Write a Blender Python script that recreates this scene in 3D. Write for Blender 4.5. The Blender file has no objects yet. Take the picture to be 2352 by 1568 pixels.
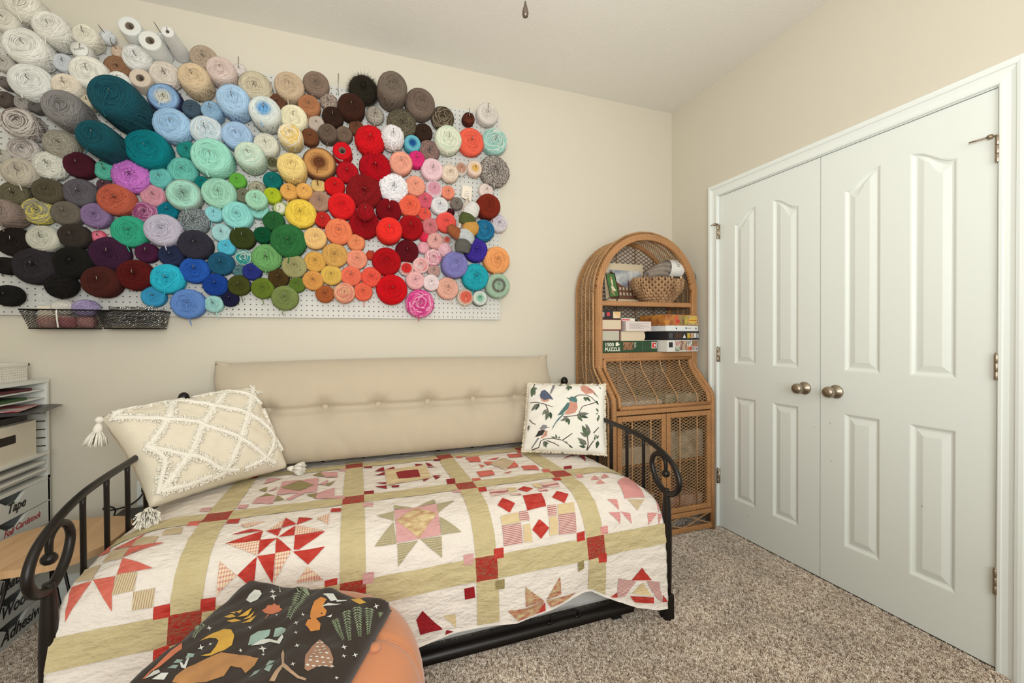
import bpy, bmesh, math, random
import numpy as np
from mathutils import Vector, Matrix
from mathutils.geometry import tessellate_polygon

scene = bpy.context.scene
C = scene.collection
random.seed(7)
RNG = np.random.default_rng(7)

# ------------------------------------------------------------------ camera
cam_data = bpy.data.cameras.new('camera')
cam = bpy.data.objects.new('camera', cam_data)
C.objects.link(cam)
yaw, pitch, roll = 0.3465, -0.0096, 0.0052
_f = Vector((math.sin(yaw)*math.cos(pitch), math.cos(yaw)*math.cos(pitch), math.sin(pitch)))
_r = Vector((math.cos(yaw), -math.sin(yaw), 0))
_d = _f.cross(_r)
_r2 = _r*math.cos(roll) + _d*math.sin(roll)
_d2 = -_r*math.sin(roll) + _d*math.cos(roll)
cam.matrix_world = Matrix(((_r2.x, -_d2.x, -_f.x, -2.100), (_r2.y, -_d2.y, -_f.y, -2.4702), (_r2.z, -_d2.z, -_f.z, 1.1835), (0, 0, 0, 1)))
cam_data.sensor_width = 36
cam_data.lens = 982.4355/2352*36
cam_data.clip_start = 0.05
scene.camera = cam

# ------------------------------------------------------------------ view, world, light
vs = scene.view_settings
vs.view_transform = 'Standard'; vs.look = 'None'; vs.gamma = 1.0; vs.use_curve_mapping = False
vs.exposure = -0.10
world = bpy.data.worlds.new('world'); scene.world = world
world.use_nodes = True
world.node_tree.nodes['Background'].inputs[0].default_value = (1.0, 0.97, 0.92, 1)
world.node_tree.nodes['Background'].inputs[1].default_value = 0.05

def area_light(name, loc, aim, sx, sy, power, col):
    d = bpy.data.lights.new(name, 'AREA'); d.shape = 'RECTANGLE'; d.size = sx; d.size_y = sy
    d.energy = power; d.color = col
    o = bpy.data.objects.new(name, d); C.objects.link(o)
    o.location = loc
    o.rotation_euler = (Vector(aim) - Vector(loc)).to_track_quat('-Z', 'Y').to_euler()
    return o
# daylight through the window in the wall behind the photographer
area_light('window_daylight', (-1.95, -3.60, 1.50), (-2.05, 0, 1.15), 1.9, 1.3, 55, (0.93, 0.98, 0.99))
# the photographer's flash head, turned up to bounce
area_light('camera_flash', (-2.14, -2.56, 1.42), (-1.75, -1.95, 2.7), 0.20, 0.14, 40, (0.97, 0.99, 0.98))

# ------------------------------------------------------------------ helpers
def lin(c):
    return tuple(((v/255)/12.92 if v/255 <= 0.04045 else ((v/255+0.055)/1.055)**2.4) for v in c[:3]) + (1.0,)

MATS = {}
def nmat(name):
    m = bpy.data.materials.new(name); m.use_nodes = True
    nt = m.node_tree; return m, nt, nt.nodes['Principled BSDF']

def mat(name, col, rough=0.6, metal=0.0, var=0.0, vscale=20.0, bump=0.0, bscale=60.0, col2=None, sheen=0.0, spec=None, detail=4.0, bdist=0.004, stretch=None, alpha=None):
    """Plain procedural material: base colour, optional noise variation to col2 and noise bump."""
    key = name
    if key in MATS: return MATS[key]
    m, nt, b = nmat(name)
    b.inputs['Base Color'].default_value = lin(col)
    b.inputs['Roughness'].default_value = rough
    b.inputs['Metallic'].default_value = metal
    if spec is not None: b.inputs['Specular IOR Level'].default_value = spec
    if sheen: b.inputs['Sheen Weight'].default_value = sheen; b.inputs['Sheen Roughness'].default_value = 0.5
    if alpha is not None: b.inputs['Alpha'].default_value = alpha
    if var or bump:
        tc = nt.nodes.new('ShaderNodeTexCoord'); src = tc.outputs['Object']
        if stretch:
            mp = nt.nodes.new('ShaderNodeMapping'); mp.inputs['Scale'].default_value = stretch
            nt.links.new(src, mp.inputs[0]); src = mp.outputs[0]
    if var:
        n = nt.nodes.new('ShaderNodeTexNoise'); n.inputs['Scale'].default_value = vscale; n.inputs['Detail'].default_value = detail
        nt.links.new(src, n.inputs['Vector'])
        cr = nt.nodes.new('ShaderNodeValToRGB'); nt.links.new(n.outputs['Fac'], cr.inputs[0])
        cr.color_ramp.elements[0].position = 0.5-0.5*min(1, 0.25/var if var < 1 else 0.25); cr.color_ramp.elements[1].position = 1-cr.color_ramp.elements[0].position
        cr.color_ramp.elements[0].color = lin(col)
        cr.color_ramp.elements[1].color = lin(col2 or tuple(max(0, v*(1-var)) for v in col))
        nt.links.new(cr.outputs[0], b.inputs['Base Color'])
    if bump:
        n2 = nt.nodes.new('ShaderNodeTexNoise'); n2.inputs['Scale'].default_value = bscale; n2.inputs['Detail'].default_value = 5
        nt.links.new(src, n2.inputs['Vector'])
        bp = nt.nodes.new('ShaderNodeBump'); bp.inputs['Strength'].default_value = bump; bp.inputs['Distance'].default_value = bdist
        nt.links.new(n2.outputs['Fac'], bp.inputs['Height']); nt.links.new(bp.outputs[0], b.inputs['Normal'])
    MATS[key] = m
    return m

def wave_mat(name, col, col2, scale=60, axis='X', rough=0.8, sharp=(0.45, 0.55), dist=0.0, cross=False, coords='Object', bump=0.0):
    """Stripes / checks woven into a cloth."""
    if name in MATS: return MATS[name]
    m, nt, b = nmat(name); b.inputs['Roughness'].default_value = rough
    tc = nt.nodes.new('ShaderNodeTexCoord')
    def wv(ax):
        w = nt.nodes.new('ShaderNodeTexWave'); w.wave_type = 'BANDS'; w.bands_direction = ax
        w.inputs['Scale'].default_value = scale; w.inputs['Distortion'].default_value = dist
        nt.links.new(tc.outputs[coords], w.inputs['Vector'])
        cr = nt.nodes.new('ShaderNodeValToRGB'); nt.links.new(w.outputs['Fac'], cr.inputs[0])
        cr.color_ramp.elements[0].position, cr.color_ramp.elements[1].position = sharp
        return cr.outputs[0]
    a = wv(axis)
    if cross:
        b2 = wv('Y' if axis == 'X' else 'X')
        mx0 = nt.nodes.new('ShaderNodeMath'); mx0.operation = 'MULTIPLY_ADD'; mx0.inputs[1].default_value = 0.5
        ad = nt.nodes.new('ShaderNodeMath'); ad.operation = 'MULTIPLY'; ad.inputs[1].default_value = 0.5
        nt.links.new(a, mx0.inputs[0]); nt.links.new(b2, ad.inputs[0]); nt.links.new(ad.outputs[0], mx0.inputs[2]); a = mx0.outputs[0]
    mx = nt.nodes.new('ShaderNodeMix'); mx.data_type = 'RGBA'
    mx.inputs[6].default_value = lin(col); mx.inputs[7].default_value = lin(col2)
    nt.links.new(a, mx.inputs[0]); nt.links.new(mx.outputs[2], b.inputs['Base Color'])
    if bump:
        bp = nt.nodes.new('ShaderNodeBump'); bp.inputs['Strength'].default_value = bump; bp.inputs['Distance'].default_value = 0.003
        nt.links.new(a, bp.inputs['Height']); nt.links.new(bp.outputs[0], b.inputs['Normal'])
    MATS[name] = m
    return m

class MB:
    """Collects shapes into one mesh."""
    def __init__(self): self.v = []; self.f = []
    def add(self, v, f):
        o = len(self.v); self.v += [tuple(p) for p in v]; self.f += [tuple(i+o for i in q) for q in f]; return self
    def box(self, x0, x1, y0, y1, z0, z1):
        v = [(x0, y0, z0), (x1, y0, z0), (x1, y1, z0), (x0, y1, z0), (x0, y0, z1), (x1, y0, z1), (x1, y1, z1), (x0, y1, z1)]
        return self.add(v, [(0, 3, 2, 1), (4, 5, 6, 7), (0, 1, 5, 4), (1, 2, 6, 5), (2, 3, 7, 6), (3, 0, 4, 7)])
    def tube(self, pts, rad, n=8, closed=False, caps=True, flat=1.0):
        v, f = tube(pts, rad, n, closed, caps, flat); return self.add(v, f)
    def lathe(self, prof, n=24, axis='Z', o=(0, 0, 0)):
        v, f = lathe(prof, n, axis, o); return self.add(v, f)
    def prism(self, poly, a0, a1, plane='XZ'):
        """poly in the named plane, extruded along the remaining axis from a0 to a1"""
        n = len(poly)
        P = {'XZ': lambda p, a: (p[0], a, p[1]), 'XY': lambda p, a: (p[0], p[1], a), 'YZ': lambda p, a: (a, p[0], p[1])}[plane]
        v = [P(p, a0) for p in poly] + [P(p, a1) for p in poly]
        tri = tessellate_polygon([[Vector((p[0], p[1], 0)) for p in poly]])
        f = [tuple(t) for t in tri] + [tuple(i+n for i in reversed(t)) for t in tri]
        f += [(i, (i+1) % n, (i+1) % n+n, i+n) for i in range(n)]
        return self.add(v, f)
    def build(self, name, m, parent=None, smooth=False, bevel=0.0, seg=2):
        me = bpy.data.meshes.new(name); me.from_pydata(self.v, [], self.f); me.update()
        bm = bmesh.new(); bm.from_mesh(me); bmesh.ops.recalc_face_normals(bm, faces=bm.faces)
        if bevel:
            bmesh.ops.bevel(bm, geom=[e for e in bm.edges if len(e.link_faces) == 2 and e.calc_face_angle(0) > 0.5], offset=bevel, segments=seg, affect='EDGES', profile=0.5)
        bm.to_mesh(me); bm.free()
        return obj(name, me, m, parent, smooth)

def obj(name, me, m=None, parent=None, smooth=False):
    o = bpy.data.objects.new(name, me); C.objects.link(o)
    if m is not None and not me.materials: me.materials.append(m)
    if parent is not None: o.parent = parent
    if smooth:
        me.polygons.foreach_set('use_smooth', [True]*len(me.polygons)); me.update()
        if smooth == 'auto':
            try: me.set_sharp_from_angle(angle=0.7)
            except Exception: pass
    return o

def tube(pts, rad, n=8, closed=False, caps=True, flat=1.0):
    P = [Vector(p) for p in pts]; k = len(P)
    R = rad if isinstance(rad, (list, tuple)) else [rad]*k
    v, f = [], []
    up = None
    for i in range(k):
        a = P[i-1] if (i > 0 or closed) else P[i]
        b = P[(i+1) % k] if (i < k-1 or closed) else P[i]
        t = (b-a)
        if t.length < 1e-9: t = Vector((0, 0, 1))
        t.normalize()
        if up is None:
            up = t.orthogonal().normalized()
        up = (up - t*up.dot(t))
        if up.length < 1e-6: up = t.orthogonal()
        up.normalize(); s = t.cross(up)
        for j in range(n):
            an = 2*math.pi*j/n
            v.append(P[i] + up*(R[i]*math.cos(an)*flat) + s*(R[i]*math.sin(an)))
    m = k if closed else k-1
    for i in range(m):
        for j in range(n):
            a = i*n+j; b = i*n+(j+1) % n; c = ((i+1) % k)*n+(j+1) % n; d = ((i+1) % k)*n+j
            f.append((a, b, c, d))
    if caps and not closed:
        f.append(tuple(range(n))[::-1]); f.append(tuple(range((k-1)*n, k*n)))
    return v, f

def lathe(prof, n=24, axis='Z', o=(0, 0, 0)):
    v, f = [], []
    for (r, h) in prof:
        for j in range(n):
            a = 2*math.pi*j/n; c, s = r*math.cos(a), r*math.sin(a)
            p = {'Z': (c, s, h), 'Y': (c, h, s), 'X': (h, c, s)}[axis]
            v.append((p[0]+o[0], p[1]+o[1], p[2]+o[2]))
    k = len(prof)
    for i in range(k-1):
        for j in range(n):
            f.append((i*n+j, i*n+(j+1) % n, (i+1)*n+(j+1) % n, (i+1)*n+j))
    f.append(tuple(range(n))[::-1]); f.append(tuple(range((k-1)*n, k*n)))
    return v, f

def smooth_path(pts, m=8):
    """Catmull-Rom through the points"""
    P = [Vector(p) for p in pts]; out = []
    for i in range(len(P)-1):
        p0 = P[max(0, i-1)]; p1 = P[i]; p2 = P[i+1]; p3 = P[min(len(P)-1, i+2)]
        for k in range(m):
            t = k/m
            out.append(0.5*((2*p1) + (p2-p0)*t + (2*p0-5*p1+4*p2-p3)*t*t + (3*p1-p0-3*p2+p3)*t**3))
    out.append(P[-1]); return out

def thing(name, label, cat, loc=(0, 0, 0), group=None):
    o = bpy.data.objects.new(name, None); C.objects.link(o); o.location = loc
    o.empty_display_size = 0.05
    return tag(o, label, cat, group)
def tag(o, label, cat, group=None):
    o['label'] = label; o['category'] = cat
    if group: o['group'] = group
    return o
def struct(o):
    o['kind'] = 'structure'; return o
def stuff(o):
    o['kind'] = 'stuff'; return o

def vnoise(x, y=0.0, z=0.0):
    return (math.sin(x*1.7+y*2.3+z*1.1)+math.sin(x*3.1-y*1.9+z*2.7+1.3)+math.sin(-x*2.3+y*4.1+0.7-z*1.7)+math.sin(x*5.3+y*3.7+2.1))/4

def decal(polys, fn, name, m, parent, off=0.0012, maxlen=0.03, label=None):
    """Flat print or patch: 2-D polygons laid on a surface fn(a,b)->(point, normal), as one thin mesh."""
    bm = bmesh.new()
    for poly in polys:
        tri = tessellate_polygon([[Vector((p[0], p[1], 0)) for p in poly]])
        vs_ = [bm.verts.new((p[0], p[1], 0)) for p in poly]
        for t in tri:
            try: bm.faces.new([vs_[i] for i in t])
            except ValueError: pass
    for _ in range(6):
        es = [e for e in bm.edges if e.calc_length() > maxlen]
        if not es: break
        bmesh.ops.subdivide_edges(bm, edges=es, cuts=1, use_grid_fill=False)
        bmesh.ops.triangulate(bm, faces=[f for f in bm.faces if len(f.verts) > 3])
    for v in bm.verts:
        p, nrm = fn(v.co.x, v.co.y); v.co = p + nrm*off
    me = bpy.data.meshes.new(name); bm.to_mesh(me); bm.free()
    me.materials.append(m)
    # make the faces look outwards
    o = obj(name, me, None, parent, True)
    if label: o['label'] = label
    return o

# ------------------------------------------------------------------ the room
RX0, RY0, RH = -3.74, -3.72, 2.757
M_WALL = mat('wall_paint', (213, 205, 188), 0.75, bump=0.25, bscale=170, bdist=0.0015, spec=0.3)
M_CEIL = mat('ceiling_paint', (230, 226, 217), 0.85, bump=0.5, bscale=120, bdist=0.003, spec=0.2)
M_DOOR = mat('door_paint', (232, 236, 230), 0.42, bump=0.06, bscale=40, stretch=(1, 6, 0.6), bdist=0.001)
M_TRIM = mat('trim_paint', (235, 239, 234), 0.38)
M_NICKEL = mat('brushed_nickel', (166, 152, 134), 0.34, 0.9, bump=0.05, bscale=200)
M_DARKGAP = mat('gap_shadow_board', (40, 34, 28), 0.9)

DL, DR_, DW = -0.4214, -1.6414, 0.61      # closet opening between these y values
DH = 2.042
w = MB().box(RX0-0.1, 0.1, 0.0, 0.1, 0, RH); struct(w.build('wall_back', M_WALL))
w = MB().box(0, 0.1, DL+0.006, 0.0, 0, RH).box(0, 0.1, RY0, DR_-0.006, 0, RH).box(0, 0.1, DR_-0.006, DL+0.006, DH+0.008, RH)
struct(w.build('wall_right', M_WALL))
struct(MB().box(RX0-0.1, RX0, RY0, 0, 0, RH).build('wall_left', M_WALL))
WX0, WX1, WZ0, WZ1 = -2.75, -0.75, 0.85, 2.25
w = MB().box(RX0-0.1, WX0, RY0-0.1, RY0, 0, RH).box(WX1, 0.1, RY0-0.1, RY0, 0, RH).box(WX0, WX1, RY0-0.1, RY0, 0, WZ0).box(WX0, WX1, RY0-0.1, RY0, WZ1, RH)
struct(w.build('wall_front', M_WALL))
win = struct(MB().box(WX0, WX1, RY0-0.09, RY0-0.08, WZ0, WZ1).build('window_1', mat('window_glass', (235, 238, 238), 0.1, spec=0.6)))
fr = MB()
for x in (WX0, (WX0+WX1)/2-0.02, WX1-0.04): fr.box(x, x+0.04, RY0-0.08, RY0-0.04, WZ0, WZ1)
for z in (WZ0, (WZ0+WZ1)/2, WZ1-0.04): fr.box(WX0, WX1, RY0-0.08, RY0-0.045, z, z+0.04)
fr.build('window_frame', M_TRIM, win)
struct(MB().box(RX0-0.1, 0.1, RY0-0.1, 0.1, RH, RH+0.1).build('ceiling', M_CEIL))
# closet interior behind the doors
struct(MB().box(0.6, 0.62, DR_-0.2, DL+0.2, 0, RH).box(0.1, 0.6, DL+0.2, DL+0.22, 0, RH).box(0.1, 0.6, DR_-0.22, DR_-0.2, 0, RH).build('wall_closet', M_DARKGAP))

# carpet: a floor slab and the pile standing on it
def carpet_mat():
    m, nt, b = nmat('carpet'); b.inputs['Roughness'].default_value = 0.95; b.inputs['Specular IOR Level'].default_value = 0.1
    tc = nt.nodes.new('ShaderNodeTexCoord')
    oi = nt.nodes.new('ShaderNodeObjectInfo')
    n = nt.nodes.new('ShaderNodeTexNoise'); n.inputs['Scale'].default_value = 210; n.inputs['Detail'].default_value = 2
    nt.links.new(tc.outputs['Object'], n.inputs['Vector'])
    n2 = nt.nodes.new('ShaderNodeTexNoise'); n2.inputs['Scale'].default_value = 3.5; n2.inputs['Detail'].default_value = 3
    nt.links.new(tc.outputs['Object'], n2.inputs['Vector'])
    cr = nt.nodes.new('ShaderNodeValToRGB'); nt.links.new(n.outputs['Fac'], cr.inputs[0])
    e = cr.color_ramp.elements; e[0].position = 0.33; e[0].color = lin((128, 113, 101)); e[1].position = 0.66; e[1].color = lin((222, 210, 198))
    el = e.new(0.5); el.color = lin((185, 170, 156))
    nt.links.new(cr.outputs[0], b.inputs['Base Color'])
    return m
M_CARPET = carpet_mat()
struct(MB().box(RX0-0.1, 0.62, RY0-0.1, 0.1, -0.05, 0.0).build('floor', M_CARPET))

def tuft_mat():
    m, nt, b = nmat('carpet_pile'); b.inputs['Roughness'].default_value = 0.95; b.inputs['Specular IOR Level'].default_value = 0.1
    oi = nt.nodes.new('ShaderNodeObjectInfo')
    cr = nt.nodes.new('ShaderNodeValToRGB'); nt.links.new(oi.outputs['Random'], cr.inputs[0])
    e = cr.color_ramp.elements; e[0].color = lin((162, 141, 124)); e[1].color = lin((255, 246, 232)); el = e.new(0.45); el.color = lin((230, 211, 191))
    # trodden and brushed areas: broad soft patches over the floor
    nz = nt.nodes.new('ShaderNodeTexNoise'); nz.inputs['Scale'].default_value = 3.2; nz.inputs['Detail'].default_value = 3; nt.links.new(oi.outputs['Location'], nz.inputs['Vector'])
    mr = nt.nodes.new('ShaderNodeMapRange'); mr.inputs[1].default_value = 0.3; mr.inputs[2].default_value = 0.7; mr.inputs[3].default_value = 0.82; mr.inputs[4].default_value = 1.12; nt.links.new(nz.outputs['Fac'], mr.inputs[0])
    hs = nt.nodes.new('ShaderNodeHueSaturation'); nt.links.new(mr.outputs[0], hs.inputs['Value']); nt.links.new(cr.outputs[0], hs.inputs['Color'])
    nt.links.new(hs.outputs[0], b.inputs['Base Color'])
    return m
def build_pile():
    # the tuft: a small twisted bundle of five bent blades
    mb = MB(); rnd = random.Random(3)
    for k in range(5):
        a = rnd.uniform(0, 6.28); lean = rnd.uniform(0.002, 0.007); r = 0.0016
        bx, by = rnd.uniform(-.002, .002), rnd.uniform(-.002, .002)
        p = [(bx, by, 0), (bx+lean*0.3*math.cos(a), by+lean*0.3*math.sin(a), 0.006), (bx+lean*math.cos(a), by+lean*math.sin(a), 0.0115)]
        mb.tube(p, [r, r*1.15, r*0.7], 3, caps=False)
    me = bpy.data.meshes.new('carpet_tuft'); me.from_pydata(mb.v, [], mb.f); me.update()
    me.materials.append(tuft_mat())
    # scatter with geometry nodes over the part of the floor in the room
    pts = MB()
    pts.add([(-3.72, -2.3, 0), (-0.0, -2.3, 0), (-0.0, -0.02, 0), (-3.72, -0.02, 0)], [(0, 1, 2, 3)])
    me2 = bpy.data.meshes.new('carpet_pile'); me2.from_pydata(pts.v, [], pts.f); me2.update()
    o = bpy.data.objects.new('carpet_pile', me2); C.objects.link(o)
    tuft = bpy.data.objects.new('carpet_tuft', me)      # source mesh only, not linked to the scene
    ng = bpy.data.node_groups.new('pile', 'GeometryNodeTree')
    ng.interface.new_socket('Geometry', in_out='INPUT', socket_type='NodeSocketGeometry')
    ng.interface.new_socket('Geometry', in_out='OUTPUT', socket_type='NodeSocketGeometry')
    N, L = ng.nodes.new, ng.links.new
    gi, go = N('NodeGroupInput'), N('NodeGroupOutput')
    d = N('GeometryNodeDistributePointsOnFaces'); d.inputs['Density'].default_value = 40000
    ip = N('GeometryNodeInstanceOnPoints')
    oi = N('GeometryNodeObjectInfo'); oi.inputs['Object'].default_value = tuft
    rr = N('FunctionNodeRandomValue'); rr.data_type = 'FLOAT_VECTOR'; rr.inputs[0].default_value = (-0.35, -0.35, 0); rr.inputs[1].default_value = (0.35, 0.35, 6.28)
    rs = N('FunctionNodeRandomValue'); rs.data_type = 'FLOAT'; rs.inputs[2].default_value = 0.58; rs.inputs[3].default_value = 1.0
    L(gi.outputs[0], d.inputs[0]); L(d.outputs[0], ip.inputs['Points']); L(oi.outputs['Geometry'], ip.inputs['Instance'])
    L(rr.outputs[0], ip.inputs['Rotation']); L(rs.outputs[1], ip.inputs['Scale']); L(ip.outputs[0], go.inputs[0])
    md = o.modifiers.new('pile', 'NODES'); md.node_group = ng
    o['label'] = 'grey-brown twist pile of the wall to wall carpet'; o['category'] = 'carpet'
    return stuff(o)
build_pile()

# baseboards: stepped profile
BB = [(0, 0), (0.014, 0), (0.014, 0.085), (0.011, 0.095), (0.011, 0.105), (0.006, 0.118), (0.004, 0.13), (0, 0.132)]
struct(MB().prism([(-d, z) for d, z in BB], RX0, -0.0, 'YZ').build('baseboard_back', M_TRIM))
m = MB(); m.prism([(-d, z) for d, z in BB], RY0, DR_-0.078, 'XZ')
struct(m.build('baseboard_right', M_TRIM))
struct(MB().prism([(RX0+d, z) for d, z in BB], RY0, 0, 'XZ').build('baseboard_left', M_TRIM))

# door casing with mitred corners
def casing():
    prof = [(0.0, 0.0), (0.0, 0.011), (0.004, 0.014), (0.012, 0.014), (0.014, 0.011), (0.030, 0.010), (0.044, 0.014), (0.047, 0.019), (0.056, 0.021), (0.066, 0.020), (0.070, 0.016), (0.070, 0.0)]
    v, f = [], []
    for (wd, dp) in prof:
        v += [(-dp, DL+0.004+wd, 0.0), (-dp, DL+0.004+wd, DH+0.006+wd), (-dp, DR_-0.004-wd, DH+0.006+wd), (-dp, DR_-0.004-wd, 0.0)]
    for i in range(len(prof)-1):
        for k in range(3):
            a = i*4+k; f.append((a, a+1, a+5, a+4))
    return MB().add(v, f)
struct(casing().build('trim_1', M_TRIM))
# door stop / jamb inside the casing
struct(MB().box(0.0, 0.1, DL+0.001, DL+0.0061, 0, DH+0.008).box(0.0, 0.1, DR_-0.0061, DR_-0.001, 0, DH+0.008).box(0.0, 0.1, DR_-0.006, DL+0.006, DH+0.003, DH+0.0081)
       .build('trim_2', M_TRIM))

def make_door(name, y_hinge, sgn, label):
    """Moulded four-panel closet door; sgn -1: runs towards the camera from the hinge."""
    y0, y1 = sorted((y_hinge+sgn*0.003, y_hinge+sgn*(DW-0.002)))
    X = 0.004
    mid = (y0+y1)/2
    panels = []
    for side in (1, -1):
        ya, yb = mid+side*0.052, mid+side*0.196       # inner and outer stile
        panels.append((ya, yb, 1.020, True)); panels.append((ya, yb, 0.212, False))
    def ring(pn, d):
        ya, yb, zb, arched = pn; sg = 1 if yb > ya else -1
        a, b = ya+sg*d, yb-sg*d
        if not arched: return [(a, zb+d), (a, 0.826-d), (b, 0.826-d), (b, zb+d)]
        ts = [i/12 for i in range(13)]
        return [(a, zb+d)]+[(a+(b-a)*t, 1.913-0.067*(0.5-0.5*math.cos(math.pi*t))-d) for t in ts]+[(b, zb+d)]
    outer = [(y0, 0.012), (y1, 0.012), (y1, DH), (y0, DH)]
    loops = [outer]+[ring(pn, 0) for pn in panels]
    vt = [(p[0], p[1], 0) for lp in loops for p in lp]
    tri = tessellate_polygon([[Vector((p[0], p[1], 0)) for p in lp] for lp in loops])
    mb = MB(); mb.add([(X, a, b) for a, b, _ in vt], [tuple(t) for t in tri])
    for pn in panels:
        lp = ring(pn, 0)
        rings = [(0.0, 0.0), (0.005, 0.0015), (0.007, 0.005), (0.014, 0.0085), (0.019, 0.009), (0.042, 0.0025), (0.044, 0.0022)]
        prev = None; vs_ = []; n = len(lp)
        for d, dep in rings:
            q = ring(pn, d)
            vs_ += [(X+dep, a, b) for a, b in q]
        fs = []
        for r in range(len(rings)-1):
            for i in range(n): fs.append((r*n+i, r*n+(i+1) % n, (r+1)*n+(i+1) % n, (r+1)*n+i))
        fi = ring(pn, rings[-1][0]); t2 = tessellate_polygon([[Vector((p[0], p[1], 0)) for p in fi]])
        o_ = (len(rings)-1)*n
        fs += [tuple(i+o_ for i in t) for t in t2]
        mb.add(vs_, fs)
    # edges and back
    mb.add([(X, y0, 0.012), (X, y1, 0.012), (X, y1, DH), (X, y0, DH), (X+0.035, y0, 0.012), (X+0.035, y1, 0.012), (X+0.035, y1, DH), (X+0.035, y0, DH)],
           [(0, 1, 5, 4), (1, 2, 6, 5), (2, 3, 7, 6), (3, 0, 4, 7), (4, 5, 6, 7)])
    root = bpy.data.objects.new(name, None); C.objects.link(root); struct(root)
    root['label'] = label
    slab = mb.build('door_slab', M_DOOR, root)
    # knob: rose, neck and an egg-shaped grip, near the meeting edge
    ky = y_hinge+sgn*(DW-0.075); kz = 0.922
    k = MB().lathe([(0.0005, 0.0), (0.031, 0.0), (0.032, -0.004), (0.029, -0.009), (0.014, -0.013), (0.012, -0.020), (0.011, -0.030), (0.016, -0.036), (0.0245, -0.045), (0.0265, -0.055), (0.023, -0.066), (0.014, -0.0715), (0.0005, -0.073)], 28, 'X', (X, ky, kz))
    k.build('door_knob', M_NICKEL, root, True)
    for hz in (1.827, 1.072, 0.322):
        h = MB()
        hx, hy = -0.010, y_hinge-sgn*0.002
        for j in range(3): h.lathe([(0.0005, 0.0), (0.0062, 0.0), (0.0068, 0.001), (0.0068, 0.0275), (0.0062, 0.0285), (0.0005, 0.0285)], 14, 'Z', (hx, hy, hz-0.045+j*0.030))
        h.lathe([(0.0005, 0), (0.0045, 0), (0.0045, 0.004), (0.0005, 0.006)], 12, 'Z', (hx, hy, hz+0.0445))
        h.box(-0.006, X+0.001, hy+sgn*0.001, hy+sgn*0.006, hz-0.045, hz+0.043)
        h.build('hinge', M_NICKEL, root, True)
    return root
d1 = make_door('door_1', DL, -1, 'white moulded closet door beside the wicker cabinet')
d2 = make_door('door_2', DR_, 1, 'white moulded closet door farther from the wicker cabinet')
# hinge-pin door stops on the top hinges
for d, y, s, ln in ((d1, DL, 1, 0.016), (d2, DR_, 1, 0.055)):
    m = MB().tube([(-0.012, y, 1.874), (-0.028, y+s*ln*0.45, 1.872), (-0.05, y+s*ln, 1.866)], [0.0035, 0.003, 0.0028], 8)
    m.lathe([(0.0005, 0), (0.008, 0.001), (0.009, 0.008), (0.007, 0.014), (0.0005, 0.015)], 12, 'Y', (-0.024, y+s*0.004, 1.872))
    m.build('door_stop', mat('door_stop_metal', (150, 132, 112), 0.4, 0.7), d, True)

# ------------------------------------------------------------------ pegboards
PBX, PBZ, PBS = -1.291, 1.2905, 1.22
M_PEG = mat('pegboard_white', (212, 210, 203), 0.5, spec=0.4, var=0.05, vscale=3)
def pegboard_mesh():
    n = 48; p = PBS/n; r = 0.0034; V, F = [], []
    g = n+1
    for j in range(g):
        for i in range(g): V.append((i*p, 0, j*p))
    back = -0.0
    for j in range(n):
        for i in range(n):
            c = [j*g+i, j*g+i+1, (j+1)*g+i+1, (j+1)*g+i]
            o = len(V); cx, cz = (i+.5)*p, (j+.5)*p
            for dep in (0, 0.006):
                for k in range(8):
                    a = math.radians(-112.5+45*k); V.append((cx+r*math.cos(a), dep, cz+r*math.sin(a)))
            for s in range(4):
                h0, h1 = o+2*s, o+2*s+1
                F.append((c[s], c[(s+1) % 4], h1, h0))
                F.append((c[(s+1) % 4], o+(2*s+2) % 8, h1))
            for k in range(8): F.append((o+k, o+(k+1) % 8, o+8+(k+1) % 8, o+8+k))
    S = PBS; o = len(V)
    V += [(0, 0, 0), (S, 0, 0), (S, 0, S), (0, 0, S), (0, .006, 0), (S, .006, 0), (S, .006, S), (0, .006, S)]
    F += [(o, o+4, o+5, o+1), (o+1, o+5, o+6, o+2), (o+2, o+6, o+7, o+3), (o+3, o+7, o+4, o)]
    me = bpy.data.meshes.new('board'); me.from_pydata(V, [], F); me.update(); me.materials.append(M_PEG)
    return me
PEG_ME = pegboard_mesh()
PEGS = []
M_STRIP = mat('furring_strip', (96, 78, 58), 0.8)
M_SCREW = mat('bright_steel', (205, 205, 205), 0.25, 0.9)
for k, (x0, lab) in enumerate(((PBX-PBS, 'white pegboard ending at the bare cream wall'), (PBX-2*PBS, 'white pegboard that carries the two wire mesh baskets'))):
    t = thing('pegboard', lab, 'pegboard', (x0, -0.022, PBZ), 'white pegboards on the back wall')
    obj('board', PEG_ME, None, t)
    s = MB()
    for zz in (0.02, PBS/2, PBS-0.05): s.box(0.01, PBS-0.01, 0.006, 0.0215, zz, zz+0.03)
    s.build('backing_strip', M_STRIP, t)
    for (sx, sz) in ((0.06, 0.013), (PBS*0.86, 0.013), (0.1, PBS-0.013), (PBS*0.93, PBS-0.06)):
        MB().lathe([(0.0005, -0.004), (0.004, -0.0035), (0.006, -0.0015), (0.0062, 0.0)], 10, 'Y', (sx, 0, sz)).build('screw', M_SCREW, t, True)
    PEGS.append(t)
M_HOOK = mat('zinc_hook', (150, 146, 138), 0.3, 0.9)
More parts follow.
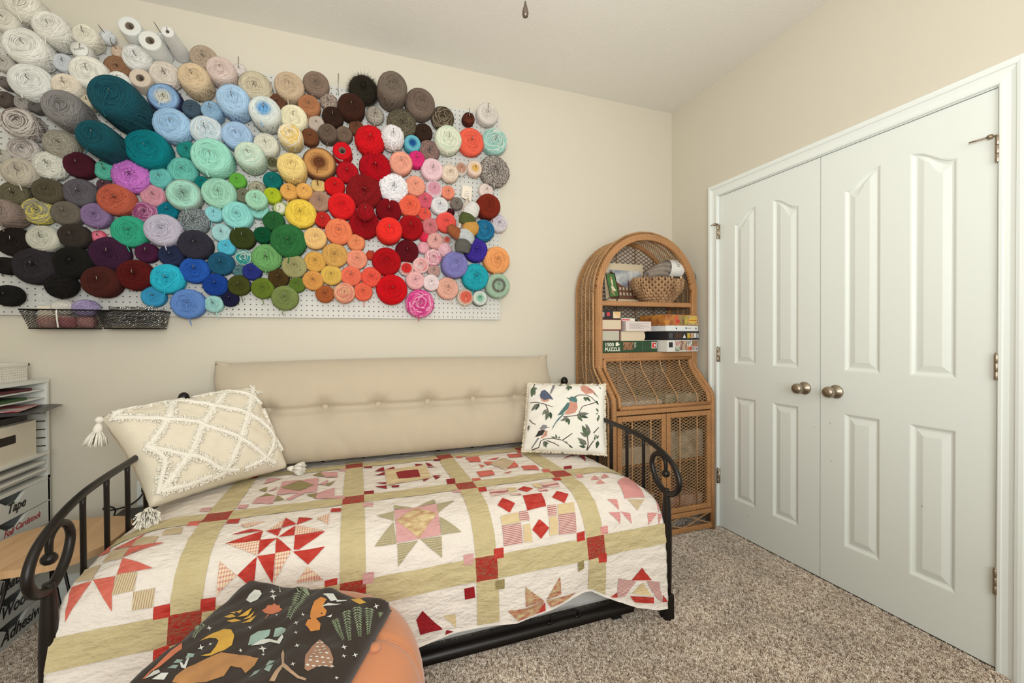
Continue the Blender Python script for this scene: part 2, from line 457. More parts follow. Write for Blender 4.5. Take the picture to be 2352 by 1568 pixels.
YARN = [  # x, back, z, radius, length in mm, kind, colours, label
(-3373,-28,2551,54,140,'cake',((238, 232, 216),),'cream-white yarn cake hanging beside the off-white one'),
(-3292,-28,2486,54,130,'cake',((240, 236, 224),),'ivory yarn cake hanging beside the cream-white one'),
(-3434,-28,2480,40,120,'cake',((234, 228, 212),),'off-white yarn cake hanging beside the cream-white one'),
(-3377,-28,2393,66,120,'cake',((241, 238, 228),),'bright ivory yarn cake hanging beside the pale stone one'),
(-3373,-28,2260,66,100,'cake',((236, 235, 228),),'soft white yarn cake hanging above the small pale grey one'),
(-3280,-28,2374,35,60,'cake',((222, 224, 228),),'pale ice-white yarn cake hanging above the pale peach-cream one'),
(-3193,-28,2495,42,90,'cake',((240, 233, 215),),'pale cream yarn cake hanging above the card-capped cream one'),
(-3135,-28,2527,25,90,'ball',((238, 240, 240),),'snow-white yarn ball hanging beside the pale cream one'),
(-3209,-28,2425,32,80,'label',((225, 222, 212),),'card-capped cream yarn cake hanging below the pale cream one'),
(-3181,-28,2336,62,100,'cake',((243, 239, 226),),'warm white yarn cake hanging below the card-capped cream one'),
(-3255,-28,2262,45,100,'cake',((240, 226, 205),),'pale peach-cream yarn cake hanging above the large grey one'),
(-3099,-28,2399,45,50,'chunky',((152, 113, 84),),'hazel brown yarn cake hanging above the half-hidden white one'),
(-3018,-28,2442,49,90,'chunky',((232, 230, 224),),'white cotton yarn cake hanging below the white crochet one'),
(-3022,-28,2546,43,120,'cone',((238, 238, 232),),'glossy white thread cone hanging beside the white crochet one'),
(-2950,-28,2500,44,120,'cone',((242, 241, 234),),'white crochet thread cone hanging below the lacy white one'),
(-2869,-28,2524,34,170,'cone2',((240, 238, 232),),'tall white cotton cone hanging beside the lacy white one'),
(-2920,-28,2556,23,140,'ball',((236, 235, 228),),'lacy white yarn ball hanging beside the tall white cotton one'),
(-3006,-28,2353,42,70,'cone',((222, 205, 185),),'tan crochet thread cone hanging beside the half-hidden white one'),
(-2921,-28,2396,54,70,'chunky',((226, 214, 200),),'oat-cream yarn cake hanging beside the tan crochet one'),
(-3080,-28,2322,36,90,'cake',((240, 238, 230),),'half-hidden white yarn cake hanging below the hazel brown one'),
(-3040,-28,2186,77,250,'cake',((22, 78, 90),),'huge dark teal yarn cake hanging below the half-hidden white one'),
(-3243,-28,2148,62,160,'cake',((142, 137, 134),),'large grey yarn cake hanging below the pale peach-cream one'),
(-3426,-28,2187,26,40,'cake',((178, 170, 162),),'small pale grey yarn cake hanging beside the narrow dark grey one'),
(-3408,-28,2083,54,100,'var',((212, 203, 194), (118, 103, 95)),'taupe and white marled yarn cake hanging below the small pale grey one'),
(-2920,-28,2282,60,80,'grad',((226, 222, 205), (150, 185, 222), (40, 45, 80)),'blue ombre yarn cake hanging below the oat-cream one'),
(-3473,-28,2255,19,60,'cake',((125, 115, 110),),'taupe grey yarn cake hanging above the dark taupe one'),
(-3479,-28,2188,29,50,'chunky',((96, 83, 76),),'dark taupe yarn cake hanging below the taupe grey one'),
(-3474,-28,2336,30,50,'cake',((210, 203, 192),),'pale stone yarn cake hanging above the taupe grey one'),
(-3379,-28,2173,21,50,'cake',((112, 107, 102),),'narrow dark grey yarn cake hanging beside the small pale grey one'),
(-3200,-28,2223,24,60,'cake',((240, 226, 196),),'butter-cream yarn cake hanging beside the huge dark teal one'),
(-3095,-28,2467,24,90,'ball',((225, 200, 175),),'small peach-beige yarn ball hanging above the hazel brown one'),
(-3291,-28,2021,53,80,'tweed',((172, 166, 150), (150, 143, 128)),'sparkly stone grey yarn cake hanging above the ivory boucle one'),
(-3416,-28,1984,48,60,'var',((210, 203, 195), (158, 146, 138)),'ash and white yarn cake hanging beside the edge-on grey-white one'),
(-3479,-28,1946,25,60,'cake',((197, 192, 178),),'edge-on grey-white yarn cake hanging above the thick beige one'),
(-3332,-28,1929,51,70,'chen',((210, 208, 195),),'ivory boucle yarn cake hanging below the sparkly stone grey one'),
(-3423,-28,1886,52,80,'chunky',((194, 184, 166),),'thick beige yarn cake hanging above the drab olive one'),
(-3231,-28,1942,49,70,'cake',((74, 22, 37),),'dark maroon yarn cake hanging beside the small seafoam one'),
(-3111,-28,2022,59,220,'cake',((18, 80, 90),),'deep teal yarn cake hanging above the dark maroon one'),
(-2977,-28,2035,77,110,'cake',((0, 122, 130),),'bright teal yarn cake hanging above the fuzzy orchid one'),
(-3148,-28,1935,37,50,'chunky',((95, 190, 165),),'small seafoam yarn cake hanging above the dusky plum one'),
(-3049,-28,1916,62,80,'chen',((190, 110, 190),),'fuzzy orchid yarn cake hanging beside the dusky plum one'),
(-2944,-28,1923,42,60,'cake',((112, 196, 190),),'small turquoise yarn cake hanging above the dusty pink one'),
(-3335,-28,1817,49,70,'cake',((90, 82, 64),),'olive brown yarn cake hanging above the grey and yellow one'),
(-3234,-28,1824,55,60,'cake',((98, 92, 98),),'purple-grey yarn cake hanging above the mid grey one'),
(-3454,-28,1798,44,50,'chunky',((108, 101, 78),),'drab olive yarn cake hanging above the rosy taupe one'),
(-3457,-28,1703,47,130,'cake',((150, 132, 122),),'rosy taupe yarn cake hanging below the drab olive one'),
(-3375,-28,1731,50,60,'var',((155, 149, 128), (232, 216, 100)),'grey and yellow yarn cake hanging below the drab olive one'),
(-3277,-28,1728,47,70,'cake',((112, 104, 92),),'mid grey yarn cake hanging below the purple-grey one'),
(-3182,-28,1730,49,60,'cake',((142, 117, 157),),'lavender yarn cake hanging above the neon pink bow-tied one'),
(-3103,-28,1805,62,80,'cake',((190, 95, 72),),'terracotta yarn cake hanging below the dusky plum one'),
(-3158,-28,1873,26,30,'cake',((95, 65, 75),),'dusky plum yarn cake hanging below the small seafoam one'),
(-2975,-28,1842,45,50,'cake',((216, 152, 166),),'dusty pink yarn cake hanging below the small turquoise one'),
(-3007,-28,1761,45,50,'var',((152, 76, 120), (205, 145, 178)),'mauve yarn cake hanging below the dusty pink one'),
(-2924,-28,1779,38,40,'cake',((0, 120, 140),),'small peacock blue yarn cake hanging above the pale lilac one'),
(-3058,-28,1668,63,70,'cake',((55, 170, 135),),'jade green yarn cake hanging below the mauve one'),
(-2927,-28,1679,65,100,'cake',((197, 190, 207),),'pale lilac yarn cake hanging below the small peacock blue one'),
(-3182,-28,1641,26,30,'skein',((226, 86, 112), (240, 130, 150)),'neon pink bow-tied yarn skein hanging above the aubergine one'),
(-3132,-28,1564,67,70,'cake',((62, 28, 56),),'aubergine yarn cake hanging below the neon pink bow-tied one'),
(-3349,-28,1612,50,80,'cake',((207, 205, 188),),'pale sage-cream yarn cake hanging beside the dark bark brown one'),
(-3253,-28,1632,49,70,'cake',((58, 50, 44),),'dark bark brown yarn cake hanging below the mid grey one'),
(-3451,-28,1595,55,60,'cake',((36, 27, 23),),'espresso black yarn cake hanging above the soft black one'),
(-3379,-28,1496,67,80,'chunky',((48, 42, 46),),'big charcoal yarn cake hanging beside the soft black one'),
(-3254,-28,1518,62,80,'cake',((25, 22, 17),),'jet black yarn cake hanging above the small black one'),
(-3474,-28,1492,31,80,'cake',((31, 27, 23),),'soft black yarn cake hanging below the espresso black one'),
(-3475,-28,1369,40,60,'cake',((27, 24, 21),),'low black yarn cake hanging below the soft black one'),
(-3298,-28,1418,49,50,'ball',((24, 20, 18),),'small black yarn ball hanging below the jet black one'),
(-3156,-28,1436,62,90,'cake',((76, 31, 25),),'chocolate-red yarn cake hanging below the aubergine one'),
(-3039,-28,1473,62,80,'cake',((90, 17, 15),),'oxblood yarn cake hanging below the small plum one'),
(-3002,-28,1579,41,50,'cake',((76, 26, 61),),'small plum yarn cake hanging beside the navy tweed one'),
(-2907,-28,1570,46,60,'cake',((40, 48, 80),),'navy tweed yarn cake hanging above the large cyan one'),
(-2919,-28,1461,61,80,'cake',((45, 185, 210),),'large cyan yarn cake hanging above the small sky blue one'),
(-2979,-28,1379,43,50,'cake',((60, 160, 205),),'small sky blue yarn cake hanging below the large cyan one'),
(-2769,-28,2502,52,70,'cake',((190, 170, 148),),'mushroom beige yarn cake hanging beside the blush cream one'),
(-2690,-28,2436,53,120,'cake',((222, 200, 190),),'blush cream yarn cake hanging beside the tiny white fluffy one'),
(-2791,-28,2372,56,140,'cake',((221, 196, 161),),'oatmeal yarn cake hanging below the mushroom beige one'),
(-2626,-28,2480,26,60,'chen',((226, 216, 209),),'tiny white fluffy yarn cake hanging beside the blush cream one'),
(-2558,-28,2406,65,80,'chunky',((207, 194, 167),),'speckled cream yarn cake hanging beside the tiny white fluffy one'),
(-2407,-28,2432,61,90,'cake',((206, 181, 151),),'sand beige yarn cake hanging above the nut brown one'),
(-2288,-28,2481,56,60,'cake',((141, 119, 103),),'taupe brown yarn cake hanging above the marled brown and white one'),
(-2637,-28,2300,62,140,'cake',((176, 206, 233),),'tall baby blue yarn cake hanging beside the slim light blue one'),
(-2507,-28,2266,61,150,'grad',((120, 178, 224), (222, 228, 222), (228, 230, 222)),'blue and white striped yarn cake hanging beside the nut brown one'),
(-2823,-28,2264,36,50,'cake',((76, 96, 111),),'small slate blue yarn cake hanging beside the slim light blue one'),
(-2735,-28,2253,38,90,'cake',((151, 186, 213),),'slim light blue yarn cake hanging above the misty blue one'),
(-2469,-28,2356,39,50,'cake',((111, 73, 51),),'nut brown yarn cake hanging beside the blue and white striped one'),
(-2321,-28,2360,48,70,'cake',((179, 121, 83),),'caramel yarn cake hanging beside the marled brown and white one'),
(-2230,-28,2407,38,40,'tweed',((200, 182, 168), (110, 85, 70)),'marled brown and white yarn cake hanging above the bitter brown one'),
(-2120,-28,2382,61,90,'cake',((63, 33, 21),),'large dark chocolate yarn cake hanging beside the bitter brown one'),
(-2889,-28,2161,67,100,'cake',((166, 201, 231),),'big powder blue yarn cake hanging beside the small slate blue one'),
(-2758,-28,2159,61,90,'var',((200, 218, 226), (226, 229, 229)),'misty blue yarn cake hanging below the slim light blue one'),
(-2634,-28,2154,59,90,'cake',((173, 201, 231),),'pastel blue yarn cake hanging above the pale green tinted one'),
(-2390,-28,2279,57,90,'cake',((241, 232, 198),),'cream yellow yarn cake hanging above the yellow and white twist one'),
(-2290,-28,2282,36,50,'cake',((206, 189, 173),),'small putty yarn cake hanging beside the grey-brown one'),
(-2211,-28,2326,47,60,'cake',((53, 31, 19),),'bitter brown yarn cake hanging below the marled brown and white one'),
(-2402,-28,2176,49,130,'var',((246, 212, 124), (246, 240, 226)),'yellow and white twist yarn cake hanging below the cream yellow one'),
(-2319,-28,2206,38,60,'cake',((121, 73, 43),),'small walnut brown yarn cake hanging below the small putty one'),
(-2234,-28,2231,42,80,'cake',((109, 91, 77),),'grey-brown yarn cake hanging beside the small putty one'),
(-2157,-28,2243,38,60,'cake',((123, 101, 85),),'small taupe yarn cake hanging beside the small cinnamon one'),
(-2844,-28,2069,37,50,'cake',((40, 150, 140),),'small deep aqua yarn cake hanging above the aqua mint one'),
(-2729,-28,2027,76,130,'cake',((162, 223, 202),),'big pale mint yarn cake hanging beside the small deep aqua one'),
(-2572,-28,2048,55,150,'var',((214, 226, 205), (192, 222, 204)),'pale green tinted yarn cake hanging beside the greenish cream one'),
(-2512,-28,2132,50,80,'cake',((229, 226, 207),),'greenish cream yarn cake hanging beside the pale green tinted one'),
(-2275,-28,2071,73,80,'grad',((120, 70, 40), (205, 150, 90), (100, 64, 42)),'fuzzy brown ombre yarn cake hanging above the small straw yellow one'),
(-2166,-28,2146,46,80,'cone',((206, 12, 27),),'red crochet thread cone hanging below the small taupe one'),
(-2860,-28,1969,54,60,'cake',((111, 196, 181),),'aqua mint yarn cake hanging below the small deep aqua one'),
(-2788,-28,1926,27,40,'cake',((0, 130, 125),),'tiny teal yarn cake hanging beside the wide mint one'),
(-2713,-28,1875,65,80,'cake',((166, 216, 191),),'wide mint yarn cake hanging beside the tiny teal one'),
(-2851,-28,1852,65,80,'grad',((150, 190, 172), (172, 222, 203), (148, 162, 150)),'grey-rimmed mint yarn cake hanging above the small peacock blue one'),
(-2640,-28,1950,33,50,'cake',((112, 187, 72),),'lime green yarn cake hanging above the small grey-olive one'),
(-2618,-28,1883,32,40,'cake',((131, 131, 106),),'small grey-olive yarn cake hanging beside the round pale green one'),
(-2560,-28,1921,34,40,'tweed',((208, 203, 178), (120, 115, 90)),'speckled oat yarn cake hanging above the round pale green one'),
(-2549,-90,1847,42,60,'cake',((167, 217, 187),),'round pale green yarn cake hanging below the speckled oat one'),
(-2550,-28,1815,39,60,'cake',((152, 220, 207),),'lower aqua yarn cake hanging below the round pale green one'),
(-2488,-28,2054,31,50,'skein',((202, 192, 162), (92, 92, 62)),'camouflage yarn skein hanging above the dark turquoise one'),
(-2395,-28,2019,57,150,'cake',((249, 220, 143),),'tall pale yellow yarn cake hanging beside the camouflage one'),
(-2488,-28,1965,39,60,'cake',((10, 115, 110),),'dark turquoise yarn cake hanging above the chartreuse one'),
(-2415,-28,1917,37,70,'cake',((241, 182, 97),),'apricot-yellow yarn cake hanging beside the light orange-yellow one'),
(-2346,-28,1924,35,80,'cake',((243, 184, 100),),'light orange-yellow yarn cake hanging beside the small straw yellow one'),
(-2283,-28,1969,32,40,'cake',((241, 207, 133),),'small straw yellow yarn cake hanging beside the light orange-yellow one'),
(-2490,-28,1892,36,60,'cake',((187, 202, 42),),'chartreuse yarn cake hanging above the green and white one'),
(-2276,-28,1884,48,60,'cake',((176, 139, 116),),'tan yarn cake hanging below the small straw yellow one'),
(-2205,-28,1970,45,60,'cake',((217, 21, 26),),'clear red yarn cake hanging beside the small straw yellow one'),
(-2143,-28,2050,50,60,'cake',((187, 13, 29),),'ruby red yarn cake hanging above the clear red one'),
(-2170,-28,1868,62,80,'cake',((227, 29, 33),),'poppy red yarn cake hanging below the clear red one'),
(-2459,-28,1835,31,40,'skein',((162, 192, 72), (237, 234, 217)),'green and white yarn skein hanging above the grass green one'),
(-2363,-28,1811,65,80,'cake',((246, 212, 82),),'lemon yellow yarn cake hanging beside the green and white one'),
(-2738,-28,1780,35,50,'cake',((152, 221, 226),),'small pale cyan yarn cake hanging above the icy aqua one'),
(-2638,-28,1777,59,80,'cake',((152, 223, 216),),'light aqua yarn cake hanging below the small grey-olive one'),
(-2486,-28,1766,44,60,'cake',((39, 99, 51),),'grass green yarn cake hanging below the green and white one'),
(-2818,-28,1738,56,60,'tweed',((85, 90, 95), (152, 162, 162)),'grey tweed yarn cake hanging above the dark slate one'),
(-2264,-28,1793,36,60,'cake',((201, 41, 36),),'brick red yarn cake hanging below the tan one'),
(-2709,-28,1692,39,50,'cake',((176, 221, 221),),'icy aqua yarn cake hanging above the small bright cyan one'),
(-2619,-28,1672,49,70,'cake',((56, 66, 23),),'dark olive yarn cake hanging beside the small bright cyan one'),
(-2534,-28,1693,37,60,'cake',((0, 81, 46),),'bottle green yarn cake hanging below the grass green one'),
(-2420,-28,1670,74,80,'cake',((46, 111, 59),),'large forest green yarn cake hanging below the grass green one'),
(-2299,-28,1693,50,70,'cake',((246, 202, 132),),'pale apricot yarn cake hanging below the brick red one'),
(-2187,-28,1737,61,70,'cake',((255, 142, 97),),'melon orange yarn cake hanging beside the brick red one'),
(-2809,-28,1623,61,90,'cake',((51, 49, 61),),'dark slate yarn cake hanging below the grey tweed one'),
(-2690,-28,1624,35,50,'cake',((91, 196, 221),),'small bright cyan yarn cake hanging below the icy aqua one'),
(-2712,-28,1544,50,60,'cake',((31, 91, 121),),'petrol blue yarn cake hanging below the small bright cyan one'),
(-2619,-28,1581,37,40,'var',((31, 151, 146), (226, 231, 216)),'teal and white yarn cake hanging above the tiny teal tweed one'),
(-2518,-28,1581,59,70,'chunky',((112, 167, 102),),'leaf green yarn cake hanging beside the small ultramarine one'),
(-2582,-28,1512,37,60,'cake',((41, 51, 131),),'small ultramarine yarn cake hanging beside the tiny teal tweed one'),
(-2644,-28,1516,25,30,'tweed',((41, 91, 101), (121, 161, 161)),'tiny teal tweed yarn cake hanging beside the small ultramarine one'),
(-2396,-28,1546,53,60,'cake',((166, 161, 111),),'khaki yarn cake hanging above the small fern green one'),
(-2302,-28,1576,48,50,'cake',((226, 173, 86),),'golden yellow yarn cake hanging above the amber one'),
(-2207,-28,1614,57,60,'cake',((216, 166, 91),),'mustard gold yarn cake hanging above the honey yellow one'),
(-2224,-28,1511,48,50,'cake',((226, 186, 91),),'honey yellow yarn cake hanging beside the amber one'),
(-2311,-28,1479,45,60,'cake',((226, 161, 86),),'amber yarn cake hanging beside the small fern green one'),
(-2256,-28,1413,41,50,'cake',((176, 96, 51),),'rust orange yarn cake hanging below the amber one'),
(-2162,-28,1419,48,70,'var',((228, 142, 122), (242, 204, 154)),'peach and yellow yarn cake hanging beside the lowest coral one'),
(-2815,-28,1506,55,70,'cake',((36, 91, 181),),'royal blue yarn cake hanging beside the cobalt blue one'),
(-2736,-28,1442,48,60,'cake',((21, 66, 151),),'cobalt blue yarn cake hanging above the small pale teal one'),
(-2843,-28,1348,63,70,'cake',((101, 141, 206),),'cornflower blue yarn cake hanging beside the small pale teal one'),
(-2745,-28,1350,37,50,'cake',((166, 216, 211),),'small pale teal yarn cake hanging beside the tiny navy one'),
(-2681,-28,1378,35,40,'cake',((26, 26, 61),),'tiny navy yarn cake hanging below the army green one'),
(-2639,-28,1443,45,50,'cake',((71, 76, 26),),'army green yarn cake hanging below the tiny teal tweed one'),
(-2538,-28,1433,47,50,'cake',((106, 126, 41),),'moss green yarn cake hanging beside the olive-brown one'),
(-2468,-28,1487,43,50,'cake',((76, 56, 23),),'olive-brown yarn cake hanging beside the moss green one'),
(-2385,-28,1455,35,50,'cake',((96, 121, 46),),'small fern green yarn cake hanging beside the amber one'),
(-2440,-28,1387,56,60,'cake',((126, 141, 81),),'sage green yarn cake hanging below the small fern green one'),
(-2060,-28,2495,64,70,'fur',((45, 38, 26),),'dark furry yarn ball hanging above the large dark chocolate one'),
(-1919,-28,2482,66,180,'cake',((122, 107, 94),),'tall taupe yarn cake hanging beside the dark furry one'),
(-1768,-28,2460,72,100,'cake',((120, 102, 90),),'broad taupe yarn cake hanging beside the brown and ivory one'),
(-2002,-28,2375,40,50,'chen',((190, 180, 166), (140, 130, 118)),'small silver fluffy yarn cake hanging beside the small cinnamon one'),
(-1864,-28,2350,68,70,'tweed',((118, 108, 88), (78, 70, 54)),'olive tweed yarn cake hanging above the stacked white chenille one'),
(-1640,-28,2413,58,70,'var',((70, 55, 38), (150, 135, 112)),'brown and ivory yarn cake hanging above the pastel cream one'),
(-1491,-28,2436,31,60,'var',((112, 52, 32), (40, 20, 15)),'tiny rust and black yarn cake hanging beside the lone cream-white one'),
(-1380,-28,2479,58,70,'cake',((227, 217, 207),),'lone cream-white yarn cake hanging beside the tiny rust and black one'),
(-1917,-28,2245,52,140,'chen',((240, 233, 233),),'stacked white chenille yarn cake hanging below the olive tweed one'),
(-1746,-28,2323,45,50,'cake',((56, 36, 26),),'small dark cocoa yarn cake hanging above the blue-centred aqua one'),
(-1810,-28,2243,42,70,'grad',((30, 92, 162), (112, 192, 207), (95, 175, 195)),'blue-centred aqua yarn cake hanging below the small dark cocoa one'),
(-1717,-28,2222,52,60,'tweed',((172, 122, 112), (90, 95, 90)),'pink and grey tweed yarn cake hanging beside the magenta one'),
(-1615,-28,2288,68,100,'var',((236, 233, 211), (210, 228, 200)),'pastel cream yarn cake hanging below the brown and ivory one'),
(-1479,-28,2305,71,70,'cake',((255, 112, 87),),'bright coral yarn cake hanging below the tiny rust and black one'),
(-1339,-28,2326,69,80,'var',((146, 201, 191), (226, 226, 211)),'aqua and white yarn cake hanging beside the bright coral one'),
(-2029,-28,2222,65,110,'chen',((202, 13, 25),),'scarlet chenille yarn cake hanging beside the small cinnamon one'),
(-2003,-28,2091,69,80,'chen',((167, 0, 19),),'deep red plush yarn cake hanging beside the peach one'),
(-1872,-28,2125,55,90,'cake',((253, 177, 152),),'peach yarn cake hanging beside the magenta one'),
(-1787,-28,2162,41,70,'cake',((226, 51, 121),),'magenta yarn cake hanging beside the peach one'),
(-1702,-28,2117,56,70,'cake',((243, 207, 212),),'baby pink yarn cake hanging beside the cream fuzzy one'),
(-1604,-28,2111,44,70,'chen',((241, 220, 198),),'cream fuzzy yarn cake hanging beside the small white and tan one'),
(-1536,-28,2149,35,50,'skein',((236, 231, 223), (192, 142, 117)),'small white and tan yarn skein hanging beside the cream fuzzy one'),
(-1457,-28,2156,41,60,'grad',((238, 190, 95), (242, 218, 195), (238, 205, 190)),'yellow-centred cream yarn cake hanging beside the small white and tan one'),
(-1337,-28,2155,77,70,'chen',((176, 166, 156), (98, 88, 82)),'nubbly grey yarn cake hanging beside the yellow-centred cream one'),
(-2096,-28,2292,34,50,'cake',((113, 73, 49),),'small cinnamon yarn cake hanging beside the small taupe one'),
(-2060,-28,1956,77,80,'chen',((127, 15, 19),),'glittery dark red yarn cake hanging above the small crimson stacked one'),
(-1912,-28,1992,67,80,'chen',((234, 230, 232),),'white boucle yarn cake hanging beside the soft peach one'),
(-1796,-28,2016,50,70,'cake',((253, 170, 142),),'soft peach yarn cake hanging above the rose pink one'),
(-1690,-28,2016,46,50,'skein',((241, 227, 230), (217, 152, 167)),'pink and white swirled yarn skein hanging above the rose pink one'),
(-1612,-28,2005,35,50,'cake',((246, 152, 122),),'small salmon yarn cake hanging above the tiny grey one'),
(-1560,-28,1950,33,40,'cake',((131, 121, 111),),'tiny grey yarn cake hanging above the tiny maroon one'),
(-1384,-28,2042,40,40,'cake',((241, 221, 210),),'pale shell yarn cake hanging above the russet one'),
(-1384,-28,1939,64,100,'cake',((126, 39, 21),),'russet yarn cake hanging below the pale shell one'),
(-1740,-28,1947,41,50,'cake',((221, 97, 117),),'rose pink yarn cake hanging above the tiny coral one'),
(-1661,-28,1924,45,60,'cake',((230, 227, 227),),'silvery white yarn cake hanging beside the tiny maroon one'),
(-1825,-28,1905,55,70,'cake',((255, 112, 82),),'bright orange-coral yarn cake hanging beside the rose pink one'),
(-1936,-28,1869,60,70,'cake',((126, 0, 15),),'garnet yarn cake hanging above the vivid red one'),
(-2061,-28,1787,71,70,'cake',((152, 4, 19),),'wide crimson yarn cake hanging below the small crimson stacked one'),
(-2056,-105,1832,38,75,'ball',((158, 8, 22),),'small crimson stacked yarn ball hanging above the wide crimson one'),
(-1937,-28,1752,59,130,'cake',((251, 51, 43),),'vivid red yarn cake hanging below the garnet one'),
(-1821,-28,1787,62,70,'cake',((167, 6, 17),),'blood red yarn cake hanging beside the tiny hot pink one'),
(-1743,-28,1874,34,40,'cake',((246, 97, 82),),'tiny coral yarn cake hanging above the dusty rose one'),
(-1713,-28,1806,42,50,'cake',((211, 122, 127),),'dusty rose yarn cake hanging above the tiny hot pink one'),
(-1625,-28,1835,52,60,'cake',((253, 97, 87),),'coral pink yarn cake hanging below the tiny maroon one'),
(-1746,-28,1748,25,50,'ball',((251, 51, 87),),'tiny hot pink yarn ball hanging below the dusty rose one'),
(-1841,-28,1659,56,60,'cake',((96, 6, 21),),'burgundy yarn cake hanging beside the tiny candy pink one'),
(-1949,-28,1595,68,70,'cake',((177, 6, 17),),'broad red yarn cake hanging beside the tiny red-orange one'),
(-1685,-28,1728,41,50,'tweed',((224, 162, 157), (232, 180, 172)),'pink-beige yarn cake hanging beside the half-hidden striped one'),
(-1751,-28,1685,29,40,'ball',((241, 177, 187),),'tiny candy pink yarn ball hanging below the tiny hot pink one'),
(-1631,-28,1679,35,40,'ball',((246, 197, 207),),'small pale pink yarn ball hanging below the half-hidden striped one'),
(-1698,-28,1633,43,50,'var',((246, 217, 217), (226, 112, 142)),'pink splashed yarn cake hanging above the small mauve-beige one'),
(-1845,-28,1565,37,50,'skein',((241, 227, 217), (212, 42, 42)),'red and white candy-striped yarn skein hanging beside the white and pink marled one'),
(-1767,-28,1586,42,50,'var',((249, 217, 212), (241, 152, 152)),'white and pink marled yarn cake hanging beside the small mauve-beige one'),
(-1694,-28,1560,33,40,'cake',((197, 157, 150),),'small mauve-beige yarn cake hanging above the pinkish white one'),
(-1619,-28,1738,22,40,'skein',((236, 226, 220), (200, 90, 80)),'half-hidden striped yarn skein hanging above the small pale pink one'),
(-1411,-28,1799,57,90,'var',((31, 101, 146), (41, 141, 171)),'mottled blue yarn cake hanging beside the pastel rainbow one'),
(-1312,-28,1853,46,60,'var',((227, 217, 212), (202, 192, 217)),'pastel rainbow yarn cake hanging beside the mottled blue one'),
(-1455,-28,1687,62,80,'cake',((66, 46, 151),),'indigo yarn cake hanging below the mottled blue one'),
(-1582,-28,1592,67,100,'cake',((131, 127, 187),),'periwinkle yarn cake hanging below the small pale pink one'),
(-1330,-28,1635,72,80,'cake',((251, 172, 107),),'light orange yarn cake hanging beside the indigo one'),
(-1459,-28,1532,70,80,'cake',((36, 166, 181),),'cerulean yarn cake hanging above the grey-edged mint one'),
(-1323,-28,1487,67,70,'ring',((166, 191, 166), (112, 112, 102)),'sage with a grey ring yarn cake hanging beside the grey-edged mint one'),
(-2100,-28,1600,48,50,'cake',((251, 162, 132),),'salmon yarn cake hanging beside the tiny red-orange one'),
(-2102,-28,1687,40,60,'cake',((255, 157, 107),),'small tangerine yarn cake hanging above the salmon one'),
(-2029,-28,1628,22,40,'ball',((206, 72, 47),),'tiny red-orange yarn ball hanging beside the salmon one'),
(-2129,-28,1511,48,50,'cake',((255, 127, 97),),'light coral yarn cake hanging below the salmon one'),
(-2028,-28,1509,48,60,'cake',((251, 97, 77),),'coral-red yarn cake hanging above the lowest coral one'),
(-1923,-28,1445,74,70,'cake',((207, 9, 23),),'bottom red yarn cake hanging beside the coral-red one'),
(-2070,-28,1430,44,50,'cake',((255, 117, 87),),'lowest coral yarn cake hanging below the coral-red one'),
(-1798,-28,1500,46,60,'cake',((243, 187, 187),),'pale rose yarn cake hanging below the red and white candy-striped one'),
(-1712,-28,1490,42,60,'cake',((243, 222, 222),),'pinkish white yarn cake hanging below the small mauve-beige one'),
(-1618,-28,1463,57,60,'cake',((233, 177, 157),),'pale salmon yarn cake hanging beside the pinkish white one'),
(-1774,-28,1373,71,70,'var',((221, 62, 142), (246, 172, 202)),'magenta and pink yarn cake hanging below the pinkish white one'),
(-1514,-28,1416,44,50,'skein',((232, 217, 197), (222, 102, 82)),'orange and white twisted yarn skein hanging beside the grey-edged mint one'),
(-1430,-28,1413,43,50,'grad',((142, 202, 172), (220, 228, 218), (132, 132, 127)),'grey-edged mint yarn cake hanging beside the orange and white twisted one'),
(-1593,-28,1900,20,40,'ball',((76, 16, 26),),'tiny maroon yarn ball hanging below the tiny grey one')]

# ------------------------------------------------------------------ yarn
def np_mesh(name, V, F, attrs=None):
    me = bpy.data.meshes.new(name)
    me.from_pydata(V.tolist() if hasattr(V, 'tolist') else V, [], F)
    for k, a in (attrs or {}).items():
        at = me.attributes.new(k, 'FLOAT', 'POINT'); at.data.foreach_set('value', np.asarray(a, dtype=np.float32))
    me.polygons.foreach_set('use_smooth', [True]*len(me.polygons)); me.update()
    me.materials.append(None)
    return me

def np_tube(P, N, rad, n=5, closed=False):
    """tube along P (k,3) with surface normals N; rad scalar or (k,)"""
    k = len(P); T = np.gradient(P, axis=0); T /= np.linalg.norm(T, axis=1)[:, None]+1e-9
    N = N-T*(N*T).sum(1)[:, None]; N /= np.linalg.norm(N, axis=1)[:, None]+1e-9
    B = np.cross(T, N); rad = np.broadcast_to(rad, (k,))
    a = np.arange(n)*2*np.pi/n
    V = P[:, None, :]+rad[:, None, None]*(np.cos(a)[None, :, None]*N[:, None, :]+np.sin(a)[None, :, None]*B[:, None, :])
    i = np.arange(k-1)[:, None]*n; j = np.arange(n)[None, :]
    F = np.stack([i+j, i+(j+1) % n, i+n+(j+1) % n, i+n+j], -1).reshape(-1, 4)
    return V.reshape(-1, 3), F

def profile(phi, ratio, n=3.0, dim=0.40, drad=0.20):
    c = np.clip(np.abs(np.cos(phi)), 1e-6, 1); s = np.sin(phi)
    rho = c**(2/n); h = ratio/2*(1+np.sign(s)*np.abs(s)**(2/n))
    h = h-np.where(s > 0, dim*min(ratio, 1.0)*np.exp(-(rho/drad)**2), 0)
    return rho, h

